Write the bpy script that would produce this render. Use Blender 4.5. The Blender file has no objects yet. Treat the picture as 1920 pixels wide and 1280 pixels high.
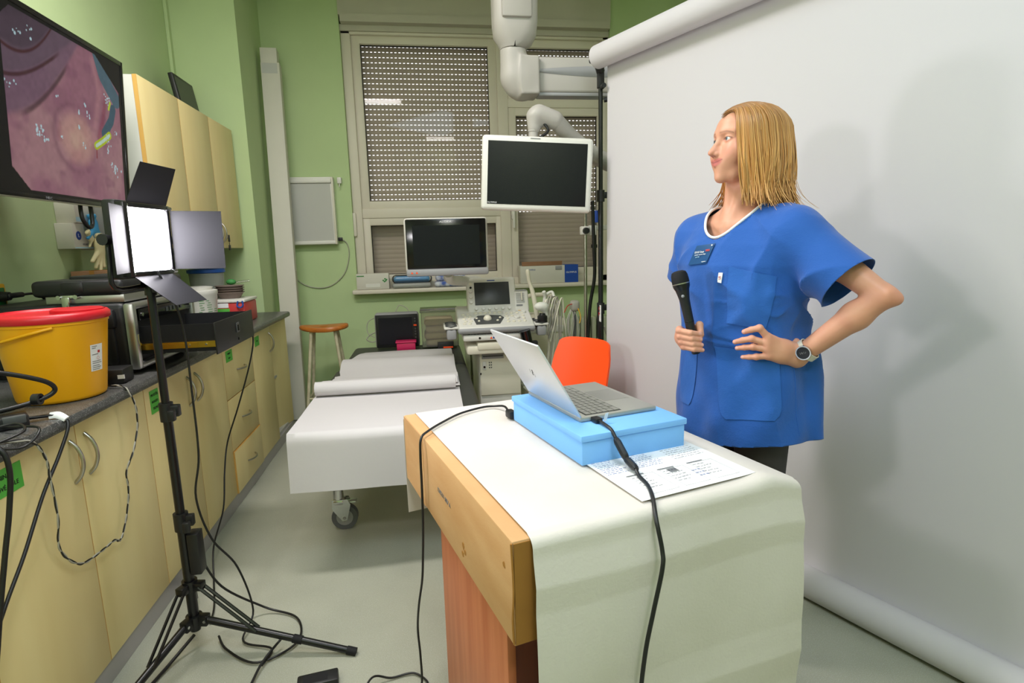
import bpy, bmesh, math, random
import numpy as np
from mathutils import Vector, Matrix
from mathutils.bvhtree import BVHTree

random.seed(7)
RNG = np.random.default_rng(7)
SC = bpy.context.scene
COL = SC.collection
PI = math.pi

# ------------------------------------------------------------------ camera
cam_d = bpy.data.cameras.new('camera')
cam_d.sensor_width = 36.0
cam_d.lens = 20.0
cam_d.clip_start = 0.02
cam = bpy.data.objects.new('camera', cam_d)
COL.objects.link(cam)
_p, _r, _y = math.radians(9.7), math.radians(-1.55), math.radians(8.25)
_f = Vector((math.sin(_y) * math.cos(_p), math.cos(_y) * math.cos(_p), -math.sin(_p)))
_rt = Vector((math.cos(_y), -math.sin(_y), 0))
_up = _rt.cross(_f)
_r2 = math.cos(_r) * _rt + math.sin(_r) * _up
_u2 = -math.sin(_r) * _rt + math.cos(_r) * _up
cam.matrix_world = Matrix(((_r2.x, _u2.x, -_f.x, 0), (_r2.y, _u2.y, -_f.y, 0), (_r2.z, _u2.z, -_f.z, 1.36), (0, 0, 0, 1)))
SC.camera = cam

# ------------------------------------------------------------------ world, lamps, exposure
w = bpy.data.worlds.new('daylight')
SC.world = w
w.use_nodes = True
bg = w.node_tree.nodes['Background']
bg.inputs[0].default_value = (0.93, 0.97, 1.0, 1)
bg.inputs[1].default_value = 1.7

def area(name, loc, target, sx, sy, power, color):
    d = bpy.data.lights.new(name, 'AREA')
    d.shape = 'RECTANGLE'; d.size = sx; d.size_y = sy; d.energy = power; d.color = color
    o = bpy.data.objects.new(name, d); COL.objects.link(o)
    o.location = loc
    v = Vector(target) - Vector(loc)
    o.rotation_euler = v.to_track_quat('-Z', 'Y').to_euler()
    return o

# fluorescent ceiling fittings of the room (out of frame overhead)
WARM = (1.0, 0.95, 0.935)
area('ceiling_lamp_middle', (-0.78, 2.15, 3.30), (-0.78, 2.15, 0), 1.1, 0.30, 46, WARM)
area('ceiling_lamp_rear', (0.42, -1.25, 3.42), (0.42, -1.25, 0), 0.6, 0.40, 23, WARM)
area('ceiling_lamp_right', (2.0, 2.6, 3.42), (2.0, 2.6, 0), 0.8, 0.30, 10, WARM)
# added bluish fill above the camera, standing in for flash bounced off the ceiling
area('bounce_fill_front', (0.35, 0.2, 3.40), (0.45, 0.3, 0), 1.3, 1.3, 33, (0.70, 0.85, 1.0))
# second video light, on the camera's left: throws the shadow close behind the woman
area('video_light_second', (-1.05, 0.60, 1.82), (0.98, 1.6, 1.45), 0.22, 0.18, 7.6, (1.0, 0.965, 0.99))

SC.view_settings.view_transform = 'Standard'
SC.view_settings.look = 'None'
SC.view_settings.gamma = 1.0
SC.view_settings.use_curve_mapping = False
SC.view_settings.exposure = 0.33

# ------------------------------------------------------------------ materials
def lin(c):
    if isinstance(c, (int, float)): c = (c, c, c)
    return tuple((x / 255 / 12.92) if x / 255 <= 0.04045 else ((x / 255 + 0.055) / 1.055) ** 2.4 for x in c[:3])
MATS = {}
def mat(name, c, rough=0.5, metal=0.0, spec=0.5, var=0.0, vscale=8.0, bump=0.0, bscale=60.0, stretch=None,
        c2=None, emit=None, estr=0.0, trans=0.0, sub=0.0, coat=0.0, sheen=0.0, attr=None, speck=None, speckscale=300):
    """c / c2 are sRGB 0-255; var mixes c2 (or a darker c) in with noise."""
    m = bpy.data.materials.new(name); m.use_nodes = True
    nt = m.node_tree; N = nt.nodes; L = nt.links
    b = N['Principled BSDF']
    col = lin(c)
    b.inputs['Base Color'].default_value = (*col, 1)
    b.inputs['Roughness'].default_value = rough
    b.inputs['Metallic'].default_value = metal
    b.inputs['Specular IOR Level'].default_value = spec
    b.inputs['Coat Weight'].default_value = coat
    b.inputs['Sheen Weight'].default_value = sheen
    if sub:
        b.inputs['Subsurface Weight'].default_value = sub
        b.inputs['Subsurface Radius'].default_value = (0.010, 0.004, 0.002)
        b.inputs['Subsurface Scale'].default_value = 1.0
    if trans:
        b.inputs['Transmission Weight'].default_value = trans
    tc = N.new('ShaderNodeTexCoord'); mp = N.new('ShaderNodeMapping')
    L.new(tc.outputs['Object'], mp.inputs[0])
    if stretch: mp.inputs['Scale'].default_value = stretch
    src = None
    if attr:
        a = N.new('ShaderNodeAttribute'); a.attribute_name = attr; src = a.outputs['Color']
    if var or c2:
        n = N.new('ShaderNodeTexNoise'); n.inputs['Scale'].default_value = vscale; n.inputs['Detail'].default_value = 5
        L.new(mp.outputs[0], n.inputs['Vector'])
        r = N.new('ShaderNodeMapRange'); r.inputs[1].default_value = 0.35; r.inputs[2].default_value = 0.65
        L.new(n.outputs[0], r.inputs[0])
        mx = N.new('ShaderNodeMix'); mx.data_type = 'RGBA'
        mul = N.new('ShaderNodeMath'); mul.operation = 'MULTIPLY'; mul.inputs[1].default_value = var if var else 1
        L.new(r.outputs[0], mul.inputs[0]); L.new(mul.outputs[0], mx.inputs[0])
        if src: L.new(src, mx.inputs[6])
        else: mx.inputs[6].default_value = (*col, 1)
        cc = lin(c2) if c2 else tuple(x * 0.55 for x in col)
        mx.inputs[7].default_value = (*cc, 1)
        src = mx.outputs[2]
    if speck:
        n = N.new('ShaderNodeTexNoise'); n.inputs['Scale'].default_value = speckscale; n.inputs['Detail'].default_value = 1
        L.new(tc.outputs['Object'], n.inputs['Vector'])
        r = N.new('ShaderNodeMapRange'); r.inputs[1].default_value = 0.60; r.inputs[2].default_value = 0.68
        L.new(n.outputs[0], r.inputs[0])
        mx = N.new('ShaderNodeMix'); mx.data_type = 'RGBA'
        L.new(r.outputs[0], mx.inputs[0])
        if src: L.new(src, mx.inputs[6])
        else: mx.inputs[6].default_value = (*col, 1)
        mx.inputs[7].default_value = (*lin(speck), 1); src = mx.outputs[2]
    if src: L.new(src, b.inputs['Base Color'])
    if bump:
        n = N.new('ShaderNodeTexNoise'); n.inputs['Scale'].default_value = bscale; n.inputs['Detail'].default_value = 3
        L.new(mp.outputs[0], n.inputs['Vector'])
        bp = N.new('ShaderNodeBump'); bp.inputs['Strength'].default_value = bump; bp.inputs['Distance'].default_value = 0.004
        L.new(n.outputs[0], bp.inputs['Height']); L.new(bp.outputs[0], b.inputs['Normal'])
    if emit is not None:
        b.inputs['Emission Color'].default_value = (*lin(emit), 1); b.inputs['Emission Strength'].default_value = estr
    MATS[name] = m
    return m

def glassy(name, tint=(235, 240, 235), amount=0.85, rough=0.03, ior=1.45):
    """thin clear sheet: mostly see-through, mirror-like at its surface by Fresnel"""
    m = bpy.data.materials.new(name); m.use_nodes = True
    nt = m.node_tree; N = nt.nodes; L = nt.links; N.remove(N['Principled BSDF'])
    out = N['Material Output']
    t = N.new('ShaderNodeBsdfTransparent'); t.inputs[0].default_value = (*lin(tint), 1)
    g = N.new('ShaderNodeBsdfGlossy'); g.inputs['Roughness'].default_value = rough
    d = N.new('ShaderNodeBsdfDiffuse'); d.inputs[0].default_value = (*lin(tint), 1)
    f = N.new('ShaderNodeFresnel'); f.inputs[0].default_value = ior
    a = N.new('ShaderNodeMixShader'); a.inputs[0].default_value = 1 - amount
    L.new(t.outputs[0], a.inputs[1]); L.new(d.outputs[0], a.inputs[2])
    b = N.new('ShaderNodeMixShader')
    L.new(f.outputs[0], b.inputs[0]); L.new(a.outputs[0], b.inputs[1]); L.new(g.outputs[0], b.inputs[2])
    L.new(b.outputs[0], out.inputs[0])
    MATS[name] = m
    return m

# ------------------------------------------------------------------ mesh helpers
ROOTM = {}
def rotz(a): return Matrix.Rotation(a, 4, 'Z')

class MB:
    def __init__(s): s.v = []; s.f = []
    def add(s, vs, fs):
        o = len(s.v); s.v += [tuple(v) for v in vs]; s.f += [tuple(i + o for i in f) for f in fs]; return s
    def tf(s, M):
        s.v = [tuple(M @ Vector(v)) for v in s.v]; return s
    def join(s, o, M=None):
        vs = o.v if M is None else [tuple(M @ Vector(v)) for v in o.v]
        return s.add(vs, o.f)
    def box(s, x0, x1, y0, y1, z0, z1):
        return s.add([(x0, y0, z0), (x1, y0, z0), (x1, y1, z0), (x0, y1, z0), (x0, y0, z1), (x1, y0, z1), (x1, y1, z1), (x0, y1, z1)],
                     [(0, 3, 2, 1), (4, 5, 6, 7), (0, 1, 5, 4), (1, 2, 6, 5), (2, 3, 7, 6), (3, 0, 4, 7)])
    def bbox(s, x0, x1, y0, y1, z0, z1, r=0.004, seg=2):
        bm = bmesh.new()
        bmesh.ops.create_cube(bm, size=1)
        for v in bm.verts:
            v.co = Vector(((x0 + x1) / 2 + v.co.x * (x1 - x0), (y0 + y1) / 2 + v.co.y * (y1 - y0), (z0 + z1) / 2 + v.co.z * (z1 - z0)))
        r = min(r, 0.49 * min(abs(x1 - x0), abs(y1 - y0), abs(z1 - z0)))
        bmesh.ops.bevel(bm, geom=bm.edges[:], offset=r, segments=seg, affect='EDGES', profile=0.5)
        bm.verts.index_update()
        s.add([v.co[:] for v in bm.verts], [[v.index for v in f.verts] for f in bm.faces]); bm.free()
        return s
    def cyl(s, p0, p1, r0, r1=None, n=16, cap=True):
        r1 = r0 if r1 is None else r1
        p0 = Vector(p0); p1 = Vector(p1); d = (p1 - p0)
        q = d.to_track_quat('Z', 'Y')
        a = [p0 + q @ Vector((r0 * math.cos(2 * PI * i / n), r0 * math.sin(2 * PI * i / n), 0)) for i in range(n)]
        b = [p1 + q @ Vector((r1 * math.cos(2 * PI * i / n), r1 * math.sin(2 * PI * i / n), 0)) for i in range(n)]
        fs = [(i, (i + 1) % n, n + (i + 1) % n, n + i) for i in range(n)]
        if cap: fs += [tuple(range(n - 1, -1, -1)), tuple(range(n, 2 * n))]
        return s.add(a + b, fs)
    def lathe(s, prof, n=24, c=(0, 0, 0), sx=1, sy=1, cap=True):
        vs = []; fs = []
        for r, z in prof:
            for i in range(n):
                t = 2 * PI * i / n
                vs.append((c[0] + r * math.cos(t) * sx, c[1] + r * math.sin(t) * sy, c[2] + z))
        for k in range(len(prof) - 1):
            for i in range(n):
                j = (i + 1) % n
                fs.append((k * n + i, k * n + j, (k + 1) * n + j, (k + 1) * n + i))
        if cap:
            fs.append(tuple(range(n - 1, -1, -1))); o = (len(prof) - 1) * n; fs.append(tuple(range(o, o + n)))
        return s.add(vs, fs)
    def tube(s, pts, r, n=8, smooth=0, closed=False, flat=1.0):
        """pts in order; r a number or list; smooth > 0 resamples with Catmull-Rom"""
        P = [Vector(p) for p in pts]
        R = list(r) if isinstance(r, (list, tuple)) else [r] * len(P)
        if smooth and len(P) > 2:
            Q = []; RR = []
            m = len(P)
            for i in range(m - 1):
                a = P[max(i - 1, 0)]; b = P[i]; c = P[i + 1]; d = P[min(i + 2, m - 1)]
                for k in range(smooth):
                    t = k / smooth
                    Q.append(0.5 * ((2 * b) + (c - a) * t + (2 * a - 5 * b + 4 * c - d) * t * t + (3 * b - a - 3 * c + d) * t ** 3))
                    RR.append(R[i] * (1 - t) + R[i + 1] * t)
            Q.append(P[-1]); RR.append(R[-1]); P, R = Q, RR
        vs = []; fs = []
        up = Vector((0, 0, 1)); prev = None
        m = len(P)
        for i in range(m):
            t = (P[min(i + 1, m - 1)] - P[max(i - 1, 0)])
            if t.length < 1e-9: t = Vector((0, 0, 1))
            t.normalize()
            if prev is None:
                a = t.orthogonal().normalized()
            else:
                a = (prev - t * prev.dot(t))
                a = a.normalized() if a.length > 1e-6 else t.orthogonal().normalized()
            prev = a; b = t.cross(a)
            for k in range(n):
                th = 2 * PI * k / n
                vs.append(P[i] + R[i] * (math.cos(th) * a + math.sin(th) * b * flat))
        for i in range(m - 1):
            for k in range(n):
                j = (k + 1) % n
                fs.append((i * n + k, i * n + j, (i + 1) * n + j, (i + 1) * n + k))
        fs.append(tuple(range(n - 1, -1, -1))); fs.append(tuple(range((m - 1) * n, m * n)))
        return s.add(vs, fs)
    def prism(s, poly, z0, z1, M=None):
        """poly: list of (x, y), extruded along z; M places it"""
        n = len(poly)
        vs = [(x, y, z0) for x, y in poly] + [(x, y, z1) for x, y in poly]
        if M is not None: vs = [tuple(M @ Vector(v)) for v in vs]
        return s.add(vs, [tuple(range(n - 1, -1, -1)), tuple(range(n, 2 * n))] + [(i, (i + 1) % n, n + (i + 1) % n, n + i) for i in range(n)])
    def ball(s, c, r, n=12, sx=1, sy=1, sz=1):
        m = max(4, n // 2)
        prof = [(max(1e-4, math.sin(PI * k / m)) * r, -math.cos(PI * k / m) * r * sz) for k in range(m + 1)]
        return s.lathe(prof, n, c, sx, sy)
    def grid(s, nu, nv, fn):
        vs = [fn(i / nu, j / nv) for j in range(nv + 1) for i in range(nu + 1)]
        fs = [(j * (nu + 1) + i, j * (nu + 1) + i + 1, (j + 1) * (nu + 1) + i + 1, (j + 1) * (nu + 1) + i) for j in range(nv) for i in range(nu)]
        return s.add(vs, fs)
    def sheet(s, nu, nv, fn, t=0.001):
        """grid closed into a thin solid: second skin offset by t along -z of fn normal (approx by finite differences)"""
        n0 = (nu + 1) * (nv + 1)
        P = [Vector(fn(i / nu, j / nv)) for j in range(nv + 1) for i in range(nu + 1)]
        Nn = []
        for j in range(nv + 1):
            for i in range(nu + 1):
                a = P[j * (nu + 1) + min(i + 1, nu)] - P[j * (nu + 1) + max(i - 1, 0)]
                b = P[min(j + 1, nv) * (nu + 1) + i] - P[max(j - 1, 0) * (nu + 1) + i]
                c = a.cross(b); Nn.append(c.normalized() if c.length > 1e-12 else Vector((0, 0, 1)))
        Q = [p - t * q for p, q in zip(P, Nn)]
        fs = []
        for j in range(nv):
            for i in range(nu):
                a, b, c, d = j * (nu + 1) + i, j * (nu + 1) + i + 1, (j + 1) * (nu + 1) + i + 1, (j + 1) * (nu + 1) + i
                fs += [(a, b, c, d), (n0 + d, n0 + c, n0 + b, n0 + a)]
        rim = [i for i in range(nu)] + [j * (nu + 1) + nu for j in range(nv)] + [nv * (nu + 1) + i for i in range(nu, 0, -1)] + [j * (nu + 1) for j in range(nv, 0, -1)]
        for k in range(len(rim)):
            a, b = rim[k], rim[(k + 1) % len(rim)]
            fs.append((b, a, n0 + a, n0 + b))
        return s.add([p[:] for p in P + Q], fs)
    def build(s, name, material, parent=None, smooth=None, space='w', kind=None):
        """space 'w': verts are world coordinates (moved into the parent's frame); 'l': already in the parent's frame"""
        V = s.v
        if parent is not None and space == 'w':
            Mi = ROOTM[parent.name].inverted(); V = [tuple(Mi @ Vector(v)) for v in V]
        me = bpy.data.meshes.new(name); me.from_pydata(V, [], s.f); me.update()
        o = bpy.data.objects.new(name, me); COL.objects.link(o)
        if isinstance(material, str): material = MATS[material]
        me.materials.append(material)
        if smooth is not None:
            me.shade_smooth()
            if smooth < 180: me.set_sharp_from_angle(angle=math.radians(smooth))
        if parent is not None:
            o.parent = parent; ROOTM[o.name] = ROOTM[parent.name]
        else: ROOTM[o.name] = Matrix.Identity(4)
        if kind: o['kind'] = kind
        return o

def each(mbs, name, material, parent, smooth=None, space='w', M=None):
    for m_ in mbs:
        if M is not None: m_.tf(M)
        m_.build(name, material, parent, smooth, space)
def tag(o, label, cat, group=None):
    o['label'] = label; o['category'] = cat
    if group: o['group'] = group
    return o
def root(name, label, cat, loc, rz=0.0, group=None):
    o = bpy.data.objects.new(name, None); COL.objects.link(o)
    o.empty_display_size = 0.05
    o.location = loc; o.rotation_euler = (0, 0, rz)
    ROOTM[o.name] = Matrix.Translation(Vector(loc)) @ rotz(rz)
    return tag(o, label, cat, group)
def sroot(name, loc=(0, 0, 0)):
    o = bpy.data.objects.new(name, None); COL.objects.link(o)
    o.empty_display_size = 0.05; o.location = loc; o['kind'] = 'structure'
    ROOTM[o.name] = Matrix.Translation(Vector(loc)); return o
def struct(name, mb, m, smooth=None):
    o = mb.build(name, m, None, smooth); o['kind'] = 'structure'; return o
def text(name, body, size, material, M, parent, depth=0.0004, align='CENTER', space=1.0, width=1.0):
    """flat lettering as a mesh; M maps text plane (x right, y up, z out) to world"""
    cu = bpy.data.curves.new(name, 'FONT'); cu.body = body; cu.size = size; cu.extrude = depth
    cu.align_x = align; cu.align_y = 'CENTER'; cu.space_character = space; cu.resolution_u = 2
    t = bpy.data.objects.new(name, cu); COL.objects.link(t)
    me = bpy.data.meshes.new_from_object(t)
    bpy.data.objects.remove(t); bpy.data.curves.remove(cu)
    Mt = ROOTM[parent.name].inverted() @ M @ Matrix.Diagonal((width, 1, 1, 1))
    me.transform(Mt); me.materials.clear()
    me.materials.append(MATS[material] if isinstance(material, str) else material)
    o = bpy.data.objects.new(name, me); COL.objects.link(o); o.parent = parent
    ROOTM[o.name] = ROOTM[parent.name]
    return o
def frame(origin, xdir, ydir):
    x = Vector(xdir).normalized(); z = x.cross(Vector(ydir)).normalized(); y = z.cross(x)
    o = Vector(origin)
    return Matrix(((x.x, y.x, z.x, o.x), (x.y, y.y, z.y, o.y), (x.z, y.z, z.z, o.z), (0, 0, 0, 1)))
def copy_tree(o, loc, rz=None, label=None, parent=None):
    c = o.copy(); COL.objects.link(c)
    if parent is not None: c.parent = parent
    else:
        c.location = loc
        if rz is not None: c.rotation_euler = (0, 0, rz)
        ROOTM[c.name] = Matrix.Translation(Vector(loc)) @ rotz(c.rotation_euler.z)
    if label: c['label'] = label
    for ch in [k for k in bpy.data.objects if k.parent == o]: copy_tree(ch, None, parent=c)
    return c

# ------------------------------------------------------------------ signed distance fields -> mesh (numpy)
def sd_sphere(p, c, r): return np.linalg.norm(p - np.asarray(c, np.float32), axis=1) - r
def sd_ell(p, c, r):
    r = np.asarray(r, np.float32); q = (p - np.asarray(c, np.float32))
    k0 = np.linalg.norm(q / r, axis=1); k1 = np.linalg.norm(q / (r * r), axis=1) + 1e-9
    return k0 * (k0 - 1) / k1
def sd_cap(p, a, b, ra, rb=None):
    rb = ra if rb is None else rb
    a = np.asarray(a, np.float32); b = np.asarray(b, np.float32); ba = b - a
    h = np.clip(((p - a) @ ba) / max(float(ba @ ba), 1e-9), 0, 1)
    return np.linalg.norm(p - a - h[:, None] * ba, axis=1) - (ra + (rb - ra) * h)
def smin(a, b, k):
    h = np.clip(0.5 + 0.5 * (b - a) / k, 0, 1); return b + (a - b) * h - k * h * (1 - h)
def smax(a, b, k): return -smin(-a, -b, k)
def sdf_mesh(fn, lo, hi, h):
    """surface nets on a grid, evaluated only near the surface"""
    lo = np.asarray(lo, np.float64); hi = np.asarray(hi, np.float64)
    B = 4
    n = np.ceil((hi - lo) / (h * B)).astype(int) + 1
    cx = [lo[i] + (np.arange(n[i]) + 0.5) * h * B - 0.5 * h for i in range(3)]
    G = np.stack(np.meshgrid(*cx, indexing='ij'), -1).reshape(-1, 3).astype(np.float32)
    dc = fn(G).reshape(n)
    near = np.abs(dc) < h * B * 1.6
    D = np.repeat(np.repeat(np.repeat(np.where(dc < 0, -1, 1).astype(np.float32) * 9, B, 0), B, 1), B, 2)
    M = np.repeat(np.repeat(np.repeat(near, B, 0), B, 1), B, 2)
    I = np.argwhere(M)
    D[M] = fn((lo + I * h).astype(np.float32))
    S = D < 0
    nx, ny, nz = D.shape
    cs = np.zeros((nx - 1, ny - 1, nz - 1), np.int8)
    offs = [(i, j, k) for i in (0, 1) for j in (0, 1) for k in (0, 1)]
    for (i, j, k) in offs: cs += S[i:nx - 1 + i, j:ny - 1 + j, k:nz - 1 + k]
    act = (cs > 0) & (cs < 8)
    A = np.argwhere(act); m = len(A)
    idx = -np.ones(act.shape, np.int64); idx[act] = np.arange(m)
    dv = np.stack([D[A[:, 0] + i, A[:, 1] + j, A[:, 2] + k] for (i, j, k) in offs], 1)
    acc = np.zeros((m, 3)); cnt = np.zeros(m)
    for a in range(8):
        for b in range(a + 1, 8):
            oa, ob = np.array(offs[a]), np.array(offs[b])
            if np.abs(oa - ob).sum() != 1: continue
            x = (dv[:, a] < 0) != (dv[:, b] < 0)
            t = dv[x, a] / (dv[x, a] - dv[x, b])
            acc[x] += oa + t[:, None] * (ob - oa); cnt[x] += 1
    V = lo + (A + acc / cnt[:, None]) * h
    F = []
    for ax in range(3):
        sh = [slice(0, None)] * 3; s0 = [slice(1, -1)] * 3; s1 = [slice(1, -1)] * 3
        s0[ax] = slice(0, -1); s1[ax] = slice(1, None)
        a = S[tuple(s0)]; b = S[tuple(s1)]
        E = np.argwhere(a != b)
        off = np.array([1, 1, 1]); off[ax] = 0
        E2 = E + off
        u, v = (ax + 1) % 3, (ax + 2) % 3
        du = np.zeros(3, int); du[u] = 1; dw = np.zeros(3, int); dw[v] = 1
        q = [E2 - du - dw, E2 - dw, E2, E2 - du]
        ok = np.all([(c >= 0).all(1) & (c < np.array(act.shape)).all(1) for c in q], 0)
        ids = np.stack([idx[c[ok][:, 0], c[ok][:, 1], c[ok][:, 2]] for c in q], 1)
        ins = a[tuple(E[ok].T)]
        ids = np.where(ins[:, None], ids, ids[:, ::-1])
        F.append(ids[(ids >= 0).all(1)])
    F = np.concatenate(F)
    e = h * 0.5
    for _ in range(2):
        P = V.astype(np.float32)
        d0 = fn(P)
        g = np.stack([fn(P + np.eye(3, dtype=np.float32)[i] * e) - d0 for i in range(3)], 1) / e
        gn = (g * g).sum(1) + 1e-6
        V = V - np.clip(d0 / gn, -h, h)[:, None] * g * 0.8
    return V, F
def np_object(name, V, F, material, parent, colors=None, smooth=True):
    me = bpy.data.meshes.new(name)
    me.vertices.add(len(V)); me.vertices.foreach_set('co', np.ascontiguousarray(V, np.float32).ravel())
    me.loops.add(F.size); me.loops.foreach_set('vertex_index', np.ascontiguousarray(F, np.int32).ravel())
    me.polygons.add(len(F)); me.polygons.foreach_set('loop_start', np.arange(0, F.size, F.shape[1], dtype=np.int32))
    me.update(calc_edges=True); me.validate()
    if colors is not None:
        at = me.color_attributes.new('col', 'FLOAT_COLOR', 'POINT')
        at.data.foreach_set('color', np.concatenate([colors, np.ones((len(V), 1))], 1).astype(np.float32).ravel())
    me.materials.append(MATS[material] if isinstance(material, str) else material)
    if smooth: me.shade_smooth()
    o = bpy.data.objects.new(name, me); COL.objects.link(o)
    if parent is not None: o.parent = parent; ROOTM[o.name] = ROOTM[parent.name]
    else: ROOTM[o.name] = Matrix.Identity(4)
    return o
# ------------------------------------------------------------------ palette
mat('wall_green', (192, 212, 160), 0.75, spec=0.25, var=0.10, vscale=3, bump=0.08, bscale=220)
mat('linoleum', (168, 169, 152), 0.38, spec=0.4, var=0.18, vscale=4, speck=(190, 194, 186), speckscale=420, bump=0.02, bscale=300)
mat('ceiling_white', (226, 224, 216), 0.85, spec=0.2, var=0.05)
mat('frame_white', (224, 216, 200), 0.45, spec=0.4, var=0.05, vscale=5)
mat('header_beige', (198, 193, 178), 0.7, spec=0.3, var=0.08, vscale=4)
mat('slat_grey', (214, 204, 190), 0.55, spec=0.35, var=0.06, vscale=10)
glassy('window_glass', (242, 240, 238), 0.97, 0.02, 1.2)
glassy('clear_plastic', (244, 243, 238), 0.93, 0.10)
glassy('cloudy_plastic', (225, 226, 220), 0.55, 0.25)
mat('black_plastic', (24, 24, 26), 0.45, spec=0.5, var=0.1, vscale=20)
mat('black_gloss', (12, 12, 14), 0.16, spec=0.5)
mat('black_matte', (26, 26, 28), 0.7, spec=0.3, bump=0.15, bscale=500)
mat('black_metal', (20, 20, 22), 0.30, 0.2, spec=0.6)
mat('cable_black', (18, 18, 19), 0.42, spec=0.5)
mat('cable_grey', (170, 166, 155), 0.5)
mat('chrome', (205, 205, 205), 0.18, 1.0)
mat('steel', (190, 186, 178), 0.30, 1.0, var=0.1, vscale=30)
mat('aluminium', (190, 190, 188), 0.38, 1.0, bump=0.05, bscale=120)
mat('gold_steel', (196, 160, 60), 0.32, 1.0)
mat('beech_cream', (240, 222, 164), 0.42, spec=0.35, c2=(234, 213, 152), vscale=6, stretch=(1, 1, 0.15))
mat('beech_edge', (206, 160, 84), 0.5)
mat('carcass_grey', (190, 190, 184), 0.5)
mat('kick_grey', (176, 172, 172), 0.4, 0.25)
mat('worktop', (66, 66, 66), 0.34, spec=0.5, c2=(84, 84, 82), vscale=40, speck=(150, 150, 148), speckscale=330)
mat('label_green', (92, 190, 72), 0.6)
mat('ink_dark', (30, 36, 30), 0.7)
mat('ink_black', (12, 12, 12), 0.6)
mat('ink_white', (235, 235, 235), 0.6)
mat('ink_blue', (40, 70, 150), 0.6)
mat('ink_pen', (150, 158, 194), 0.7)
mat('print_grey', (150, 150, 152), 0.7)
mat('ink_green', (64, 140, 70), 0.6)
mat('ink_red', (190, 40, 40), 0.6)
mat('ink_grey', (120, 120, 122), 0.6)
mat('white_plastic', (226, 224, 216), 0.38, spec=0.45)
mat('device_white', (216, 213, 206), 0.40, spec=0.45, var=0.03)
mat('arm_white', (178, 173, 167), 0.45, spec=0.4)
mat('device_grey', (150, 150, 152), 0.45)
mat('device_cream', (222, 216, 198), 0.42)
mat('device_dark', (74, 76, 76), 0.5)
mat('rubber_grey', (92, 94, 98), 0.6)
mat('paper_white', (204, 200, 200), 0.75, spec=0.2, bump=0.10, bscale=45)
mat('paper_sheet', (238, 238, 238), 0.7, spec=0.2)
mat('yellow_bin', (246, 178, 8), 0.38, spec=0.45, c2=(240, 168, 4), vscale=5, stretch=(1, 1, 0.1))
mat('red_lid', (204, 26, 40), 0.4)
mat('red_plastic', (206, 60, 62), 0.4)
mat('pink_plastic', (206, 40, 96), 0.35)
mat('orange_plastic', (255, 84, 26), 0.42, spec=0.4)
mat('blue_foam', (128, 188, 252), 0.65, spec=0.3, var=0.06, vscale=9, bump=0.05, bscale=200)
mat('blue_glove', (66, 160, 216), 0.5)
mat('cream_glove', (226, 214, 168), 0.55)
mat('blue_plastic', (30, 84, 170), 0.4)
mat('blue_bag', (60, 150, 214), 0.35)
mat('blue_print', (24, 70, 160), 0.5)
mat('pale_blue', (178, 212, 226), 0.55)
mat('cardboard', (206, 164, 118), 0.75, spec=0.2, c2=(194, 148, 100), vscale=3, bump=0.08, bscale=90, stretch=(1, 1, 4))
mat('cardboard_dark', (164, 116, 58), 0.8, spec=0.15, var=0.2, vscale=12)
mat('cardboard_brown', (150, 112, 84), 0.8, spec=0.15, var=0.1)
mat('box_white', (214, 210, 198), 0.65, var=0.04)
mat('desk_wood', (196, 120, 80), 0.42, spec=0.35, c2=(180, 102, 64), vscale=5, stretch=(6, 6, 0.35))
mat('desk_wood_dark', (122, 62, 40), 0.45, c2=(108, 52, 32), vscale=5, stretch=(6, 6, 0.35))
mat('stool_wood', (200, 122, 52), 0.35, spec=0.45, c2=(182, 104, 40), vscale=7, stretch=(1, 6, 6))
mat('stool_paint', (214, 206, 176), 0.4, c2=(190, 180, 150), vscale=20)
mat('upholstery_black', (58, 60, 56), 0.5, spec=0.4, bump=0.08, bscale=300)
mat('radiator_paint', (178, 184, 160), 0.45)
mat('cloth_cream', (222, 208, 176), 0.85, spec=0.1, bump=0.2, bscale=120)
mat('cloth_pattern', (214, 216, 222), 0.8, c2=(70, 96, 170), vscale=26, bump=0.2, bscale=80)
mat('tray_brown', (128, 112, 104), 0.7, var=0.15, vscale=60)
mat('laptop_silver', (212, 212, 216), 0.36, 0.35)
mat('laptop_deck', (176, 174, 166), 0.45, 0.5)
mat('keycap', (150, 148, 140), 0.5, 0.3)
mat('key_well', (40, 40, 40), 0.6)
mat('screen_off', (17, 16, 26), 0.22, spec=0.3)
mat('screen_dim', (44, 46, 48), 0.35)
mat('backdrop_paper', (208, 204, 207), 0.85, spec=0.1, bump=0.03, bscale=25)
mat('socket_yellow', (224, 170, 10), 0.4)
mat('socket_green', (20, 110, 50), 0.4)
mat('badge_blue', (10, 72, 124), 0.4)

# ------------------------------------------------------------------ room shell
XL, XR, YB, YF, ZC = -1.65, 3.3, 5.07, -1.7, 3.45
struct('floor', MB().box(XL - .1, XR + .1, YF - .1, 5.45, -0.1, 0), 'linoleum')
struct('ceiling', MB().box(XL - .1, XR + .1, YF - .1, 5.45, ZC, ZC + .1), 'ceiling_white')
struct('wall_left', MB().box(XL - .12, XL, YF - .1, 4.44, 0, ZC), 'wall_green')
struct('wall_corner', MB().box(XL - .12, -1.21, 4.44, 5.40, 0, ZC), 'wall_green')
struct('wall_back', MB().box(-1.21, -.60, YB, 5.40, 0, ZC).box(1.655, XR + .1, YB, 5.40, 0, ZC).box(-.60, 1.655, YB, 5.40, 0, .972), 'wall_green')
struct('wall_right', MB().box(XR, XR + .12, YF - .1, YB, 0, ZC), 'wall_green')
struct('wall_front', MB().box(XL, XR, YF - .12, YF, 0, ZC), 'wall_green')
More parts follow.
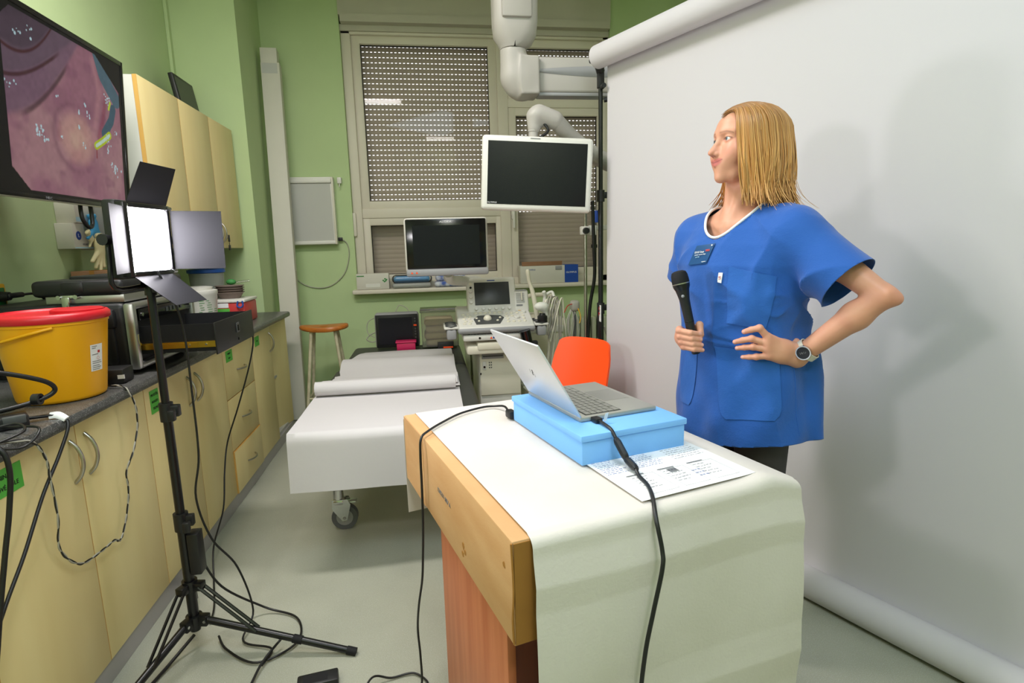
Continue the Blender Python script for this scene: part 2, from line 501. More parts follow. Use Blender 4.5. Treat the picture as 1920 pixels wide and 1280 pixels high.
struct('trim_1', MB().box(-.60, 1.655, 5.05, 5.40, 3.20, ZC).box(-.585, 1.645, 5.03, 5.40, 3.145, 3.205).box(-.60, 1.655, 5.10, 5.40, 3.10, 3.147), 'header_beige')
struct('trim_2', MB().bbox(XL, XL + .022, 4.400, 4.44, 2.18, ZC, .004), 'wall_green')

# window: fixed frame, four sashes with panes
wn = sroot('window_1', (0.55, 5.2, 1.0))
fr = MB()
fr.bbox(-.60, -.524, 5.12, 5.27, 1.0, 3.11, .006).bbox(1.603, 1.655, 5.12, 5.27, 1.0, 3.11, .006)
fr.bbox(-.60, 1.655, 5.12, 5.27, 3.08, 3.12, .006).bbox(-.60, 1.655, 5.12, 5.27, .985, 1.065, .006)
fr.bbox(.674, .766, 5.14, 5.27, 1.03, 3.09, .006)
fr.bbox(-.56, .71, 5.145, 5.27, 1.612, 1.692, .006).bbox(.75, 1.615, 5.145, 5.27, 2.528, 2.602, .006)
fr.build('window_frame', 'frame_white', wn, 30)
def sash(gx0, gx1, gz0, gz1, b=.075):
    m = MB(); y0, y1 = 5.155, 5.235
    m.bbox(gx0 - b, gx0, y0, y1, gz0 - b, gz1 + b, .008).bbox(gx1, gx1 + b, y0, y1, gz0 - b, gz1 + b, .008)
    m.bbox(gx0 - b + .001, gx1 + b - .001, y0 + .001, y1, gz1, gz1 + b - .001, .008).bbox(gx0 - b + .001, gx1 + b - .001, y0 + .001, y1, gz0 - b + .001, gz0, .008)
    s = m.build('sash', 'frame_white', wn, 30)
    MB().box(gx0 - .004, gx1 + .004, 5.206, 5.212, gz0 - .004, gz1 + .004).build('pane', 'window_glass', s)
    for (x0, x1, z0, z1) in ((gx0 - .001, gx0 + .005, gz0, gz1), (gx1 - .005, gx1 + .001, gz0, gz1), (gx0, gx1, gz0 - .001, gz0 + .005), (gx0, gx1, gz1 - .005, gz1 + .001)):
        MB().box(x0, x1, 5.190, 5.204, z0, z1).build('gasket', 'black_matte', s)
    return s
sash(-.455, .605, 1.757, 3.020)
s2 = sash(-.463, .632, 1.125, 1.550)
sash(.838, 1.535, 2.668, 3.018)
s4 = sash(.835, 1.570, 1.135, 2.462)
for z in (2.85, 2.3, 1.86): MB().cyl((-.552, 5.135, z - .045), (-.552, 5.135, z + .045), .008, n=10).build('hinge', 'steel', wn, 40)
MB().bbox(-.62, -.575, 5.09, 5.13, 1.46, 1.66, .01).build('lever_cover', 'frame_white', wn, 30)
MB().bbox(.770, .806, 5.125, 5.156, 1.58, 1.68, .008).bbox(.777, .799, 5.10, 5.125, 1.50, 1.665, .008).build('window_handle', 'white_plastic', wn, 30)
st = MB().bbox(-.635, 1.69, 4.965, 5.16, .972, 1.010, .012).build('window_2_sill', 'frame_white', None, 30)
st.name = 'trim_3'; st['kind'] = 'structure'

# roller shutters outside the glass: every slat a piece, light slots between them
SLY = 5.335
def slat_mesh(x0, x1, slots, h):
    m = MB()
    n = 5
    W = x1 - x0
    prof = [(-.0045 * math.sin(PI * k / n), k / n * (h - (.0066 if slots else -.004))) for k in range(n + 1)]
    poly = [(y, z) for y, z in prof] + [(y + .004, z) for y, z in reversed(prof)]
    m.add([(x0, SLY + y, z) for y, z in poly] + [(x1, SLY + y, z) for y, z in poly],
          [tuple(range(len(poly))), tuple(range(2 * len(poly) - 1, len(poly) - 1, -1))] + [((i + 1) % len(poly), i, i + len(poly), (i + 1) % len(poly) + len(poly)) for i in range(len(poly))])
    if slots:
        p = .0342; k = int(W / p)
        for i in range(k + 1):
            a = x0 + (i - .27) * p
            m.box(max(a, x0), min(a + .0165, x1), SLY + .0005, SLY + .003, h - .0070, h + .0002)
    return m
for (x0, x1, lab) in ((-.60, .73, 'grey roller shutter behind the wide left window with rows of light slots'), (.73, 1.655, 'grey roller shutter behind the narrow right window beside the ceiling arm')):
    rt = root('roller_shutter', lab, 'shutter', ((x0 + x1) / 2, SLY, 1.0))
    P = .0424
    a = slat_mesh(x0, x1, True, P).build('slat', 'slat_grey', rt, None, 'w')
    b0 = slat_mesh(x0, x1, False, .040).build('slat', 'slat_grey', rt, None, 'w')
    za = 3.10 - P; first = True
    zs = []
    while za > 1.60: zs.append(za); za -= P
    a.location = (0, 0, zs[0])
    for zz in zs[1:]:
        c = a.copy(); COL.objects.link(c); c.location = (0, 0, zz)
    zb = zs[-1] - .040
    b0.location = (0, 0, zb); zb -= .040
    while zb > .985:
        c = b0.copy(); COL.objects.link(c); c.location = (0, 0, zb); zb -= .040
    MB().box(x0, x1, SLY - .006, SLY + .01, .985, zb + .042).box(x0, x1, SLY - .01, SLY + .012, 3.095, 3.2).build('end_bar', 'slat_grey', rt)

# radiator under the window
rd = root('radiator', 'pale green ribbed radiator under the window', 'radiator', (.9, 4.98, 0))
n = 26
for i in range(n):
    x = .30 + i * .052
    o = MB().bbox(x, x + .040, 4.90, 5.03, .13, .70, .018, 2)
    if i == 0: rib = o.build('rib', 'radiator_paint', rd, 40); m0 = rib
    else:
        c = m0.copy(); COL.objects.link(c); c.location = (i * .052, 0, 0)
MB().cyl((.32, 4.965, .20), (1.62, 4.965, .20), .018, n=10).cyl((.32, 4.965, .63), (1.62, 4.965, .63), .018, n=10).cyl((.36, 4.965, 0), (.36, 4.965, .14), .014, n=8).cyl((1.58, 4.965, 0), (1.58, 4.965, .14), .014, n=8).build('pipe', 'radiator_paint', rd, 40)
# ------------------------------------------------------------------ television on the left wall
tv = root('television', 'large black wall television showing a pink endoscopy picture', 'television', (-1.345, 2.37, 1.559))
TVS = 0.9276                                                  # 50-inch set, clear of the cabinet
TB, TT = Vector((-1.345, 0, 1.5595)), Vector((-1.3005, 0, 2.2041))
TU = (TT - TB).normalized(); TN = Vector((0, 1, 0)).cross(TU)
TVM = frame(TB + Vector((0, 1.795, 0)), (0, 1, 0), TU)      # x along the screen, y up, z out
HT = (TT - TB).length; TW = 1.141
m = MB().bbox(.02, TW - .02, .03, HT - .03, -.055, -.012, .012).tf(TVM); m.build('housing', 'black_plastic', tv, 30)
m = MB()
b = .020
m.bbox(0, TW, 0, b, -.02, .004, .003).bbox(0, TW, HT - b, HT, -.02, .004, .003).bbox(0, b, .001, HT - .001, -.02, .004, .003).bbox(TW - b, TW, .001, HT - .001, -.02, .004, .003)
m.tf(TVM).build('bezel', 'black_gloss', tv, 30)
MB().bbox(.45, .70, .20, .46, -.29, -.05, .01).tf(TVM).build('wall_bracket', 'black_metal', tv, 30)
MB().bbox(.0, TW, -.002, .003, -.004, .0045, .001).tf(TVM).build('trim_strip', 'steel', tv, 30)
text('lettering', 'NEC', .013, 'ink_grey', TVM @ Matrix.Translation((.55, .010, .0045)), tv, width=1.5)
MB().tube([TVM @ Vector(p) for p in ((.80, .01, -.03), (.79, -.05, -.02), (.82, -.085, -.015), (.86, -.07, -.02), (.87, .01, -.03))], .008, 8, 6).build('cable_loop', 'cable_black', tv, 60)

def paint_screen():
    nu, nv = 420, 230
    U, Vv = np.meshgrid(np.linspace(0, 1, nu + 1), np.linspace(0, 1, nv + 1))
    u = U.ravel(); v = Vv.ravel(); A = 1.77
    def noise(s, seed):
        r = np.random.default_rng(seed); g = r.random((64, 64)); x = (u * s * A) % 63; y = (v * s) % 63
        i = x.astype(int); j = y.astype(int); fx = x - i; fy = y - j
        fx = fx * fx * (3 - 2 * fx); fy = fy * fy * (3 - 2 * fy)
        return (g[j, i] * (1 - fx) + g[j, i + 1] * fx) * (1 - fy) + (g[j + 1, i] * (1 - fx) + g[j + 1, i + 1] * fx) * fy
    def L(c): return np.array(lin(c))
    def mix(col, c, a): return col * (1 - a[:, None]) + L(c) * a[:, None]
    def ss(x, a, b): t = np.clip((x - a) / (b - a), 0, 1); return t * t * (3 - 2 * t)
    def seg(pts):
        d = np.full(len(u), 9.0); tt = np.zeros(len(u))
        for k in range(len(pts) - 1):
            ax, ay = pts[k][0] * A, pts[k][1]; bx, by = pts[k + 1][0] * A, pts[k + 1][1]
            dx, dy = bx - ax, by - ay
            h = np.clip(((u * A - ax) * dx + (v - ay) * dy) / (dx * dx + dy * dy), 0, 1)
            e = np.hypot(u * A - ax - h * dx, v - ay - h * dy)
            tt = np.where(e < d, (k + h) / (len(pts) - 1), tt); d = np.minimum(d, e)
        return d, tt
    col = np.tile(L((164, 112, 128)), (len(u), 1))
    n1 = noise(5, 1); n2 = noise(14, 2); n3 = noise(40, 3)
    col = mix(col, (186, 142, 144), 0.7 * ss(n1, .4, .8)); col = mix(col, (140, 88, 112), .5 * ss(n2, .55, .9))
    # upper-left lumen: nested dark folds
    def above(pts):                     # signed height over a polyline y(u)
        xs = [p[0] for p in pts]; ys = [p[1] for p in pts]
        c_ = np.polyfit(xs, ys, 3); return v - np.polyval(c_, u)
    f3 = [(.28, .38), (.351, .404), (.42, .45), (.503, .535), (.58, .68), (.64, .80), (.709, .93), (.74, 1.0)]
    f2 = [(.28, .60), (.32, .612), (.40, .63), (.499, .73), (.60, .85), (.69, .965), (.72, 1.0)]
    f1 = [(.28, .80), (.33, .765), (.378, .749), (.44, .775), (.50, .85), (.547, .93), (.58, 1.0)]
    a = above(f3); col = mix(col, (120, 92, 112), .85 * ss(a, 0, .05)); col = mix(col, (60, 36, 44), .75 * ss(-np.abs(a - .012), -.03, -.004) * ss(u, .34, .45) * ss(.66 - u, 0, .05))
    a = above(f2); col = mix(col, (104, 84, 100), .8 * ss(a, 0, .04)); col = mix(col, (66, 18, 26), .85 * ss(-np.abs(a - .006), -.018, -.004) * ss(.62 - u, 0, .06))
    a = above(f1); col = mix(col, (78, 62, 76), .85 * ss(a, 0, .04)); col = mix(col, (70, 14, 20), .85 * ss(-np.abs(a - .004), -.016, -.003))
    col = mix(col, (52, 42, 54), .6 * ss(v - .55 * (u - .3) - .86, 0, .1))
    # polyp
    e = np.hypot((u - .672) / .125, (v - .385) / .195)
    col = mix(col, (112, 66, 88), .5 * ss(1.25 - e, 0, .25) * ss(e, .92, 1.1) * ss(.70 - u, -.05, .1))
    col = mix(col, (206, 158, 148), .8 * ss(1.0 - e, 0, .45)); col = mix(col, (220, 184, 160), .6 * ss(.55 - e, 0, .4)); col = mix(col, (190, 130, 130), .35 * ss(n2, .5, .8) * ss(1 - e, 0, .2))
    # ridge at right and shading
    d, t = seg([(.80, .92), (.835, .75), (.80, .55), (.775, .42)]); col = mix(col, (196, 140, 146), .6 * ss(.05 - d, 0, .05))
    d, t = seg([(.875, .72), (.845, .56), (.81, .44)]); col = mix(col, (150, 60, 84), .55 * ss(.035 - d, 0, .03))
    d, t = seg([(.79, .35), (.788, .30)]); col = mix(col, (150, 34, 52), .8 * ss(.012 - d, 0, .01))
    # scope sheath: blue grey with yellow tip
    d, t = seg([(.83, .97), (.87, .86), (.95, .74)]); col = mix(col, (84, 112, 126), ss(.06 - d, 0, .006) * ss(u + .25 * v, 1.045, 1.05))
    d, t = seg([(.925, .665), (.905, .58), (.85, .475)]); col = mix(col, (70, 100, 116), ss(.036 - d, 0, .005))
    d, t = seg([(.905, .70), (.893, .655)]); col = mix(col, (206, 232, 60), ss(.012 - d, 0, .004))
    d, t = seg([(.885, .475), (.84, .425), (.79, .378)]); col = mix(col, (196, 214, 30), ss(.028 - d, 0, .004)); col = mix(col, (214, 240, 220), ss(.013 - d, 0, .004))
    # specular glints of the wet tissue as filmed on the screen picture
    r = np.random.default_rng(5)
    for (x, y, s, k) in ((.466, .364, .03, 16), (.497, .332, .018, 7), (.695, .563, .015, 3), (.742, .557, .018, 5), (.89, .708, .03, 14), (.876, .423, .03, 8), (.914, .25, .035, 22), (.395, .864, .02, 5), (.454, .905, .03, 5), (.349, .576, .03, 6), (.581, .369, .02, 4), (.709, .349, .02, 5), (.69, .46, .01, 2), (.57, .60, .01, 2), (.93, .50, .02, 6), (.86, .36, .02, 4), (.74, .62, .02, 3)):
        for _ in range(k):
            cx, cy = x + r.normal(0, s * .45), y + r.normal(0, s * .6); rr = r.uniform(.003, .0085)
            col = mix(col, (206, 240, 248), ss(rr * 1.2 - np.hypot((u - cx) * A, (v - cy) * r.uniform(.6, 1.3)), 0, rr * .4))
    col = col * (0.92 + .16 * n3[:, None])
    ins = (u > .325) & (u < .975) & (v > .02) & (v < .975) & (v - .128 > -(u - .33) * 1.55) & (v - .83 < (.946 - u) * 1.15) & ((v - .90) < (u - .325) * 1.6)
    col = np.where(ins[:, None], col, L((6, 6, 8)))
    X = .018 + u * (TW - .036); Y = .018 + v * (HT - .036)
    P = np.stack([X, Y, np.full_like(X, .001)], 1)
    Mw = np.array(ROOTM[tv.name].inverted() @ TVM)
    P = P @ Mw[:3, :3].T + Mw[:3, 3]
    I = np.arange((nu + 1) * (nv + 1)).reshape(nv + 1, nu + 1)
    F = np.stack([I[:-1, :-1], I[:-1, 1:], I[1:, 1:], I[1:, :-1]], -1).reshape(-1, 4)
    return P, F, col
m = bpy.data.materials.new('tv_picture'); m.use_nodes = True
nt = m.node_tree; bs = nt.nodes['Principled BSDF']; at = nt.nodes.new('ShaderNodeAttribute'); at.attribute_name = 'col'
bs.inputs['Base Color'].default_value = (.004, .004, .005, 1); bs.inputs['Roughness'].default_value = .22; bs.inputs['Specular IOR Level'].default_value = .3
nt.links.new(at.outputs['Color'], bs.inputs['Emission Color']); bs.inputs['Emission Strength'].default_value = .42
MATS['tv_picture'] = m
P, F, C_ = paint_screen()
np_object('screen', P, F, 'tv_picture', tv, C_, False)

# ------------------------------------------------------------------ upper cabinet
def bow_handle(parent, p0, p1, out, r=.0055, bulge=.028):
    p0 = Vector(p0); p1 = Vector(p1); out = Vector(out)
    pts = [p0 + (p1 - p0) * t + out * (bulge * math.sin(PI * t) ** .7 if 0 < t < 1 else 0) for t in [i / 8 for i in range(9)]]
    return MB().tube(pts, r, 8, 2, flat=1.0).build('handle', 'steel', parent, 60)
uc = root('upper_cabinet', 'cream wall cabinet with grey side hanging above the counter', 'cabinet', (-1.47, 3.73, 1.385))
MB().bbox(XL + .002, -1.322, 3.065, 4.405, 1.387, 2.192, .002).build('body', 'carcass_grey', uc, 30)
for i, (y0, y1) in enumerate(((3.068, 3.520), (3.524, 3.962), (3.966, 4.405))):
    d = MB().bbox(-1.320, -1.302, y0, y1, 1.385, 2.195, .002).build('door', 'beech_cream', uc, 30)
    each([MB().box(-1.3215, -1.3025, y - .0012, y + .0012, 1.386, 2.194) for y in (y0, y1)], 'edge_band', 'beech_edge', d)
    if i == 1: bow_handle(d, (-1.302, 3.935, 1.42), (-1.302, 3.935, 1.545), (1, 0, 0))
    if i == 2:
        bow_handle(d, (-1.302, 3.995, 1.42), (-1.302, 3.995, 1.545), (1, 0, 0))
        MB().cyl((-1.302, 4.06, 1.455), (-1.285, 4.06, 1.455), .009, n=12).build('lock', 'steel', d, 40)
        MB().bbox(-1.287, -1.280, 4.05, 4.07, 1.425, 1.47, .002).bbox(-1.290, -1.282, 4.052, 4.078, 1.37, 1.405, .003).cyl((-1.285, 4.062, 1.40), (-1.285, 4.062, 1.43), .002, n=6).build('key', 'black_plastic', d, 30)
MB().box(-1.46, -1.44, 3.0625, 3.0655, 1.86, 1.90).build('sticker', 'paper_sheet', uc)
MB().box(-1.457, -1.451, 3.0618, 3.0626, 1.878, 1.895).box(-1.448, -1.443, 3.0618, 3.0626, 1.880, 1.892).build('sticker_print', 'ink_dark', uc)
# old flat monitor lying on top, leaning on the wall
om = root('flat_monitor', 'small black flat monitor leaning on top of the upper cabinet', 'monitor', (-1.53, 4.22, 2.196))
Mm = frame((-1.470, 4.065, 2.200), (0, 1, 0), (-.16, 0, .98))
MB().bbox(0, .32, 0, .285, -.03, 0, .006).tf(Mm).build('housing', 'black_plastic', om, 30)
MB().box(.02, .30, .03, .265, 0, .0015).tf(Mm).build('screen', 'screen_dim', om)

# ------------------------------------------------------------------ worktop and base cabinets
wt = MB()
prof = [(-1.65, .876), (-1.650, .912), (-1.045, .912), (-1.034, .909), (-1.029, .900), (-1.029, .884), (-1.034, .877), (-1.045, .876)]
n = len(prof); Y0, Y1 = .35, 4.40
wt.add([(x, Y0, z) for x, z in prof] + [(x, Y1, z) for x, z in prof], [tuple(range(n - 1, -1, -1)), tuple(range(n, 2 * n))] + [((i + 1) % n, i, n + i, n + (i + 1) % n) for i in range(n)])
wt.tf(Matrix.Translation((.001, .02, 0)))
tag(wt.build('worktop', 'worktop', None, 40), 'long dark speckled worktop along the left wall', 'worktop')
def cabinet(y0, y1, lab):
    r = root('base_cabinet', lab, 'cabinet', (-1.35, (y0 + y1) / 2, 0))
    MB().bbox(-1.64, -1.087, y0 + .001, y1 - .001, .075, .874, .001).build('body', 'carcass_grey', r)
    MB().bbox(-1.10, -1.072, y0 + .0005, y1 - .0005, 0, .073, .001).build('kick_plate', 'kick_grey', r)
    return r
def cdoor(r, y0, y1, hy=None, z0=.077, z1=.872):
    d = MB().bbox(-1.084, -1.066, y0 + .0015, y1 - .0015, z0, z1, .0015).build('door', 'beech_cream', r, 30)
    each([MB().box(-1.0845, -1.0665, y0 + .0006, y0 + .002, z0, z1), MB().box(-1.0845, -1.0665, y1 - .002, y1 - .0006, z0, z1)], 'edge_band', 'beech_edge', d)
    if hy is not None: bow_handle(d, (-1.066, hy, .695), (-1.066, hy, .825), (1, 0, 0), .0058, .030)
    return d
LM = lambda y, z: frame((-1.0640, y, z), (0, 1, 0), (0, 0, 1))
def glabel(door, y0, y1, z0, z1, lines, size, dy=0.0):
    c = MB().box(-1.0657, -1.0647, y0, y1, z0, z1).build('label_card', 'label_green', door)
    k = len(lines)
    for i, t in enumerate(lines):
        text('lettering', t, size, 'ink_dark', LM((y0 + y1) / 2 + dy, z1 - (z1 - z0) * (i + .75) / (k + .5)), c)
c0 = cabinet(.545, 1.385, 'cream base cabinet nearest the camera at the left edge')
cdoor(c0, .545, .965, .93); cdoor(c0, .965, 1.385, 1.00)
c1 = cabinet(1.385, 2.235, 'cream two-door base cabinet below the yellow bin')
d = cdoor(c1, 1.385, 1.81, 1.775); glabel(d, 1.42, 1.572, .775, .845, ['PLENINA', 'PAP\u00cdROV\u00c9 ROLE'], .0165)
cdoor(c1, 1.81, 2.235, 1.85)
c2 = cabinet(2.235, 3.07, 'cream two-door base cabinet behind the light stand')
d = cdoor(c2, 2.235, 2.66, 2.615); glabel(d, 2.275, 2.345, .755, .845, ['PROST\u011aR', 'NOUZO', 'TELMO'], .0135)
cdoor(c2, 2.66, 3.07, 2.70)
c3 = cabinet(3.07, 3.56, 'cream base cabinet with three drawers below the open rack drawer')
for (z0, z1, out, hz) in ((.592, .872, 0, .72), (.312, .588, 0, .45), (.077, .308, .007, .19)):
    d = MB().bbox(-1.084 + out, -1.066 + out, 3.072, 3.558, z0, z1, .0015).build('drawer', 'beech_cream', c3, 30)
    each([MB().box(-1.0845 + out, -1.0665 + out, 3.0718, 3.5582, z1 - .002, z1 + .0004), MB().box(-1.0845 + out, -1.0665 + out, 3.0712, 3.073, z0, z1)], 'edge_band', 'beech_edge', d)
    bow_handle(d, (-1.066 + out, 3.265, hz), (-1.066 + out, 3.395, hz), (1, 0, 0), .005, .028)
    if z0 > .5: glabel(d, 3.115, 3.215, .785, .845, ['OBVAZY', 'SADY'], .012)
c4 = root('base_cabinet', 'cream base cabinet at the far end with one door ajar', 'cabinet', (-1.35, 3.99, 0))
MB().box(-1.64, -1.087, 3.561, 3.577, .075, .874).box(-1.64, -1.087, 4.401, 4.417, .075, .874).box(-1.64, -1.087, 3.577, 4.401, .075, .091).box(-1.64, -1.087, 3.577, 4.401, .858, .874).box(-1.64, -1.63, 3.577, 4.401, .091, .858).build('body', 'carcass_grey', c4)
MB().box(-1.63, -1.11, 3.578, 4.400, .46, .476).build('shelf', 'carcass_grey', c4)
MB().bbox(-1.10, -1.072, 3.5605, 4.4175, 0, .073, .001).build('kick_plate', 'kick_grey', c4)
d = cdoor(c4, 3.56, 3.985, 3.94); glabel(d, 3.63, 3.72, .78, .84, ['CL\u00cdN'], .013)
a = math.radians(13)
Mh = Matrix.Translation((-1.066, 4.41, 0)) @ rotz(-a) @ Matrix.Translation((1.066, -4.41, 0))
d = MB().bbox(-1.084, -1.066, 3.988, 4.41, .077, .872, .0015).tf(Mh).build('door', 'beech_cream', c4, 30)
MB().box(-1.0845, -1.0655, 3.9868, 3.9885, .077, .872).tf(Mh).build('edge_band', 'beech_edge', d)
p0 = Mh @ Vector((-1.066, 4.025, .70)); p1 = Mh @ Vector((-1.066, 4.025, .825)); bow_handle(d, p0, p1, (1, 0, 0), .0058, .03)

# ------------------------------------------------------------------ yellow sharps bin
bn = root('sharps_bin', 'round yellow waste bin with red lid on the worktop', 'bin', (-1.185, 1.985, .913))
NB = 48
MB().lathe([(.108, 0), (.116, .004), (.119, .012), (.146, .232), (.147, .240), (.150, .241), (.150, .258)], NB, cap=True).build('tub', 'yellow_bin', bn, 50, 'l')
MB().lathe([(.154, .250), (.157, .254), (.157, .268), (.150, .276), (.144, .277), (.140, .270), (.132, .268)], NB).build('lid', 'red_lid', bn, 50, 'l')
MB().lathe([(.072, 0), (.072, .010), (.066, .013), (.060, .0125)], 32, (.055, .045, .268)).build('lid_hatch', 'red_lid', bn, 40, 'l')
pts = []
for i in range(25):
    t = i / 24 * PI; aa = math.radians(-58) + 0
    x = .153 * math.cos(t); s = math.sin(t)
    pts.append(rotz(aa) @ Vector((x, -.152 * s - .004, .238 - .045 * s ** 1.2)))
MB().tube(pts, .0045, 6).build('carry_handle', 'yellow_bin', bn, 60, 'l')
def cyl_patch(a0, a1, z0, z1, off=.0008):
    rr = lambda z: .119 + (.146 - .119) * (z - .012) / .22 + off
    return MB().grid(8, 6, lambda u, v: (rr(z0 + (z1 - z0) * v) * math.cos(a0 + (a1 - a0) * u), rr(z0 + (z1 - z0) * v) * math.sin(a0 + (a1 - a0) * u), z0 + (z1 - z0) * v))
lb = cyl_patch(math.radians(-22), math.radians(-2), .085, .170).build('label_sticker', 'paper_sheet', bn, 60, 'l')
m = MB()
for k, (z, a0, a1) in enumerate(((.163, -20, -12), (.157, -20, -14), (.137, -20, -10), (.115, -20, -6), (.109, -20, -4), (.101, -20, -8), (.095, -20, -5), (.089, -20, -7))):
    g = cyl_patch(math.radians(a0), math.radians(a1), z, z + .0022, .0014); m.join(g)
m.build('label_print', 'ink_grey', bn, None, 'l', 'stuff')
cyl_patch(math.radians(-11), math.radians(-7), .142, .150, .0014).build('label_symbol', 'ink_red', bn, None, 'l')
m = MB(); 
for s in (1, -1):
    m.join(MB().grid(2, 2, lambda u, v: ((.1345) * math.cos(math.radians(-13 + 5 * u)), .1345 * math.sin(math.radians(-13 + 5 * u)), .125 + s * .006 * (1 - abs(2 * u - 1)) * 1.0 + .001 * v)))
m.build('label_symbol', 'ink_red', bn, None, 'l')

# ------------------------------------------------------------------ rack case with open drawer
rk = root('rack_case', 'black moulded equipment rack case with aluminium frame and latch', 'case', (-1.36, 2.56, .913))
X0, X1, Ya, Yb = -1.625, -1.095, 2.285, 2.845
m = MB().bbox(X0, X1 - .02, Ya, Yb, .938, 1.185, .022, 3)
for i in range(4): m.bbox(X0 + .06 + i * .12, X0 + .11 + i * .12, Ya - .010, Ya + .02, .955, 1.15, .012, 2)
m.bbox(X0 + .02, X1 - .10, Ya - .018, Ya + .02, 1.125, 1.172, .016, 2).bbox(X1 - .16, X1 - .05, Ya - .020, Ya + .02, 1.09, 1.165, .016, 2)
m.build('shell', 'black_plastic', rk, 40)
for (x, y) in ((X0 + .05, Ya + .05), (X1 - .06, Ya + .05), (X0 + .05, Yb - .05), (X1 - .06, Yb - .05)):
    MB().cyl((x, y, .913), (x, y, .940), .022, .024, 14).build('foot', 'black_matte', rk, 40)
m = MB()
fw = .026
m.bbox(X1 - .025, X1 + .012, Ya - .004, Ya + fw, .930, 1.182, .010).bbox(X1 - .025, X1 + .012, Yb - fw, Yb + .004, .930, 1.182, .010)
m.bbox(X1 - .024, X1 + .011, Ya, Yb, .930, .930 + fw, .010).bbox(X1 - .024, X1 + .011, Ya, Yb, 1.182 - fw, 1.182, .010)
m.build('front_frame', 'aluminium', rk, 40)
MB().box(X1 - .018, X1 - .010, Ya + fw, Yb - fw, .956, 1.157).build('rack_recess', 'black_matte', rk)
pd = MB().bbox(X1 - .012, X1 + .006, Ya + .05, Yb - .04, 1.110, 1.155, .003).build('power_panel', 'black_gloss', rk, 30)
each([MB().bbox(X1 + .006, X1 + .009, 2.56 + i * .035, 2.575 + i * .035, 1.123, 1.140, .001) for i in range(5)], 'power_outlet', 'device_dark', pd)
for y in (Ya + .065, Yb - .055): MB().cyl((X1 + .004, y, 1.133), (X1 + .012, y, 1.133), .008, n=10).build('rack_screw', 'chrome', pd, 40)
MB().bbox(X1 + .010, X1 + .016, Ya + .004, Ya + .020, 1.02, 1.065, .002).build('catch_plate', 'chrome', rk, 30)
dw = MB()
DX0, DX1, DY0, DY1, DZ0, DZ1 = -1.10, -.822, 2.325, 2.775, .970, 1.093
dw.box(DX0, DX1, DY0 + .008, DY0 + .012, DZ0 + .012, DZ1 - .004).box(DX0, DX1, DY1 - .012, DY1 - .008, DZ0 + .012, DZ1 - .004).box(DX0, DX1, DY0 + .012, DY1 - .012, DZ0 + .012, DZ0 + .016)
dr = dw.build('drawer', 'black_matte', rk)
MB().bbox(DX1, DX1 + .006, DY0 - .015, DY1 + .01, DZ0, DZ1, .001).build('drawer_front', 'black_plastic', dr, 30)
MB().bbox(DX1 + .006, DX1 + .010, 2.545, 2.580, 1.020, 1.062, .001).build('drawer_latch', 'device_dark', dr, 30)
MB().bbox(DX1 + .0101, DX1 + .0105, 2.553, 2.572, 1.027, 1.052, .0001).cyl((DX1 + .006, 2.565, .992), (DX1 + .008, 2.565, .992), .006, n=12).build('latch_hole', 'black_gloss', dr)
m = MB().box(DX0, DX1 - .004, DY0 + .002, DY0 + .008, .998, 1.022).box(DX0, DX1 - .07, DY0 - .001, DY0 + .003, 1.003, 1.017)
m.build('slide_rail', 'gold_steel', dr)
MB().cyl((-.92, DY0 - .002, 1.010), (-.92, DY0 + .003, 1.010), .004, n=8).cyl((-.86, DY0 - .002, 1.010), (-.86, DY0 + .003, 1.010), .004, n=8).build('rail_screw', 'chrome', dr)
lid = MB().bbox(X0 + .20, X1 - .02, Ya + .01, Yb - .02, 1.212, 1.272, .018, 3)
lid.bbox(X0 + .30, X1 - .15, Ya + .005, Ya + .05, 1.222, 1.268, .012, 2).bbox(X0 + .27, X1 - .06, Ya + .12, Yb - .06, 1.262, 1.284, .010, 2)
tp = root('case_lid', 'black case lid with aluminium edge lying on the rack case', 'lid', (-1.3, 2.56, 1.187))
lid.build('lid_shell', 'black_plastic', tp, 40)
MB().bbox(X0 + .24, X1 - .025, Ya + .022, Yb - .03, 1.186, 1.216, .003).build('edge_strip', 'aluminium', tp, 30)
lt = MB().bbox(-1.338, -1.272, Ya + .010, Ya + .023, 1.204, 1.219, .004).bbox(-1.325, -1.297, Ya + .004, Ya + .022, 1.172, 1.212, .004).cyl((-1.333, Ya + .004, 1.211), (-1.333, Ya + .02, 1.211), .008, n=10).cyl((-1.276, Ya + .004, 1.212), (-1.276, Ya + .02, 1.212), .008, n=10)
lt.build('butterfly_latch', 'chrome', tp, 40)
m = MB().ball((-.90, 2.50, 1.0), .05, 14, 1, 1.4, .8).ball((-.95, 2.62, .995), .045, 12, 1.2, 1, .7)
tag(m.build('plastic_bag', 'clear_plastic', None, 60), 'crumpled clear bag inside the open rack drawer', 'bag')
MB_ = MB().lathe([(.05, 0), (.06, .06), (.061, .068), (.055, .07)], 24, (-.93, 2.42, .987))
tag(MB_.build('paper_disc_stack', 'paper_sheet', None, 50), 'white round pack inside the open rack drawer', 'pack')
# brown box behind the lid, flat black unit, black adapter
m = root('brown_carton', 'brown carton standing behind the black case lid', 'box', (-1.53, 2.98, .913))
MB().bbox(-1.62, -1.44, 2.90, 3.10, .913, 1.290, .003).build('carton_body', 'cardboard_brown', m, 30)
MB().box(-1.54, -1.52, 2.8985, 3.1015, 1.0, 1.2915).build('tape_strip', 'cardboard_dark', m)
m = root('black_device', 'flat black power unit between yellow bin and rack case', 'device', (-1.13, 2.17, .913), .1)
MB().bbox(-.085, .055, -.045, .045, 0, .052, .006).build('housing', 'black_plastic', m, 30, 'l')
MB().box(.035, .0555, -.0455, -.040, .018, .032).build('label_strip', 'paper_sheet', m, None, 'l')

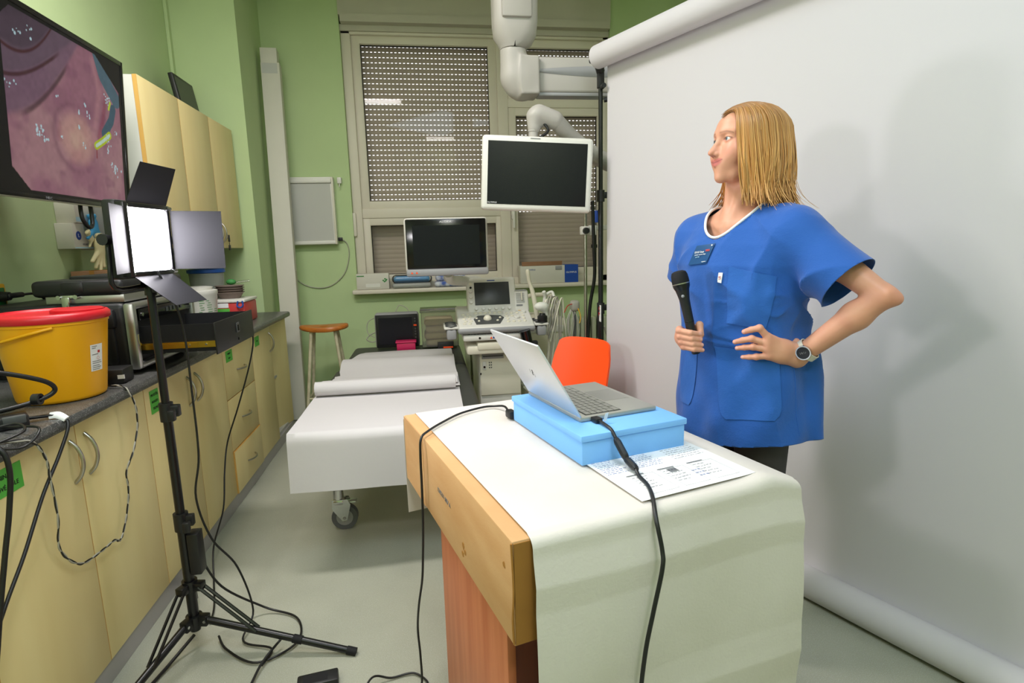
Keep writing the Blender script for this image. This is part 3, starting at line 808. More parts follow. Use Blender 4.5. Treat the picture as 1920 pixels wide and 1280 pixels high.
# ------------------------------------------------------------------ things at the far end of the worktop
m = root('lidded_bucket', 'white lidded bucket with green handwriting behind the open drawer', 'bucket', (-1.35, 3.62, .913))
MB().lathe([(.085, 0), (.10, .20), (.104, .205), (.104, .226), (.09, .230), (.06, .2305)], 28).build('tub', 'white_plastic', m, 50, 'l')
MB().lathe([(.075, .231), (.08, .245), (.05, .250)], 24).build('lid', 'white_plastic', m, 50, 'l')
def bp(a0, a1, z0, z1, o): return MB().grid(6, 2, lambda u, v: ((.0862 + .015 * (z0 + (z1 - z0) * v) / .2 + o) * math.cos(math.radians(a0 + (a1 - a0) * u)), (.0862 + .015 * (z0 + (z1 - z0) * v) / .2 + o) * math.sin(math.radians(a0 + (a1 - a0) * u)), z0 + (z1 - z0) * v))
k = MB(); rr = random.Random(3)
for i in range(26):
    z = .05 + .013 * (i % 10); a0 = -72 + 26 * (i // 10) + rr.uniform(-4, 4); k.join(bp(a0, a0 + rr.uniform(8, 18), z, z + .003, .0006))
k.build('handwriting', 'ink_green', m, None, 'l', 'stuff')
m = root('storage_tub', 'clear round tub with blue rim lid beside the cabinet wall', 'tub', (-1.45, 4.06, .913))
MB().lathe([(.09, 0), (.105, .30), (.107, .315)], 28, cap=False).build('tub', 'cloudy_plastic', m, 50, 'l')
MB().lathe([(.107, .312), (.115, .316), (.115, .334), (.10, .340), (.085, .334), (.088, .326)], 28).build('rim_lid', 'blue_plastic', m, 50, 'l')
m = root('tool_box', 'clear red-lined box with blue clip and green label near wall', 'box', (-1.26, 3.92, .913))
MB().bbox(-.10, .11, -.13, .13, 0, .130, .01).build('box_body', 'red_plastic', m, 30, 'l')
MB().bbox(-.105, .116, -.136, .136, .131, .150, .006).build('box_lid', 'white_plastic', m, 30, 'l')
MB().bbox(-.10, .02, -.1325, -.1305, .055, .095, .0005).build('green_label', 'label_green', m, None, 'l')
MB().bbox(-.06, .015, -.1325, -.1305, .10, .128, .0005).build('white_label', 'paper_sheet', m, None, 'l')
MB().tube([(.075, -.136, .14), (.07, -.142, .11), (.09, -.144, .10), (.105, -.142, .115), (.10, -.136, .14)], .005, 6, 4).build('clip', 'blue_plastic', m, 60, 'l')
m = root('kidney_dish_stack', 'brown pulp dishes stacked on the red box', 'dish', (-1.27, 3.92, 1.064))
for i in range(4):
    k = MB().lathe([(.055, 0), (.075, .035), (.082, .037), (.082, .040), (.07, .038), (.05, .006)], 20, (0, 0, .014 * i), 1.1, .9); k.build('dish', 'tray_brown', m, 50, 'l')
m = root('green_spoon', 'green plastic scoop lying on the brown dishes', 'scoop', (-1.25, 3.92, 1.147))
MB().ball((.0, -.02, .022), .024, 12, 1.3, 1, .8).build('bowl', 'ink_green', m, 60, 'l')
MB().cyl((-.03, -.01, .012), (.10, .03, .024), .006, n=8).build('grip', 'clear_plastic', m, 60, 'l')
m = root('small_carton', 'small white carton with green band beside the bucket', 'box', (-1.33, 3.36, .913))
MB().bbox(-.09, .07, -.06, .10, 0, .075, .003).build('carton_body', 'box_white', m, 30, 'l')
MB().box(-.06, .05, -.0615, -.0595, .03, .05).build('green_band', 'ink_green', m, None, 'l')
m = root('desk_stand', 'black upright stand with foot behind the light panel', 'stand', (-1.36, 3.16, .913))
MB().bbox(-.011, .011, -.008, .008, .008, .46, .002).build('upright', 'black_metal', m, 30, 'l')
MB().bbox(-.12, .02, -.06, .06, 0, .010, .002).build('foot_plate', 'black_metal', m, 30, 'l')
MB().bbox(-.05, .05, -.012, .008, .44, .47, .002).build('cross_piece', 'black_metal', m, 30, 'l')
m = root('folded_wrap', 'crumpled clear wrapping on top of the counter behind rack', 'wrapping', (-1.52, 3.42, .913))
rr = random.Random(4)
for i in range(5): MB().ball((rr.uniform(-.05, .05), rr.uniform(-.08, .08), .07 + .055 * i), .075 - .005 * i, 10, rr.uniform(.8, 1.2), rr.uniform(.9, 1.3), .9).build('wrap_fold', 'cloudy_plastic', m, 30, 'l')

# glove boxes on the wall
def glovebox(y0, y1, z0, z1, lab, x1):
    r = root('glove_box', lab, 'glove box', (XL + .001, (y0 + y1) / 2, z0))
    b = MB().bbox(XL + .001, x1, y0, y1, z0, z1, .003).build('carton', 'box_white', r, 30)
    return r, x1
r, x1 = glovebox(2.885, 3.055, 1.392, 1.508, 'white disposable glove box with round size mark on the wall', -1.575)
MB().cyl((x1, 2.925, 1.452), (x1 + .0008, 2.925, 1.452), .020, n=20).build('size_mark', 'ink_blue', r)
text('size_letter', 'L', .022, 'ink_white', frame((x1 + .001, 2.925, 1.452), (0, 1, 0), (0, 0, 1)), r)
text('lettering', 'HOARTEX.A', .014, 'ink_grey', frame((x1 + .001, 2.985, 1.412), (0, 1, 0), (0, 0, 1)), r)
MB().box(x1, x1 + .0006, 2.886, 3.054, 1.394, 1.400).build('blue_stripe', 'pale_blue', r)
r, x1 = glovebox(2.905, 3.058, 1.509, 1.60, 'pale blue glove box directly under the television', -1.565)
MB().box(x1, x1 + .0006, 2.906, 3.057, 1.515, 1.535).build('blue_stripe', 'pale_blue', r)
def glove(name, lab, mt, c, s, fing, tilt):
    def fn(p):
        d = sd_ell(p, (0, 0, 0), (.018, .040, .055))
        for (y, L_, a) in fing:
            d = smin(d, sd_cap(p, (0, y * .6, -.03), (.006 * math.sin(y * 90), y + L_ * math.sin(a), -.03 - L_ * math.cos(a)), .013, .009), .012)
        return d
    V, F = sdf_mesh(fn, (-.05, -.12, -.20), (.05, .12, .09), .005)
    V = V * s
    r = root(name, lab, 'glove', c)
    V = V @ np.array(Matrix.Rotation(tilt, 3, 'X')).T
    np_object('glove_skin', V, F, mt, r)
    k = MB().lathe([(.020, -.012), (.026, 0), (.024, .012), (.016, .016)], 14, (0, 0, .05), .8, 1.4)
    k.build('cuff', mt, r, 60, 'l').matrix_local = Matrix.Rotation(tilt, 4, 'X') @ Matrix.Scale(s, 4)
glove('rubber_glove', 'blue rubber glove hanging out of the glove box', 'blue_glove', (-1.545, 3.00, 1.50), .80, ((-.03, .06, -.9), (-.015, .05, -.3), (.01, .06, .1), (.03, .05, .5)), .1)
glove('rubber_glove', 'cream latex glove hanging below the blue glove', 'cream_glove', (-1.540, 3.015, 1.405), .90, ((-.03, .07, -.8), (-.012, .09, -.45), (.005, .10, -.3), (.02, .08, -.2)), .0)
glove('rubber_glove', 'cream latex glove beside the size mark of the glove box', 'cream_glove', (-1.548, 2.965, 1.445), .5, ((-.03, .05, -1.0), (.02, .05, .9)), .6)

# socket, plug
sk = root('wall_socket', 'yellow wall socket frame with green insert at left edge', 'socket', (XL, 2.46, 1.21))
MB().bbox(XL, XL + .016, 2.405, 2.500, 1.165, 1.262, .006).build('cover_frame', 'socket_yellow', sk, 30)
MB().bbox(XL + .014, XL + .020, 2.42, 2.487, 1.18, 1.247, .004).build('insert', 'socket_green', sk, 30)
pg = root('power_plug', 'black plug with cable in the yellow wall socket', 'plug', (XL + .021, 2.455, 1.214))
MB().cyl((XL + .021, 2.455, 1.214), (XL + .055, 2.455, 1.214), .020, .016, 16).bbox(XL + .04, XL + .062, 2.445, 2.53, 1.205, 1.225, .006).build('plug_body', 'black_plastic', pg, 40)
MB().tube([(XL + .052, 2.52, 1.214), (XL + .06, 2.60, 1.21), (XL + .065, 2.66, 1.16), (XL + .07, 2.68, 1.06), (XL + .05, 2.72, .96), (XL + .04, 2.76, .925)], .005, 8, 6).build('cord', 'cable_black', pg, 60)
# ------------------------------------------------------------------ LED video light on its tripod
PX, PY = -.845, 1.90
ls = root('light_stand', 'tall black tripod stand carrying the lit LED panel', 'light stand', (PX, PY, 0))
col = [(0.09, .49, .0165), (.47, .87, .0140), (.85, 1.30, .0120)]
for (a, b, r) in col: MB().cyl((PX, PY, a), (PX, PY, b), r, n=18).build('pole', 'black_metal', ls, 40)
def clamp(z, r):
    o = MB().cyl((PX, PY, z - .03), (PX, PY, z + .03), r, n=18).bbox(PX + .006, PX + .04, PY - .012, PY + .012, z - .016, z + .022, .004).build('clamp', 'black_plastic', ls, 40)
    MB().cyl((PX + .03, PY - .012, z), (PX + .034, PY - .045, z), .006, n=8).bbox(PX + .024, PX + .046, PY - .060, PY - .040, z - .018, z + .018, .005).build('knob', 'black_plastic', o, 40)
clamp(.487, .0225); clamp(.862, .0205)
MB().bbox(PX + .015, PX + .050, PY - .02, PY + .03, .30, .445, .004).build('power_brick', 'black_plastic', ls, 30)
lo = MB().cyl((PX, PY, .105), (PX, PY, .145), .026, n=18); up = MB().cyl((PX, PY, .235), (PX, PY, .275), .024, n=18)
feet = [(-.315, 1.795), (-1.010, 1.475), (-1.035, 2.36)]
for fx, fy in feet:
    d = Vector((fx - PX, fy - PY, 0)).normalized()
    a = Vector((PX, PY, .130)) + d * .035; f = Vector((fx, fy, .012))
    lg = MB().cyl(a, f, .0125, .0115, 14).build('leg', 'black_metal', ls, 40)
    mid = a + (f - a) * .36
    MB().cyl(f - (f - a).normalized() * .02, f + (f - a).normalized() * .012, .014, n=14).build('foot_cap', 'black_matte', lg, 40)
    MB().cyl(a + (f - a) * .60, a + (f - a) * .66, .0142, n=14).build('sleeve_ring', 'black_matte', lg, 40)
    side = Vector((-d.y, d.x, 0)) * .011
    for s in (1, -1):
        MB().tube([Vector((PX, PY, .255)) + d * .035 + side * s, mid + side * s + Vector((0, 0, .004))], .0055, 6).build('brace', 'black_metal', lg, 40)
    MB().bbox(0, .05, -.0145, .0145, -.018, .018, .003).tf(Matrix.Translation((PX, PY, .128)) @ rotz(math.atan2(d.y, d.x))).build('leg_bracket', 'black_metal', ls, 30)
    MB().bbox(0, .048, -.0145, .0145, -.014, .014, .003).tf(Matrix.Translation((PX, PY, .255)) @ rotz(math.atan2(d.y, d.x))).build('brace_bracket', 'black_metal', ls, 30)
    p = Vector((PX, PY, .128)) + d * .042
    MB().cyl(p - side * 1.45, p + side * 1.45, .005, n=8).build('rivet', 'chrome', ls, 40)
lo.build('lower_collar', 'black_metal', ls, 40); up.build('upper_collar', 'black_metal', ls, 40)
# panel: looks at the woman; x across the face, y up, z out of the lit face
PH = root('led_panel', 'lit square LED video light with four black barn doors', 'video light', (PX, PY, 1.31))
nrm = Vector((.990, -.145, -.02))
xd = Vector((0, 0, 1)).cross(nrm).normalized()
PM = frame(Vector((-.832, 1.89, 1.402)) , xd, nrm.cross(xd))
hw, hh = .099, .092
MB().bbox(-hw - .02, hw + .02, -hh - .02, hh + .02, -.045, -.004, .008).tf(PM).build('housing', 'black_plastic', PH, 30)
m = MB().bbox(-hw - .018, -hw, -hh - .014, hh + .014, -.006, .018, .002).bbox(hw, hw + .012, -hh - .014, hh + .014, -.006, .012, .002).bbox(-hw, hw, hh, hh + .014, -.006, .012, .002).bbox(-hw, hw, -hh - .014, -hh, -.006, .012, .002)
m.tf(PM).build('face_frame', 'black_metal', PH, 30)
mat('led_diffuser', (255, 255, 255), .5, emit=(252, 248, 255), estr=54.0)
MB().box(-hw, hw, -hh, hh, -.004, .002).tf(PM).build('diffuser', 'led_diffuser', PH)
for (x, y) in ((-hw - .006, hh + .006), (hw + .006, hh + .006), (-hw - .006, -hh - .006), (hw + .006, -hh - .006)):
    MB().cyl((x - .010, y, .012), (x + .010, y, .012), .006, n=10).tf(PM).build('hinge', 'chrome', PH, 40)
def door(hinge, dirv, axis, w0, w1, ln):
    """flat trapezoid: hinge point, direction it folds to, its hinge axis (panel frame)"""
    h = Vector(hinge); d = Vector(dirv).normalized(); a = Vector(axis)
    n = d.cross(a).normalized()
    P = [h - a * w0, h + a * w0, h + d * ln + a * w1, h + d * ln - a * w1]
    V = [PM @ (p + n * .0008) for p in P] + [PM @ (p - n * .0008) for p in P]
    MB().add([v[:] for v in V], [(0, 1, 2, 3), (7, 6, 5, 4), (0, 4, 5, 1), (1, 5, 6, 2), (2, 6, 7, 3), (3, 7, 4, 0)]).build('barn_door', 'barn_black', PH)
mat('barn_black', (22, 22, 26), .55, spec=.25)
door((-hw - .020, 0, .018), (-.935, 0, .355), (0, 1, 0), .092, .092, .140)
door((hw + .012, 0, .012), (.25, 0, .97), (0, 1, 0), .092, .092, .150)
door((0, hh + .014, .012), (0, .93, .40), (1, 0, 0), .095, .085, .120)
door((0, -hh - .014, .012), (0, -.62, .78), (1, 0, 0), .095, .085, .135)
m = MB().tube([PM @ Vector(p) for p in ((-hw - .035, .0, -.025), (-hw - .038, -.06, -.025), (-hw - .03, -.135, -.025), (0, -.138, -.025), (hw + .03, -.135, -.025), (hw + .038, -.06, -.025), (hw + .035, .0, -.025))], .007, 8, 4)
m.build('yoke', 'black_metal', PH, 60)
for s in (-1, 1): MB().cyl(PM @ Vector((s * (hw + .02), 0, -.025)), PM @ Vector((s * (hw + .058), 0, -.025)), .012, .016, 12).build('tilt_knob', 'black_plastic', PH, 40)
q = PM @ Vector((0, -.138, -.025))
MB().tube([q, (PX, PY, 1.30), (PX, PY, 1.235)], [.012, .015, .017], 12).build('spigot', 'black_metal', PH, 50)
MB().cyl((PX + .0, PY, 1.255), (PX + .035, PY - .035, 1.255), .005, n=8).bbox(PX + .026, PX + .046, PY - .055, PY - .030, 1.245, 1.265, .004).build('spigot_knob', 'black_plastic', PH, 40)

# ------------------------------------------------------------------ cables on the left
def cable(name, lab, pts, r=.0042, mt='cable_black', sm=8, cat='cable'):
    return tag(MB().tube(pts, r, 8, sm).build(name, mt, None, 60), lab, cat)
cable('power_cable', 'black cable running down the stand and across floor', [(PX + .03, PY - .01, 1.31), (PX + .065, PY + .03, 1.15), (PX + .07, PY + .03, .90), (PX + .07, PY + .02, .70), (PX + .05, PY + .01, .56), (PX + .075, PY + .03, .40), (PX + .12, PY + .10, .25), (PX + .15, PY + .12, .06), (PX + .14, PY + .02, .012), (PX + .25, PY - .04, .012), (PX + .24, PY - .12, .012)], .0036)
cable('power_cable', 'black cable looped in a ring at the tripod foot', [(PX + .03, PY + .02, .36), (PX + .06, PY + .1, .18), (PX + .17, PY + .18, .03), (PX + .30, PY + .12, .010), (PX + .33, PY - .02, .010), (PX + .22, PY - .10, .010), (PX + .10, PY - .02, .012), (PX + .05, PY + .05, .02)], .004)
cable('power_cable', 'black cable hanging from the rack drawer down past the drawers', [(-.83, 2.80, 1.02), (-.835, 2.82, .93), (-.87, 2.82, .80), (-.93, 2.80, .62), (-1.00, 2.82, .45), (-1.00, 2.74, .33), (-.98, 2.62, .20), (-.97, 2.44, .11), (-.93, 2.30, .03), (-.88, 2.15, .010), (-.86, 2.05, .010)], .0036)
cable('power_cable', 'black cable curving on floor below the tripod towards camera', [(PX + .28, PY - .03, .035), (PX + .24, PY - .12, .02), (PX + .22, PY - .25, .008), (PX + .17, PY - .42, .008), (PX + .12, PY - .62, .008)], .0042)
cable('power_cable', 'thick black cable crossing floor at the cabinet kick plate', [(PX - .02, PY + .03, .05), (PX - .07, PY - .06, .012), (PX - .10, PY - .22, .010), (PX - .09, PY - .40, .010), (PX - .02, PY - .60, .010)], .0055)
# twisted black-white cable drooping over the cabinet doors
m = MB(); base = [(-1.20, 2.10, .922), (-1.10, 2.075, .920), (-1.035, 2.05, .918), (-1.012, 2.055, .86), (-1.015, 2.06, .78), (-1.02, 2.02, .70), (-1.035, 1.99, .64), (-1.04, 1.995, .57), (-1.045, 1.97, .49), (-1.045, 1.92, .435), (-1.045, 1.88, .45), (-1.045, 1.80, .455), (-1.045, 1.70, .475), (-1.045, 1.63, .56), (-1.03, 1.62, .66), (-1.02, 1.60, .78), (-1.008, 1.575, .85), (-1.015, 1.535, .905), (-1.07, 1.47, .921)]
def resample(P, k):
    P = [Vector(p) for p in P]; Q = []; m_ = len(P)
    for i in range(m_ - 1):
        a, b, c, d = P[max(i - 1, 0)], P[i], P[i + 1], P[min(i + 2, m_ - 1)]
        for j in range(k):
            t = j / k; Q.append(.5 * (2 * b + (c - a) * t + (2 * a - 5 * b + 4 * c - d) * t * t + (3 * b - a - 3 * c + d) * t ** 3))
    return Q + [P[-1]]
Q = resample(base, 14)
tw = root('twisted_cable', 'twisted black and white cable drooping across the cabinet doors', 'cable', (-1.05, 1.85, .44))
for ph, mt in ((0, 'cable_black'), (PI, 'cable_grey')):
    pts = [q + Vector((0, math.cos(i * .55 + ph), math.sin(i * .55 + ph))) * .0022 for i, q in enumerate(Q)]
    MB().tube(pts, .0024, 6).build('strand', mt, tw, 60)
cable('power_cable', 'black cable hanging down the front of the near cabinet', [(-1.17, 1.66, .925), (-1.10, 1.70, .922), (-1.045, 1.712, .919), (-1.018, 1.705, .895), (-1.025, 1.662, .826), (-1.03, 1.577, .74), (-1.03, 1.479, .629), (-1.03, 1.382, .534), (-1.03, 1.25, .38), (-1.025, 1.16, .18), (-.99, 1.08, .012), (-.90, .95, .010)], .0046)
cable('power_cable', 'thick black cable at the left edge of the worktop', [(-1.20, 1.44, .925), (-1.10, 1.455, .927), (-1.03, 1.458, .915), (-1.012, 1.456, .86), (-1.02, 1.443, .76), (-1.025, 1.414, .666), (-1.03, 1.36, .50), (-1.03, 1.28, .25), (-1.0, 1.20, .012), (-.93, 1.02, .012)], .0062)
cable('power_cable', 'black cable with ring bending in front of the yellow bin', [(-1.30, 1.52, 1.10), (-1.16, 1.62, 1.075), (-1.075, 1.70, 1.03), (-1.055, 1.735, .995), (-1.075, 1.72, .972), (-1.13, 1.66, .960), (-1.24, 1.53, .955)], .0065)
tag(MB().lathe([(.008, -.009), (.016, -.009), (.016, .009), (.008, .009), (.008, -.009)], 16, (0, 0, 0), cap=False).tf(frame((-1.085, 1.705, .972), (0, 1, 0), (0, 0, 1))).build('cable_ring', 'black_plastic', None, 40), 'black ferrite ring on cable before the yellow bin', 'ring')
cable('power_cable', 'loose black cable coil on worktop left of the adapter', [(-1.20, 1.66, .921), (-1.10, 1.60, .927), (-1.00, 1.56, .930), (-1.005, 1.50, .90), (-1.06, 1.45, .923), (-1.13, 1.50, .93), (-1.06, 1.56, .945), (-1.01, 1.52, .935), (-1.05, 1.44, .92)], .0034)
cable('power_cable', 'black cable lying on worktop beside the clear tray', [(-1.50, 1.62, .925), (-1.32, 1.69, .93), (-1.20, 1.74, .922), (-1.13, 1.70, .919), (-1.23, 1.60, .924), (-1.36, 1.50, .95), (-1.48, 1.47, 1.03)], .006)
m = root('power_adapter', 'black laptop power adapter on worktop before the bin', 'adapter', (-1.135, 1.635, .913), .65)
MB().bbox(-.075, .055, -.032, .032, 0, .034, .006).build('housing', 'black_plastic', m, 30, 'l')
MB().bbox(-.0, .05, -.033, -.018, .012, .035, .004).build('grey_plate', 'device_dark', m, 30, 'l')
tag(MB().tube([(-1.065, 1.712, .9215), (-1.045, 1.713, .9215), (-1.022, 1.708, .910)], [.011, .011, .009], 8, 4, flat=.45).build('cable_tag', 'paper_sheet', None, 40), 'white paper tag wrapped on cable at worktop edge', 'tag')
m = root('plastic_tray', 'clear plastic tray left of the yellow bin', 'tray', (-1.33, 1.72, .913))
MB().bbox(-.14, -.02, -.16, .10, .0, .020, .003).build('tray_base', 'cardboard', m, 30, 'l')
each([MB().bbox(-.13, -.03, -.15 + i * .06, -.10 + i * .06, .021, .125, .012, 2) for i in range(4)], 'compartment', 'cloudy_plastic', m, 40, 'l')
# ------------------------------------------------------------------ white post leaning in the corner
po = root('leaning_post', 'long white boxed post leaning in the back corner', 'post', (-1.05, 4.72, 0))
a = Vector((-1.098, 4.665, 0)); b = Vector((-1.134, 4.90, 2.885))
Mp = frame(a, (1, .05, 0), (b - a)); L_ = (b - a).length
Mp = Mp @ Matrix.Rotation(0, 4, 'X')
MB().bbox(-.068, .068, 0.006, L_ - .11, -.062, .03, .003).tf(Mp).build('column', 'box_white', po, 30)
MB().bbox(-.066, .054, L_ - .112, L_, -.060, .028, .003).tf(Mp).build('end_sleeve', 'box_white', po, 30)
MB().box(-.060, .052, L_ - .19, L_ - .115, .0300, .0310).tf(Mp).build('tape_strip', 'carcass_grey', po)
MB().box(.066, .070, .01, 1.2, -.05, .025).tf(Mp).build('corner_strip', 'header_beige', po)
# light box on the back wall
lb = root('x_ray_light_box', 'white wall light box for viewing films left of window', 'light box', (-.92, YB, 1.40))
MB().bbox(-1.12, -.728, 4.995, YB - .001, 1.398, 1.945, .006).build('housing', 'white_plastic', lb, 30)
MB().box(-1.10, -.752, 4.9925, 4.996, 1.435, 1.90).build('diffuser', 'carcass_grey', lb)
MB().bbox(-1.115, -.74, 4.975, 4.997, 1.895, 1.93, .008).bbox(-1.115, -.74, 4.98, 4.997, 1.402, 1.43, .005).build('film_rail', 'white_plastic', lb, 30)
MB().bbox(-.742, -.727, 4.985, 4.998, 1.40, 1.94, .003).build('side_rail', 'device_cream', lb, 30)
MB().bbox(-.70, -.665, 5.03, YB - .001, 1.895, 1.945, .005).cyl((-.683, 5.045, 1.90), (-.683, 5.02, 1.865), .004, n=8).build('wall_hook', 'white_plastic', lb, 30)
MB().bbox(-.726, -.690, 5.03, 5.045, 1.425, 1.455, .004).build('switch', 'black_plastic', lb, 30)
tag(MB().tube([(-.70, 5.05, 1.44), (-.66, 5.06, 1.40), (-.65, 5.06, 1.30), (-.70, 5.06, 1.15), (-.82, 5.06, 1.05), (-.96, 5.06, 1.04), (-1.08, 5.06, 1.10), (-1.15, 5.06, 1.22)], .004, 6, 8).build('lamp_cord', 'cable_grey', None, 60), 'grey cord drooping on green wall below the light box', 'cord')

# ------------------------------------------------------------------ stool
so = root('work_stool', 'wooden saddle stool with cream metal legs beside the bed', 'stool', (-.815, 4.56, 0))
n = 40; top = []; bot = []
outline = []
for i in range(n):
    t = 2 * PI * i / n
    rx = .165 + .02 * math.cos(2 * t); ry = .115 + .045 * max(0, math.cos(t)) ** 1.0
    outline.append((rx * math.cos(t), ry * math.sin(t)))
m = MB()
rings = [(.94, .735), (1.0, .745), (1.0, .760), (.95, .770), (.6, .768), (.25, .765)]
vs = []; fs = []
for s, z in rings:
    for (x, y) in outline: vs.append((x * s, y * s, z + .012 * (x / .17) ** 2))
for k in range(len(rings) - 1):
    for i in range(n): fs.append((k * n + i, k * n + (i + 1) % n, (k + 1) * n + (i + 1) % n, (k + 1) * n + i))
fs.append(tuple(range(n - 1, -1, -1))); fs.append(tuple(range((len(rings) - 1) * n, len(rings) * n)))
m.add(vs, fs).build('seat', 'stool_wood', so, 50, 'l')
tops = [(-.11, -.07), (.11, -.07), (-.11, .07), (.11, .07)]
for (x, y) in tops:
    f = (x * 1.5, y * 1.7, 0)
    MB().cyl((x * .8, y * .8, .742), f, .013, n=10).build('leg', 'stool_paint', so, 40, 'l')
k = MB(); P4 = [Vector((x * 1.29, y * 1.43, .22)) for x, y in (tops[0], tops[1], tops[3], tops[2])]
for i in range(4): k.cyl(P4[i], P4[(i + 1) % 4], .008, n=8)
k.build('foot_ring', 'stool_paint', so, 40, 'l')

# ------------------------------------------------------------------ examination bed
BX0, BX1, BY0, BY1, BZ = -.600, .225, 2.335, 4.42, .615
bd = root('examination_bed', 'black padded examination bed on casters under white paper', 'bed', (-.21, 3.38, 0))
def pad(x0, x1, y0, y1, z0, z1, r=.035):
    return MB().bbox(x0, x1, y0, y1, z0, z1, r, 4)
pad(BX0, BX1, BY0, 3.62, BZ - .085, BZ - .004).build('mattress', 'upholstery_black', bd, 40)
pad(BX0 + .02, BX1, 3.63, BY1, BZ - .085, BZ - .002, .04).build('head_section', 'upholstery_black', bd, 40)
MB().bbox(BX0 + .05, BX1 - .05, BY0 + .05, BY1 - .05, BZ - .125, BZ - .087, .004).build('frame', 'white_plastic', bd, 30)
for (x, y) in ((-.485, 2.72), (.09, 2.72), (-.485, 4.1), (.09, 4.1)):
    l = MB().cyl((x, y, .205), (x, y, BZ - .12), .020, n=14).build('leg', 'white_plastic', bd, 40)
    MB().cyl((x, y, .155), (x, y, .205), .026, .024, 14).build('swivel', 'chrome', l, 40)
    wy = y - .012; wx = x + .02
    MB().bbox(x - .028, x + .03, y - .03, y + .03, .128, .160, .012).build('fork', 'chrome', l, 40)
    for sy in (-.024, .022): MB().prism([(x - .028, .158), (x + .045, .158), (x + .058, .130), (wx + .018, .050), (wx - .006, .048), (x - .030, .11)], 0, .003, frame((0, y + sy, 0), (1, 0, 0), (0, 0, 1))).build('fork_plate', 'chrome', l, 30)
    MB().bbox(x + .02, x + .085, y - .02, y + .02, .135, .143, .003).build('brake_lever', 'chrome', l, 40)
    wl_ = MB().cyl((wx + .005, y - .018, .0625), (wx + .005, y + .018, .0625), .0625, n=28)
    wl_.build('wheel', 'rubber_grey', l, 40)
    MB().cyl((wx + .005, y - .0195, .0625), (wx + .005, y + .0195, .0625), .040, n=22).cyl((wx + .005, y - .028, .0625), (wx + .005, y + .028, .0625), .008, n=10).build('hub', 'device_grey', l, 40)
MB().cyl((-.485, 2.72, .30), (-.485, 4.1, .30), .014, n=10).cyl((.09, 2.72, .30), (.09, 4.1, .30), .014, n=10).cyl((-.485, 4.1, .30), (.09, 4.1, .30), .014, n=10).build('cross_bar', 'white_plastic', bd, 40)
# lever and box under the frame
MB().bbox(-.27, -.20, 2.60, 2.66, .39, .49, .006).cyl((-.235, 2.63, .34), (-.235, 2.63, .39), .012, n=10).build('height_lever', 'rubber_grey', bd, 30)
# paper laid over it
def sheet_near(u, v):
    x = -.602 + u * .735; s = v * 1.0
    hang = .25; tot = hang + .62
    d = s * tot
    wob = .004 * math.sin(9 * u + 2) + .006 * math.sin(4.3 * u + 5 * v)
    if d < hang:
        z = BZ - hang + d + .010 * math.sin(3 * u + 1) * (1 - d / hang); y = BY0 - .012 - .02 * (1 - d / hang) * (0.6 + .4 * math.sin(6 * u)) + wob * .8
        k = max(0, 1 - (hang - d) / .02)
        return (x, y + .010 * k, min(z, BZ + .003))
    e = d - hang
    return (x + .01 * e, BY0 + .004 + e, BZ + .003 + .003 * (math.sin(5 * u + 9 * v) * .5 + .5))
tag(MB().sheet(30, 48, sheet_near, .0012).build('paper_sheet', 'paper_white', None, 60), 'white paper sheet hanging over the near end of the bed', 'paper')
def sheet_far(u, v):
    y = 2.985 + v * 1.125
    xl = -.585 + .03 * math.sin(7 * v) + (.03 if v > .35 else 0) + .13 * max(0, v - .45)
    x = xl + u * (.145 - xl)
    lift = .035 * math.exp(-((v - .62) / .10) ** 2) + .012 * math.exp(-((v - .90) / .08) ** 2) + .012 * math.exp(-((v - .22) / .05) ** 2)
    return (x, y, BZ + .006 + lift + .004 * (math.sin(6 * u + 11 * v) + 1) * .5)
tag(MB().sheet(24, 56, sheet_far, .0012).build('paper_sheet', 'paper_white', None, 60), 'rumpled white paper covering the far half of the bed', 'paper')
def sheet_mid(u, v):
    return (-.595 + u * .73, 3.02 + v * .19, BZ + .020 + .018 * math.sin(PI * v) + .003 * math.sin(5 * u))
tag(MB().sheet(20, 10, sheet_mid, .0012).build('paper_sheet', 'paper_white', None, 60), 'folded white paper strip behind the paper roll on bed', 'paper')
pr = root('paper_roll', 'white roll of examination paper lying across the bed', 'paper roll', (-.235, 2.925, BZ + .008))
MB().cyl((-.59, 2.925, BZ + .046), (.118, 2.93, BZ + .046), .036, n=28).build('wound_paper', 'paper_white', pr, 50)
MB().cyl((-.592, 2.925, BZ + .046), (.120, 2.93, BZ + .046), .015, n=16).build('core', 'cardboard_brown', pr, 50)

# patient monitor, pink box, clear box of cloths on the bed's far end
pm = root('patient_monitor', 'black patient monitor with orange button at head of the bed', 'monitor', (-.24, 4.30, .62))
MB().bbox(-.400, -.080, 4.235, 4.36, .625, .882, .02, 3).build('housing', 'device_grey', pm, 40)
MB().bbox(-.392, -.088, 4.226, 4.240, .633, .874, .004).build('front_plate', 'black_plastic', pm, 30)
MB().box(-.370, -.128, 4.2245, 4.2265, .655, .852).build('screen', 'screen_off', pm)
MB().bbox(-.118, -.096, 4.222, 4.228, .785, .797, .001).build('alarm_button', 'orange_plastic', pm)
each([MB().cyl((-.107, 4.222, z), (-.107, 4.228, z), .006, n=10) for z in (.84, .82, .765, .745, .725, .70)], 'button', 'device_dark', pm, 40)
MB().tube([(-.38, 4.36, .74), (-.44, 4.33, .72), (-.47, 4.30, .69), (-.43, 4.25, .675), (-.40, 4.25, .68)], .004, 6, 6).tube([(-.35, 4.33, .86), (-.45, 4.33, .82), (-.46, 4.30, .74), (-.405, 4.24, .71)], .003, 6, 6).tube([(-.25, 4.33, .88), (-.22, 4.34, .93), (-.17, 4.34, .91), (-.15, 4.33, .88)], .003, 6, 6).build('lead_wires', 'cable_grey', pm, 60)
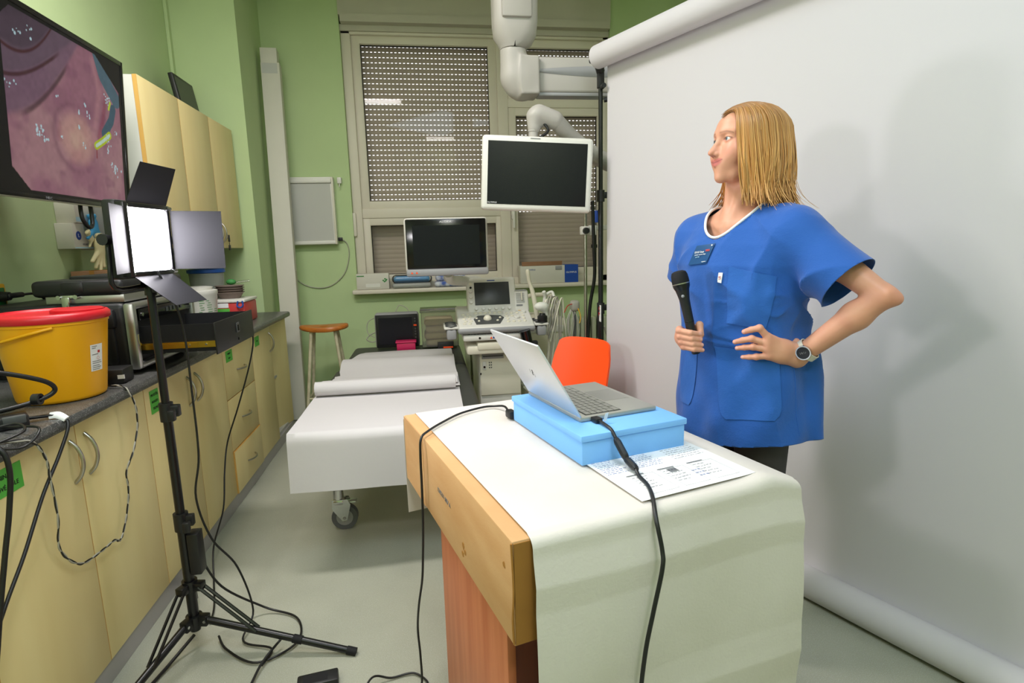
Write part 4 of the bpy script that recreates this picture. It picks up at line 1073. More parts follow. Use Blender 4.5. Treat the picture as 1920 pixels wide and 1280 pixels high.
k = root('pink_box', 'small pink plastic box in front of the patient monitor', 'box', (-.175, 4.17, BZ + .002))
MB().bbox(-.245, -.110, 4.135, 4.215, BZ + .002, BZ + .060, .006).build('box_body', 'pink_plastic', k, 30)
MB().bbox(-.252, -.103, 4.128, 4.221, BZ + .0605, BZ + .072, .004).build('lid', 'pink_plastic', k, 30)
cb = root('storage_box', 'clear storage box of folded cream cloths at bed head', 'storage box', (.075, 4.29, .62))
def wall_box(x0, x1, y0, y1, z0, z1, t=.003):
    return MB().box(x0, x1, y0, y0 + t, z0, z1).box(x0, x1, y1 - t, y1, z0, z1).box(x0, x0 + t, y0, y1, z0, z1).box(x1 - t, x1, y0, y1, z0, z1).box(x0, x1, y0, y1, z0, z0 + t)
wall_box(-.06, .205, 4.15, 4.42, .632, .885).build('box_wall', 'clear_plastic', cb)
MB().bbox(-.068, .213, 4.142, 4.428, .886, .900, .004).build('lid', 'clear_plastic', cb, 30)
for i in range(4):
    rr = random.Random(i)
    t = root('folded_cloth', ['lowest', 'second lowest', 'second highest', 'topmost'][i] + ' cream folded cloth inside the clear storage box', 'cloth', (.07, 4.28, .636 + i * .05))
    MB().bbox(-.115 + rr.uniform(0, .015), .115 - rr.uniform(0, .02), -.115, .12, 0.0, .047, .02, 3).build('fold', 'cloth_cream', t, 50, 'l')
k = root('felt_pen_box', 'small black and orange pack before the storage box', 'pack', (.12, 4.13, BZ + .002))
MB().bbox(.05, .165, 4.115, 4.145, BZ + .002, BZ + .055, .003).build('pack_body', 'black_plastic', k, 30)
MB().box(.09, .16, 4.1135, 4.1155, BZ + .012, BZ + .022).build('orange_band', 'orange_plastic', k)

# ------------------------------------------------------------------ window sill
k = root('glove_box', 'white tissue box with green leaf mark on window sill', 'box', (-.46, 5.03, 1.011))
MB().bbox(-.595, -.325, 4.975, 5.085, 1.012, 1.145, .004).build('carton', 'box_white', k, 30)
MB().box(-.59, -.53, 4.973, 4.976, 1.122, 1.130).build('print_line', 'ink_green', k)
m = MB()
for (x, z) in ((-.372, 1.085), (-.357, 1.098), (-.352, 1.082), (-.345, 1.092), (-.362, 1.075)): m.ball((x, 4.975, z), .008, 8, 1.1, .2, .8)
m.build('leaf_mark', 'ink_green', k)
MB().bbox(-.52, -.40, 4.974, 4.977, 1.03, 1.06, .001).build('perforation', 'white_plastic', k)
k = root('blue_pack', 'clear bag with blue packs on the window sill', 'bag', (-.13, 5.03, 1.011))
MB().bbox(-.30, .03, 4.96, 5.09, 1.012, 1.055, .018, 3).build('wrap', 'cloudy_plastic', k, 50)
MB().bbox(-.285, .02, 4.965, 5.085, 1.057, 1.115, .022, 3).build('pack', 'blue_bag', k, 50)
MB().bbox(-.30, .04, 4.955, 5.095, 1.056, 1.125, .03, 3).build('cover', 'clear_plastic', k, 50)
k = root('folded_shirt', 'patterned blue and white folded cloths on the sill', 'cloth', (.19, 5.02, 1.011))
MB().bbox(.06, .34, 4.955, 5.07, 1.012, 1.060, .022, 3).build('lower_fold', 'cloth_pattern', k, 50)
MB().bbox(.07, .33, 4.965, 5.08, 1.062, 1.115, .022, 3).build('upper_fold', 'cloth_pattern', k, 50)
k = root('shipping_box', 'long white carton with blue end on the window sill', 'box', (1.10, 5.04, 1.011))
MB().bbox(.815, 1.335, 4.985, 5.135, 1.012, 1.165, .003).build('carton', 'box_white', k, 30)
MB().box(1.215, 1.338, 4.982, 5.137, 1.011, 1.167).build('blue_end', 'blue_print', k)
text('lettering', 'OLYMPUS', .022, 'ink_white', frame((1.275, 4.981, 1.10), (1, 0, 0), (0, 0, 1)), k)
text('lettering', 'OLYMPUS', .018, 'ink_blue', frame((.91, 4.984, 1.13), (1, 0, 0), (0, 0, 1)), k)
MB().sheet(4, 2, lambda u, v: (.83 + u * .36, 4.985 + .02 * v - .03 * v * u, 1.167 + .035 * v), .003).build('flap', 'cardboard_brown', k)
MB().bbox(1.13, 1.19, 4.980, 4.986, 1.125, 1.16, .003).build('grip_slot', 'device_grey', k, 30)
# ------------------------------------------------------------------ ultrasound machine
us = root('ultrasound_machine', 'white ultrasound machine with black screen and control console', 'ultrasound', (.42, 3.62, 0))
UY = 3.45
# body
MB().bbox(.295, .56, 3.50, 4.05, .13, .715, .012).build('processor_body', 'device_white', us, 30)
MB().bbox(.300, .555, 3.488, 3.502, .42, .700, .004).build('front_panel', 'device_cream', us, 30)
MB().bbox(.312, .45, 3.484, 3.490, .655, .688, .002).build('disc_drive', 'device_grey', us, 30)
MB().bbox(.318, .445, 3.4825, 3.486, .668, .676, .001).build('disc_slot', 'device_dark', us)
MB().bbox(.315, .338, 3.483, 3.490, .585, .640, .005).build('socket_plate', 'device_white', us, 30)
MB().cyl((.326, 3.480, .605), (.326, 3.486, .605), .007, n=12).build('jack', 'black_gloss', us)
each([MB().box(.355 + j * .012, .362 + j * .012, 3.4865, 3.489, .595 + i * .016, .603 + i * .016) for i in range(3) for j in range(2)], 'indicator', 'device_dark', us)
MB().box(.298, .306, 3.4865, 3.489, .555, .567).build('indicator', 'black_gloss', us)
MB().bbox(.27, .585, 3.47, 4.08, .075, .135, .02).build('base', 'device_grey', us, 30)
for (x, y) in ((.31, 3.54), (.55, 3.54), (.31, 4.0), (.55, 4.0)): MB().cyl((x - .015, y, .04), (x + .015, y, .04), .04, n=20).build('wheel', 'rubber_grey', us, 40)
MB().bbox(.36, .50, 3.62, 3.85, .71, .86, .02).build('neck', 'device_white', us, 30)
# keyboard tray and lower shelf
MB().bbox(.215, .575, 3.40, 3.70, .700, .758, .016).build('lower_shelf', 'device_cream', us, 30)
MB().bbox(.280, .500, 3.392, 3.60, .728, .775, .01).build('shelf_pocket', 'device_cream', us, 30)
kt = MB().bbox(.195, .610, 3.385, 3.70, .787, .826, .012).build('keyboard_tray', 'device_white', us, 30)
MB().cyl((.295, 3.382, .806), (.295, 3.388, .806), .007, n=12).build('tray_hole', 'black_gloss', kt)
each([MB().prism([(-.008, -.007), (.008, -.007), (0, .007)], 0, .001, frame((x, 3.3845, .806), (1, 0, 0), (0, 0, 1))) for x in (.365, .395)], 'warning_mark', 'orange_plastic', kt); MB().cyl((.380, 3.3835, .806), (.380, 3.386, .806), .006, n=12).build('info_mark', 'ink_blue', kt)
each([MB().box(.225 + i * .019, .239 + i * .019, 3.40, 3.414, .826, .831) for i in range(18)], 'key', 'device_dark', kt)
# console: sloped deck, then steeper touch panel
def deck(name, pts_yz, x0, x1, mt, rb=.012):
    n_ = len(pts_yz)
    bm = bmesh.new()
    A = [bm.verts.new((x0, y, z)) for y, z in pts_yz]; B = [bm.verts.new((x1, y, z)) for y, z in pts_yz]
    bm.faces.new(A[::-1]); bm.faces.new(B)
    for i in range(n_): bm.faces.new((A[i], A[(i + 1) % n_], B[(i + 1) % n_], B[i]))
    bmesh.ops.recalc_face_normals(bm, faces=bm.faces[:])
    bmesh.ops.bevel(bm, geom=bm.edges[:], offset=rb, segments=3, affect='EDGES', profile=.5)
    bm.verts.index_update()
    m_ = MB(); m_.add([v.co[:] for v in bm.verts], [[v.index for v in f.verts] for f in bm.faces]); bm.free()
    return m_.build(name, mt, us, 40)
MB().bbox(.165, .640, 3.372, 3.74, .833, .872, .018, 3).build('console_rim', 'device_grey', us, 40)
ck = deck('console_deck', [(3.378, .852), (3.378, .874), (3.60, .945), (3.74, .97), (3.74, .852)], .170, .636, 'device_white', .012)
Y1s, Z1s, Y2s, Z2s = 3.585, .930, 3.665, 1.150
tp_ = deck('touch_panel', [(Y1s, Z1s), (Y2s, Z2s), (Y2s + .05, Z2s), (Y2s + .06, Z1s)], .245, .560, 'device_white', .014)
deck('fader_panel', [(Y1s + .001, Z1s), (Y2s - .03, Z2s - .085), (Y2s + .05, Z2s - .085), (Y2s + .06, Z1s)], .52, .640, 'device_white', .012)
up_ = Vector((0, Y2s - Y1s, Z2s - Z1s)).normalized()
TM = frame((.2475, Y1s, Z1s), (1, 0, 0), up_)      # x right, y up the panel, z out
TM = TM @ Matrix.Translation((0, 0, .0))
MB().bbox(.045, .270, .055, .205, -.002, .002, .001).tf(TM).build('touch_screen', 'screen_dim', us, 30)
each([MB().cyl((x, .030, 0), (x, .030, .016), .0105, .0095, 14) for x in (.05, .095, .135, .177, .22, .262)] + [MB().cyl((.020, y, 0), (.020, y, .016), .0105, .0095, 14) for y in (.075, .110, .145)], 'knob', 'device_white', us, 40, 'w', TM)
MB().cyl((.022, .196, 0), (.022, .196, .005), .010, n=16).tf(TM).build('power_button', 'device_cream', us, 40)
MB().cyl((.022, .172, 0), (.022, .172, .004), .007, n=12).tf(TM).build('sensor', 'black_gloss', us, 40)
MB().box(.13, .18, .213, .219, .0005, .0015).tf(TM).build('brand_strip', 'ink_blue', us)
each([MB().box(.312, .365, .062 + i * .0085, .0645 + i * .0085, .0005, .002) for i in range(8)], 'fader_slot', 'device_grey', us, None, 'w', TM)
MB().bbox(.343, .351, .075, .135, 0, .012, .002).tf(TM).build('fader', 'device_cream', us, 30)
MB().bbox(.305, .382, .140, .147, 0, .003, .001).tf(TM).build('panel_slot', 'device_grey', us)
MB().box(.310, .350, .040, .050, .0005, .0015).tf(TM).build('barcode', 'ink_grey', us)
DM = frame((.170, 3.378, .874), (1, 0, 0), Vector((0, .222, .071)).normalized())
k = MB(); pad_ = [(.11, .035), (.255, .035), (.29, .12), (.27, .150), (.20, .160), (.13, .155), (.10, .11)]
k.prism(pad_, .0, .004, DM).build('trackball_plate', 'device_dark', us)
MB().ball((.185, .105, .002), .026, 20).tf(DM).build('trackball', 'device_cream', us, 60)
BT = [(.04 + .032 * i + (.01 if j % 2 else 0), .05 + j * .034, .011, .004) for i in range(2) for j in range(5)] + [(.12 + .03 * i, .195 + .006 * (i % 2), .011, .004) for i in range(7)] + [(.31 + .034 * i, .06 + .04 * j, .011, .004) for i in range(4) for j in range(4) if (i, j) not in ((1, 1), (2, 1))]
BT += [(x, y, .008, .007) for x, y in ((.130, .075), (.245, .075), (.265, .115), (.118, .115))]
each([MB().lathe([(r, 0), (r, h), (r * .75, h + .002)], 12).tf(Matrix.Translation((x, y, 0))) for x, y, r, h in BT], 'key_button', 'device_cream', us, 40, 'w', DM)
each([MB().lathe([(r, 0), (r, .010), (r * .85, .013)], 16).tf(Matrix.Translation((x, y, 0))) for x, y, r in ((.300, .185, .013), (.365, .190, .014), (.425, .185, .014), (.37, .11, .019))], 'rotary_knob', 'device_white', us, 40, 'w', DM)
rr = random.Random(2)
MB().box(.395, .412, .215, .221, 0, .001).tf(DM).build('yellow_mark', 'socket_yellow', us)
# probe holders
for sx, xs in ((-1, .128), (1, .682)):
    h = MB()
    h.bbox(xs - .045, xs + .045, 3.40, 3.62, .862, .878, .008)
    hd = h.build('probe_holder', 'device_white', us, 40)
    for i in range(3):
        MB().lathe([(.030, -.05), (.034, .0), (.036, .008), (.031, .008), (.028, -.04)], 18, (xs, 3.435 + i * .072, .876), cap=False).build('holder_cup', 'device_dark', hd, 50)
    MB().bbox(xs - .03, xs + .03, 3.40, 3.46, .80, .862, .012).build('cup_body', 'device_grey', hd, 40)
def probe(lab, x, y, z, hd):
    r = root('ultrasound_probe', lab, 'probe', (x, y, z)); return r
p = probe('long cream endocavity probe standing in the right holder', .690, 3.585, .875, 0)
MB().tube([(.690, 3.585, .850), (.680, 3.585, .95), (.660, 3.58, 1.06), (.640, 3.575, 1.12), (.630, 3.57, 1.185), (.628, 3.57, 1.20)], [.014, .016, .0145, .011, .013, .008], 14, 3).build('probe_body', 'device_cream', p, 60)
p = probe('white convex probe head lying on the right holder', .70, 3.50, .93, 0)
def fnp(q): return smin(sd_ell(q, (0, 0, 0), (.046, .030, .028)), sd_cap(q, (.02, .0, -.02), (.035, .01, -.07), .018, .014), .02)
V, F = sdf_mesh(fnp, (-.08, -.05, -.1), (.08, .05, .06), .006); np_object('probe_body', V + np.array([0, 0, .04]), F, 'white_plastic', p)
p = probe('black round probe connector in the front right cup', .692, 3.435, .872, 0)
MB().lathe([(.025, -.02), (.028, .0), (.031, .004), (.031, .045), (.022, .05), (.018, .058)], 20).build('probe_body', 'black_plastic', p, 40, 'l')
each([MB().cyl((.014 * math.cos(i), .014 * math.sin(i), .052), (.014 * math.cos(i), .014 * math.sin(i), .062), .004, n=8) for i in range(7)], 'pin', 'black_metal', p, None, 'l')
MB().cyl((.585, 3.36, .765), (.565, 3.355, .845), .030, .034, 22).build('black_cup', 'black_gloss', us, 40)
MB().bbox(.575, .65, 3.37, 3.40, .74, .775, .01).build('cup_clip', 'black_plastic', us, 40)
# monitor on arm
MB().tube([(.43, 3.74, .93), (.43, 3.86, 1.05), (.33, 3.80, 1.12), (.15, 3.55, 1.15), (.125, 3.44, 1.20)], [.04, .04, .035, .03, .03], 12, 5).build('monitor_arm', 'device_white', us, 60)
MB().bbox(-.12, .362, 3.365, 3.42, 1.205, 1.522, .02, 3).build('monitor_housing', 'device_white', us, 40)
MB().bbox(-.110, .350, 3.352, 3.368, 1.232, 1.514, .006).build('monitor_bezel', 'black_gloss', us, 30)
MB().box(-.072, .312, 3.3505, 3.3525, 1.252, 1.478).build('monitor_screen', 'screen_off', us)
MB().bbox(-.118, .360, 3.345, 3.375, 1.190, 1.232, .012).build('monitor_chin', 'device_grey', us, 40)
text('lettering', 'ALOKA', .014, 'ink_white', frame((.118, 3.351, 1.497), (1, 0, 0), (0, 0, 1)), us, width=1.5)
each([MB().prism([(-.007, -.006), (.007, -.006), (0, .006)], 0, .001, frame((x, 3.3445, 1.212), (1, 0, 0), (0, 0, 1))) for x in (-.085, -.058)], 'warning_mark', 'orange_plastic', us)
# probe cables looping from hook on the right
hk = MB().tube([(.735, 3.60, .85), (.74, 3.60, .98), (.745, 3.60, 1.02), (.735, 3.585, 1.055)], .012, 10, 4).tube([(.745, 3.60, 1.03), (.79, 3.60, 1.05), (.80, 3.58, 1.02)], .010, 8, 4).build('cable_hook', 'white_plastic', us, 60)
rr = random.Random(9)
for i in range(7):
    x = .745 + .016 * i
    MB().tube([(.70 + .01 * i, 3.52, .86 - .02 * i), (x, 3.56, 1.00 + rr.uniform(-.02, .03)), (x + .02, 3.57, .9), (x + .01 + rr.uniform(-.03, .03), 3.56, .6), (x - .04 + rr.uniform(-.03, .03), 3.6, .38), (.60, 3.65 + .03 * i, .42)], .005 if i else .009, 6, 8).build('probe_cable', 'cable_grey' if i % 3 else 'device_cream', us, 60)
# suction / steam unit with bent pipe behind
su = root('suction_unit', 'white rounded appliance with bent handle behind the ultrasound machine', 'appliance', (.82, 4.10, 0))
MB().bbox(.66, .98, 3.95, 4.35, .05, .84, .06, 4).build('housing', 'device_cream', su, 50)
MB().bbox(.70, .95, 3.942, 3.96, .73, .78, .006).build('front_strip', 'device_white', su, 30)
MB().tube([(.70, 4.1, .83), (.70, 4.1, .95), (.74, 4.1, .985), (.88, 4.1, .985), (.93, 4.1, .94), (.935, 4.1, .83)], .016, 12, 5).build('handle', 'device_cream', su, 60)
for (x, y) in ((.70, 4.0), (.94, 4.0), (.70, 4.3), (.94, 4.3)): MB().cyl((x - .012, y, .03), (x + .012, y, .03), .03, n=16).build('wheel', 'rubber_grey', su, 40)
# IV pole with clamp, bottle, wires
iv = root('infusion_pole', 'slim steel infusion pole with clamp beside the backdrop stand', 'pole', (.965, 3.42, 0))
MB().cyl((.965, 3.42, .06), (.965, 3.42, 1.66), .0105, n=14).build('pole', 'steel', iv, 40)
for i in range(5):
    t = 2 * PI * i / 5 + .3
    MB().tube([(.965, 3.42, .07), (.965 + .2 * math.cos(t), 3.42 + .2 * math.sin(t), .045)], .012, 8).build('foot', 'steel', iv, 40)
    MB().cyl((.965 + .2 * math.cos(t), 3.41 + .2 * math.sin(t), .022), (.965 + .2 * math.cos(t), 3.43 + .2 * math.sin(t), .022), .022, n=14).build('wheel', 'rubber_grey', iv, 40)
cl = MB().bbox(.935, .985, 3.395, 3.445, 1.405, 1.455, .006).bbox(.985, 1.03, 3.40, 3.44, 1.40, 1.46, .006).bbox(1.02, 1.10, 3.41, 3.43, 1.43, 1.46, .004).build('clamp', 'white_plastic', iv, 30)
MB().cyl((.96, 3.37, 1.428), (.96, 3.395, 1.428), .018, .020, 12).cyl((1.02, 3.42, 1.33), (1.02, 3.42, 1.40), .007, n=10).cyl((1.02, 3.42, 1.325), (1.02, 3.42, 1.345), .020, n=12).build('clamp_knob', 'black_plastic', cl, 40)
MB().tube([(.99, 3.42, 1.62), (1.0, 3.42, 1.66), (1.03, 3.42, 1.67)], .005, 8, 4).build('hook', 'steel', iv, 60)
k = root('saline_bottle', 'small bottle with blue label clamped beside the infusion pole', 'bottle', (1.045, 3.43, 1.462))
MB().lathe([(.028, 0), (.030, .01), (.030, .09), (.012, .105), (.012, .12)], 20).build('bottle_body', 'clear_plastic', k, 50, 'l')
MB().lathe([(.0306, .015), (.0306, .085)], 20, cap=False).build('label_sleeve', 'blue_print', k, 50, 'l')
k = root('wire_bundle', 'bundle of grey and coloured wires hanging by the infusion pole', 'wires', (.90, 3.50, 0))
MB().bbox(.885, .945, 3.47, 3.53, .93, 1.0, .02, 3).build('wrap', 'cable_grey', k, 50)
for i in range(12):
    x = .88 + rr.uniform(-.03, .07)
    MB().tube([(.91 + rr.uniform(-.02, .02), 3.5, .97), (x, 3.48, .85), (x + rr.uniform(-.04, .04), 3.5, .6), (x + rr.uniform(-.05, .05), 3.52, .3), (x + rr.uniform(-.05, .1), 3.55, .01)], .0035, 6, 6).build('wire', ['cable_grey', 'device_dark', 'cable_grey', 'radiator_paint'][i % 4], k, 60)
MB().tube([(.90, 3.48, .98), (.86, 3.46, .97), (.835, 3.45, .93)], .003, 6, 5).build('red_wire', 'ink_red', k, 60)
MB().tube([(.93, 3.47, .95), (.94, 3.45, .90), (.93, 3.44, .86)], .004, 6, 5).build('yellow_wire', 'socket_yellow', k, 60)
for i, (pts, r_) in enumerate((([(.99, 3.35, 1.60), (1.0, 3.36, 1.35), (1.01, 3.38, 1.15), (.985, 3.40, .95), (.97, 3.40, .6), (.98, 3.38, .3), (1.0, 3.36, .012)], .011), ([(1.03, 3.36, 1.55), (1.06, 3.38, 1.2), (1.03, 3.38, .9), (1.05, 3.40, .55), (1.03, 3.35, .012)], .006))):
    cable('hanging_cable', ['thick black cable hanging beside the infusion pole', 'thin black cable hanging between infusion pole and backdrop'][i], pts, r_)

# ------------------------------------------------------------------ ceiling arm with white monitor
ca = root('ceiling_arm', 'white jointed ceiling supply arm carrying a monitor', 'ceiling arm', (.52, 3.2, 2.1))
cx, cy = .522, 3.2
def rrect(hx, hy, r, n=5):
    P_ = []
    for (sx, sy, a0) in ((1, 1, 0), (-1, 1, 90), (-1, -1, 180), (1, -1, 270)):
        for i in range(n + 1):
            a_ = math.radians(a0 + 90 * i / n); P_.append((sx * (hx - r) + r * math.cos(a_), sy * (hy - r) + r * math.sin(a_)))
    return P_
def loft(rings):
    m_ = MB(); n_ = len(rings[0][0]); vs = []; fs = []
    for P_, z, ox, oy in rings: vs += [(x + ox, y + oy, z) for x, y in P_]
    for k_ in range(len(rings) - 1):
        for i in range(n_): fs.append((k_ * n_ + i, k_ * n_ + (i + 1) % n_, (k_ + 1) * n_ + (i + 1) % n_, (k_ + 1) * n_ + i))
    fs.append(tuple(range(n_ - 1, -1, -1))); fs.append(tuple(range((len(rings) - 1) * n_, len(rings) * n_)))
    return m_.add(vs, fs)
loft([(rrect(.066, .075, .07), 2.375, cx - .012, cy), (rrect(.090, .085, .08), 2.40, cx, cy), (rrect(.112, .10, .08), 2.44, cx, cy), (rrect(.116, .10, .06), 2.50, cx, cy), (rrect(.116, .10, .05), 2.60, cx, cy), (rrect(.116, .10, .05), ZC - .001, cx, cy)]).build('column', 'arm_white', ca, 50)
MB().bbox(cx - .08, cx + .076, cy - .118, cy - .08, 2.50, 3.0, .012).build('front_cover', 'arm_white', ca, 40)
# L-shaped elbow: vertical cylinder turning into the horizontal arm
def fe(q):
    d = sd_cap(q, (cx - .01, cy, 2.36), (cx - .01, cy, 2.24), .070)
    d = smin(d, sd_ell(q, (cx + .03, cy, 2.235), (.105, .078, .115)), .02)
    bx_ = np.maximum(np.maximum(np.abs(q[:, 0] - (cx + .07)) - .05, np.abs(q[:, 1] - cy) - .075), np.abs(q[:, 2] - 2.235) - .095) - .0
    d = smin(d, bx_, .03)
    d = np.maximum(d, q[:, 2] - 2.375)
    return smax(d, q[:, 0] - (cx + .118), .01)
V, F = sdf_mesh(fe, (cx - .15, cy - .15, 2.06), (cx + .19, cy + .15, 2.44), .008)
np_object('elbow', V - np.array([.52, 3.2, 2.1]), F, 'arm_white', ca)
MB().bbox(cx + .115, 1.75, cy - .045, cy + .045, 2.155, 2.335, .014, 3).build('horizontal_arm', 'arm_white', ca, 40)
MB().grid(20, 6, lambda u, v: (cx + .12 + u * .9, cy - .0465 - .006 * math.sin(PI * v), 2.262 + (v - .5) * .055 * math.sin(PI * min(1, .1 + u * .95)))).build('arm_flute', 'device_grey', ca, 60)
MB().bbox(cx + .115, 1.75, cy - .040, cy + .040, 2.138, 2.157, .006).build('arm_underside', 'device_grey', ca, 40)
MB().cyl((1.66, cy, 2.15), (1.66, cy, 1.62), .06, n=20).build('down_tube', 'arm_white', ca, 40)
MB().tube([(1.66, cy, 1.66), (1.30, 3.17, 1.71), (1.0, 3.12, 1.79), (.80, 3.04, 1.89), (.69, 2.97, 1.97)], [.05, .048, .046, .042, .040], 14, 4).build('spring_arm', 'arm_white', ca, 60)
def fk(q):
    d = sd_cap(q, (.60, 2.97, 2.00), (.68, 2.97, 1.975), .050, .045)
    return smin(d, sd_cap(q, (.575, 2.97, 1.99), (.575, 2.97, 1.94), .040, .034), .02)
V, F = sdf_mesh(fk, (.50, 2.88, 1.88), (.76, 3.06, 2.09), .006)
np_object('knuckle', V - np.array([.52, 3.2, 2.1]), F, 'arm_white', ca)
MB().cyl((.568, 2.968, 1.935), (.568, 2.968, 1.88), .024, n=16).cyl((.568, 2.968, 1.918), (.568, 2.968, 1.926), .027, n=16).build('drop_post', 'arm_white', ca, 40)
MB().tube([(.62, 2.95, 1.955), (.64, 2.94, 1.92), (.62, 2.96, 1.90), (.60, 2.97, 1.89)], .007, 8, 4).build('cable', 'cable_black', ca, 60)
om = root('white_monitor', 'white framed flat monitor hanging from the ceiling arm', 'monitor', (.57, 2.92, 1.54))
OM = frame((.285, 2.935, 1.537), (.975, -.09, -.055), (.07, .02, 1))
OW, OH = .560, .368
MB().bbox(0, OW, 0, OH, -.045, 0, .018, 3).tf(OM).build('frame', 'white_plastic', om, 40)
MB().box(.030, OW - .030, .030, OH - .030, 0, .0015).tf(OM).build('screen', 'screen_off', om)
MB().bbox(.24, .29, OH - .015, OH - .011, .0, .002, .0005).tf(OM).build('indicator', 'device_grey', om)
text('lettering', 'OLYMPUS', .011, 'ink_white', OM @ Matrix.Translation((.055, .037, .0022)), om)
MB().bbox(.20, .36, .08, .32, -.075, -.040, .01).tf(OM).build('back_mount', 'white_plastic', om, 40)
MB().tube([OM @ Vector((.285, .30, -.06)), Vector((.568, 2.968, 1.885))], .02, 12).build('mount_stub', 'white_plastic', om, 50)

# ------------------------------------------------------------------ paper backdrop, its rollers and stand
Bd = Vector((-.387, .922, 0)); Bn = Vector((.922, .387, 0)); B0 = Vector((1.43, 1.84, 0))
def bp_(s, off, z): return B0 + Bd * s + Bn * off + Vector((0, 0, z))
S0, S1 = -1.52, 1.225
bk = root('paper_backdrop', 'wide white paper backdrop hanging behind the woman', 'backdrop', tuple(bp_(0, -.05, 0)))
ZT, RR = 2.275, .056
def hang(u, v):
    s = S0 + u * (S1 - S0)
    # profile: down from the back of the top roll, straight, then round the bottom roll
    z0 = .075
    if v < .9:
        z = ZT - (ZT - z0 - .10) * (v / .9); off = .002 + .003 * math.sin(3 * u + 2 * v)
    else:
        t = (v - .9) / .1; z = z0 + .10 * (1 - t); off = .002 - .018 * t * t
    return tuple(bp_(s, off, z))
mb = MB().sheet(20, 40, hang, .0008); mb.build('paper_drop', 'backdrop_paper', bk, 60)
MB().cyl(bp_(S0 - .02, -RR + .004, ZT), bp_(S1 + .012, -RR + .004, ZT), RR, n=32).build('top_roll', 'backdrop_paper', bk, 60)
MB().cyl(bp_(S0, -.058, .0585), bp_(S1, -.058, .0585), .058, n=36).build('bottom_roll', 'backdrop_paper', bk, 60)
MB().cyl(bp_(S1 + .010, -RR + .004, ZT), bp_(S1 + .022, -RR + .004, ZT), .030, n=20).build('roll_core', 'cardboard_brown', bk, 50)
sd = root('backdrop_stand', 'thin black telescopic stand holding the backdrop roll', 'stand', tuple(bp_(S1 + .045, -.005, 0)))
q0 = bp_(S1 + .045, -.005, 0); SX, SY = q0.x, q0.y
for (a, b, r_) in ((.12, 1.0, .016), (.98, 1.62, .0135), (1.60, 2.18, .0115)): MB().cyl((SX, SY, a), (SX, SY, b), r_, n=14).build('pole', 'black_metal', sd, 40)
for z in (1.0, 1.60): MB().cyl((SX, SY, z - .03), (SX, SY, z + .03), .021, n=14).bbox(SX + .01, SX + .04, SY - .012, SY + .012, z - .012, z + .02, .004).build('clamp', 'black_plastic', sd, 40)
for t in (.6, 2.7, 4.8):
    MB().tube([(SX, SY, .14), (SX + .32 * math.cos(t), SY + .32 * math.sin(t), .012)], .010, 8).build('leg', 'black_metal', sd, 40)
hd = MB().bbox(SX - .016, SX + .016, SY - .018, SY + .018, 2.14, 2.24, .005).cyl((SX, SY, 2.22), bp_(S1 + .02, -RR + .004, ZT), .022, n=14).build('roll_bracket', 'black_plastic', sd, 40)
for p_, q_ in (((SX - .02, SY - .01, 2.27), (SX - .055, SY - .02, 2.275)), ((SX + .0, SY - .02, 2.14), (SX + .0, SY - .06, 2.14)), ((SX + .015, SY - .01, 2.08), (SX + .055, SY - .02, 2.085))): MB().cyl(p_, q_, .022 if p_[2] > 2.2 else .012, n=12).build('knob', 'black_plastic', hd, 40)
MB().tube([(SX - .045, SY - .03, 2.235), (SX - .01, SY - .05, 2.25), (SX + .03, SY - .055, 2.262)], .008, 8, 3).build('locking_lever', 'device_cream', hd, 60)
MB().bbox(SX - .012, SX - .010, SY - .04, SY - .005, .93, 1.02, .0005).build('paper_tag', 'paper_sheet', sd)
text('tag_print', 'C\nM', .03, 'ink_red', frame((SX - .013, SY - .022, .985), (.3, -.95, 0), (0, 0, 1)), sd)
MB().tube([(SX + .02, SY, .9), (SX + .06, SY + .02, .75), (SX - .02, SY - .03, .70), (SX - .06, SY, .78), (SX + .01, SY + .02, .84)], .005, 6, 6).build('wire_coil', 'cable_grey', sd, 60)

# ------------------------------------------------------------------ orange chair
ch = root('plastic_chair', 'bright orange plastic chair behind the laptop', 'chair', (.555, 2.64, 0), math.radians(-50))
def back(u, v):
    w = 2 * u - 1
    x = w * (.185 - .015 * v) * (1 - .10 * max(0, v - .8) / .2 * abs(w) ** 3)
    top = .868 - .022 * abs(w) ** 5
    z = .45 + v * (top - .45)
    return (x, .17 + .13 * v + .035 * (1 - w * w), z)
MB().sheet(16, 12, back, .012).build('backrest', 'orange_plastic', ch, 60, 'l')
def st_(u, v):
    return ((u - .5) * (.42 - .03 * (1 - v)), -.22 + v * .42, .44 + .02 * (2 * u - 1) ** 2 + .02 * v ** 4 - .02 * max(0, .15 - v) / .15)
MB().sheet(14, 14, st_, .012).build('seat', 'orange_plastic', ch, 60, 'l')
MB().bbox(-.17, .17, .165, .205, .435, .475, .012).build('bend', 'orange_plastic', ch, 40, 'l')
for (x, y) in ((-.18, -.18), (.18, -.18), (-.18, .17), (.18, .17)):
    MB().cyl((x * .9, y * .9, .432), (x * 1.12, y * 1.15, 0), .011, n=10).build('leg', 'steel', ch, 40, 'l')
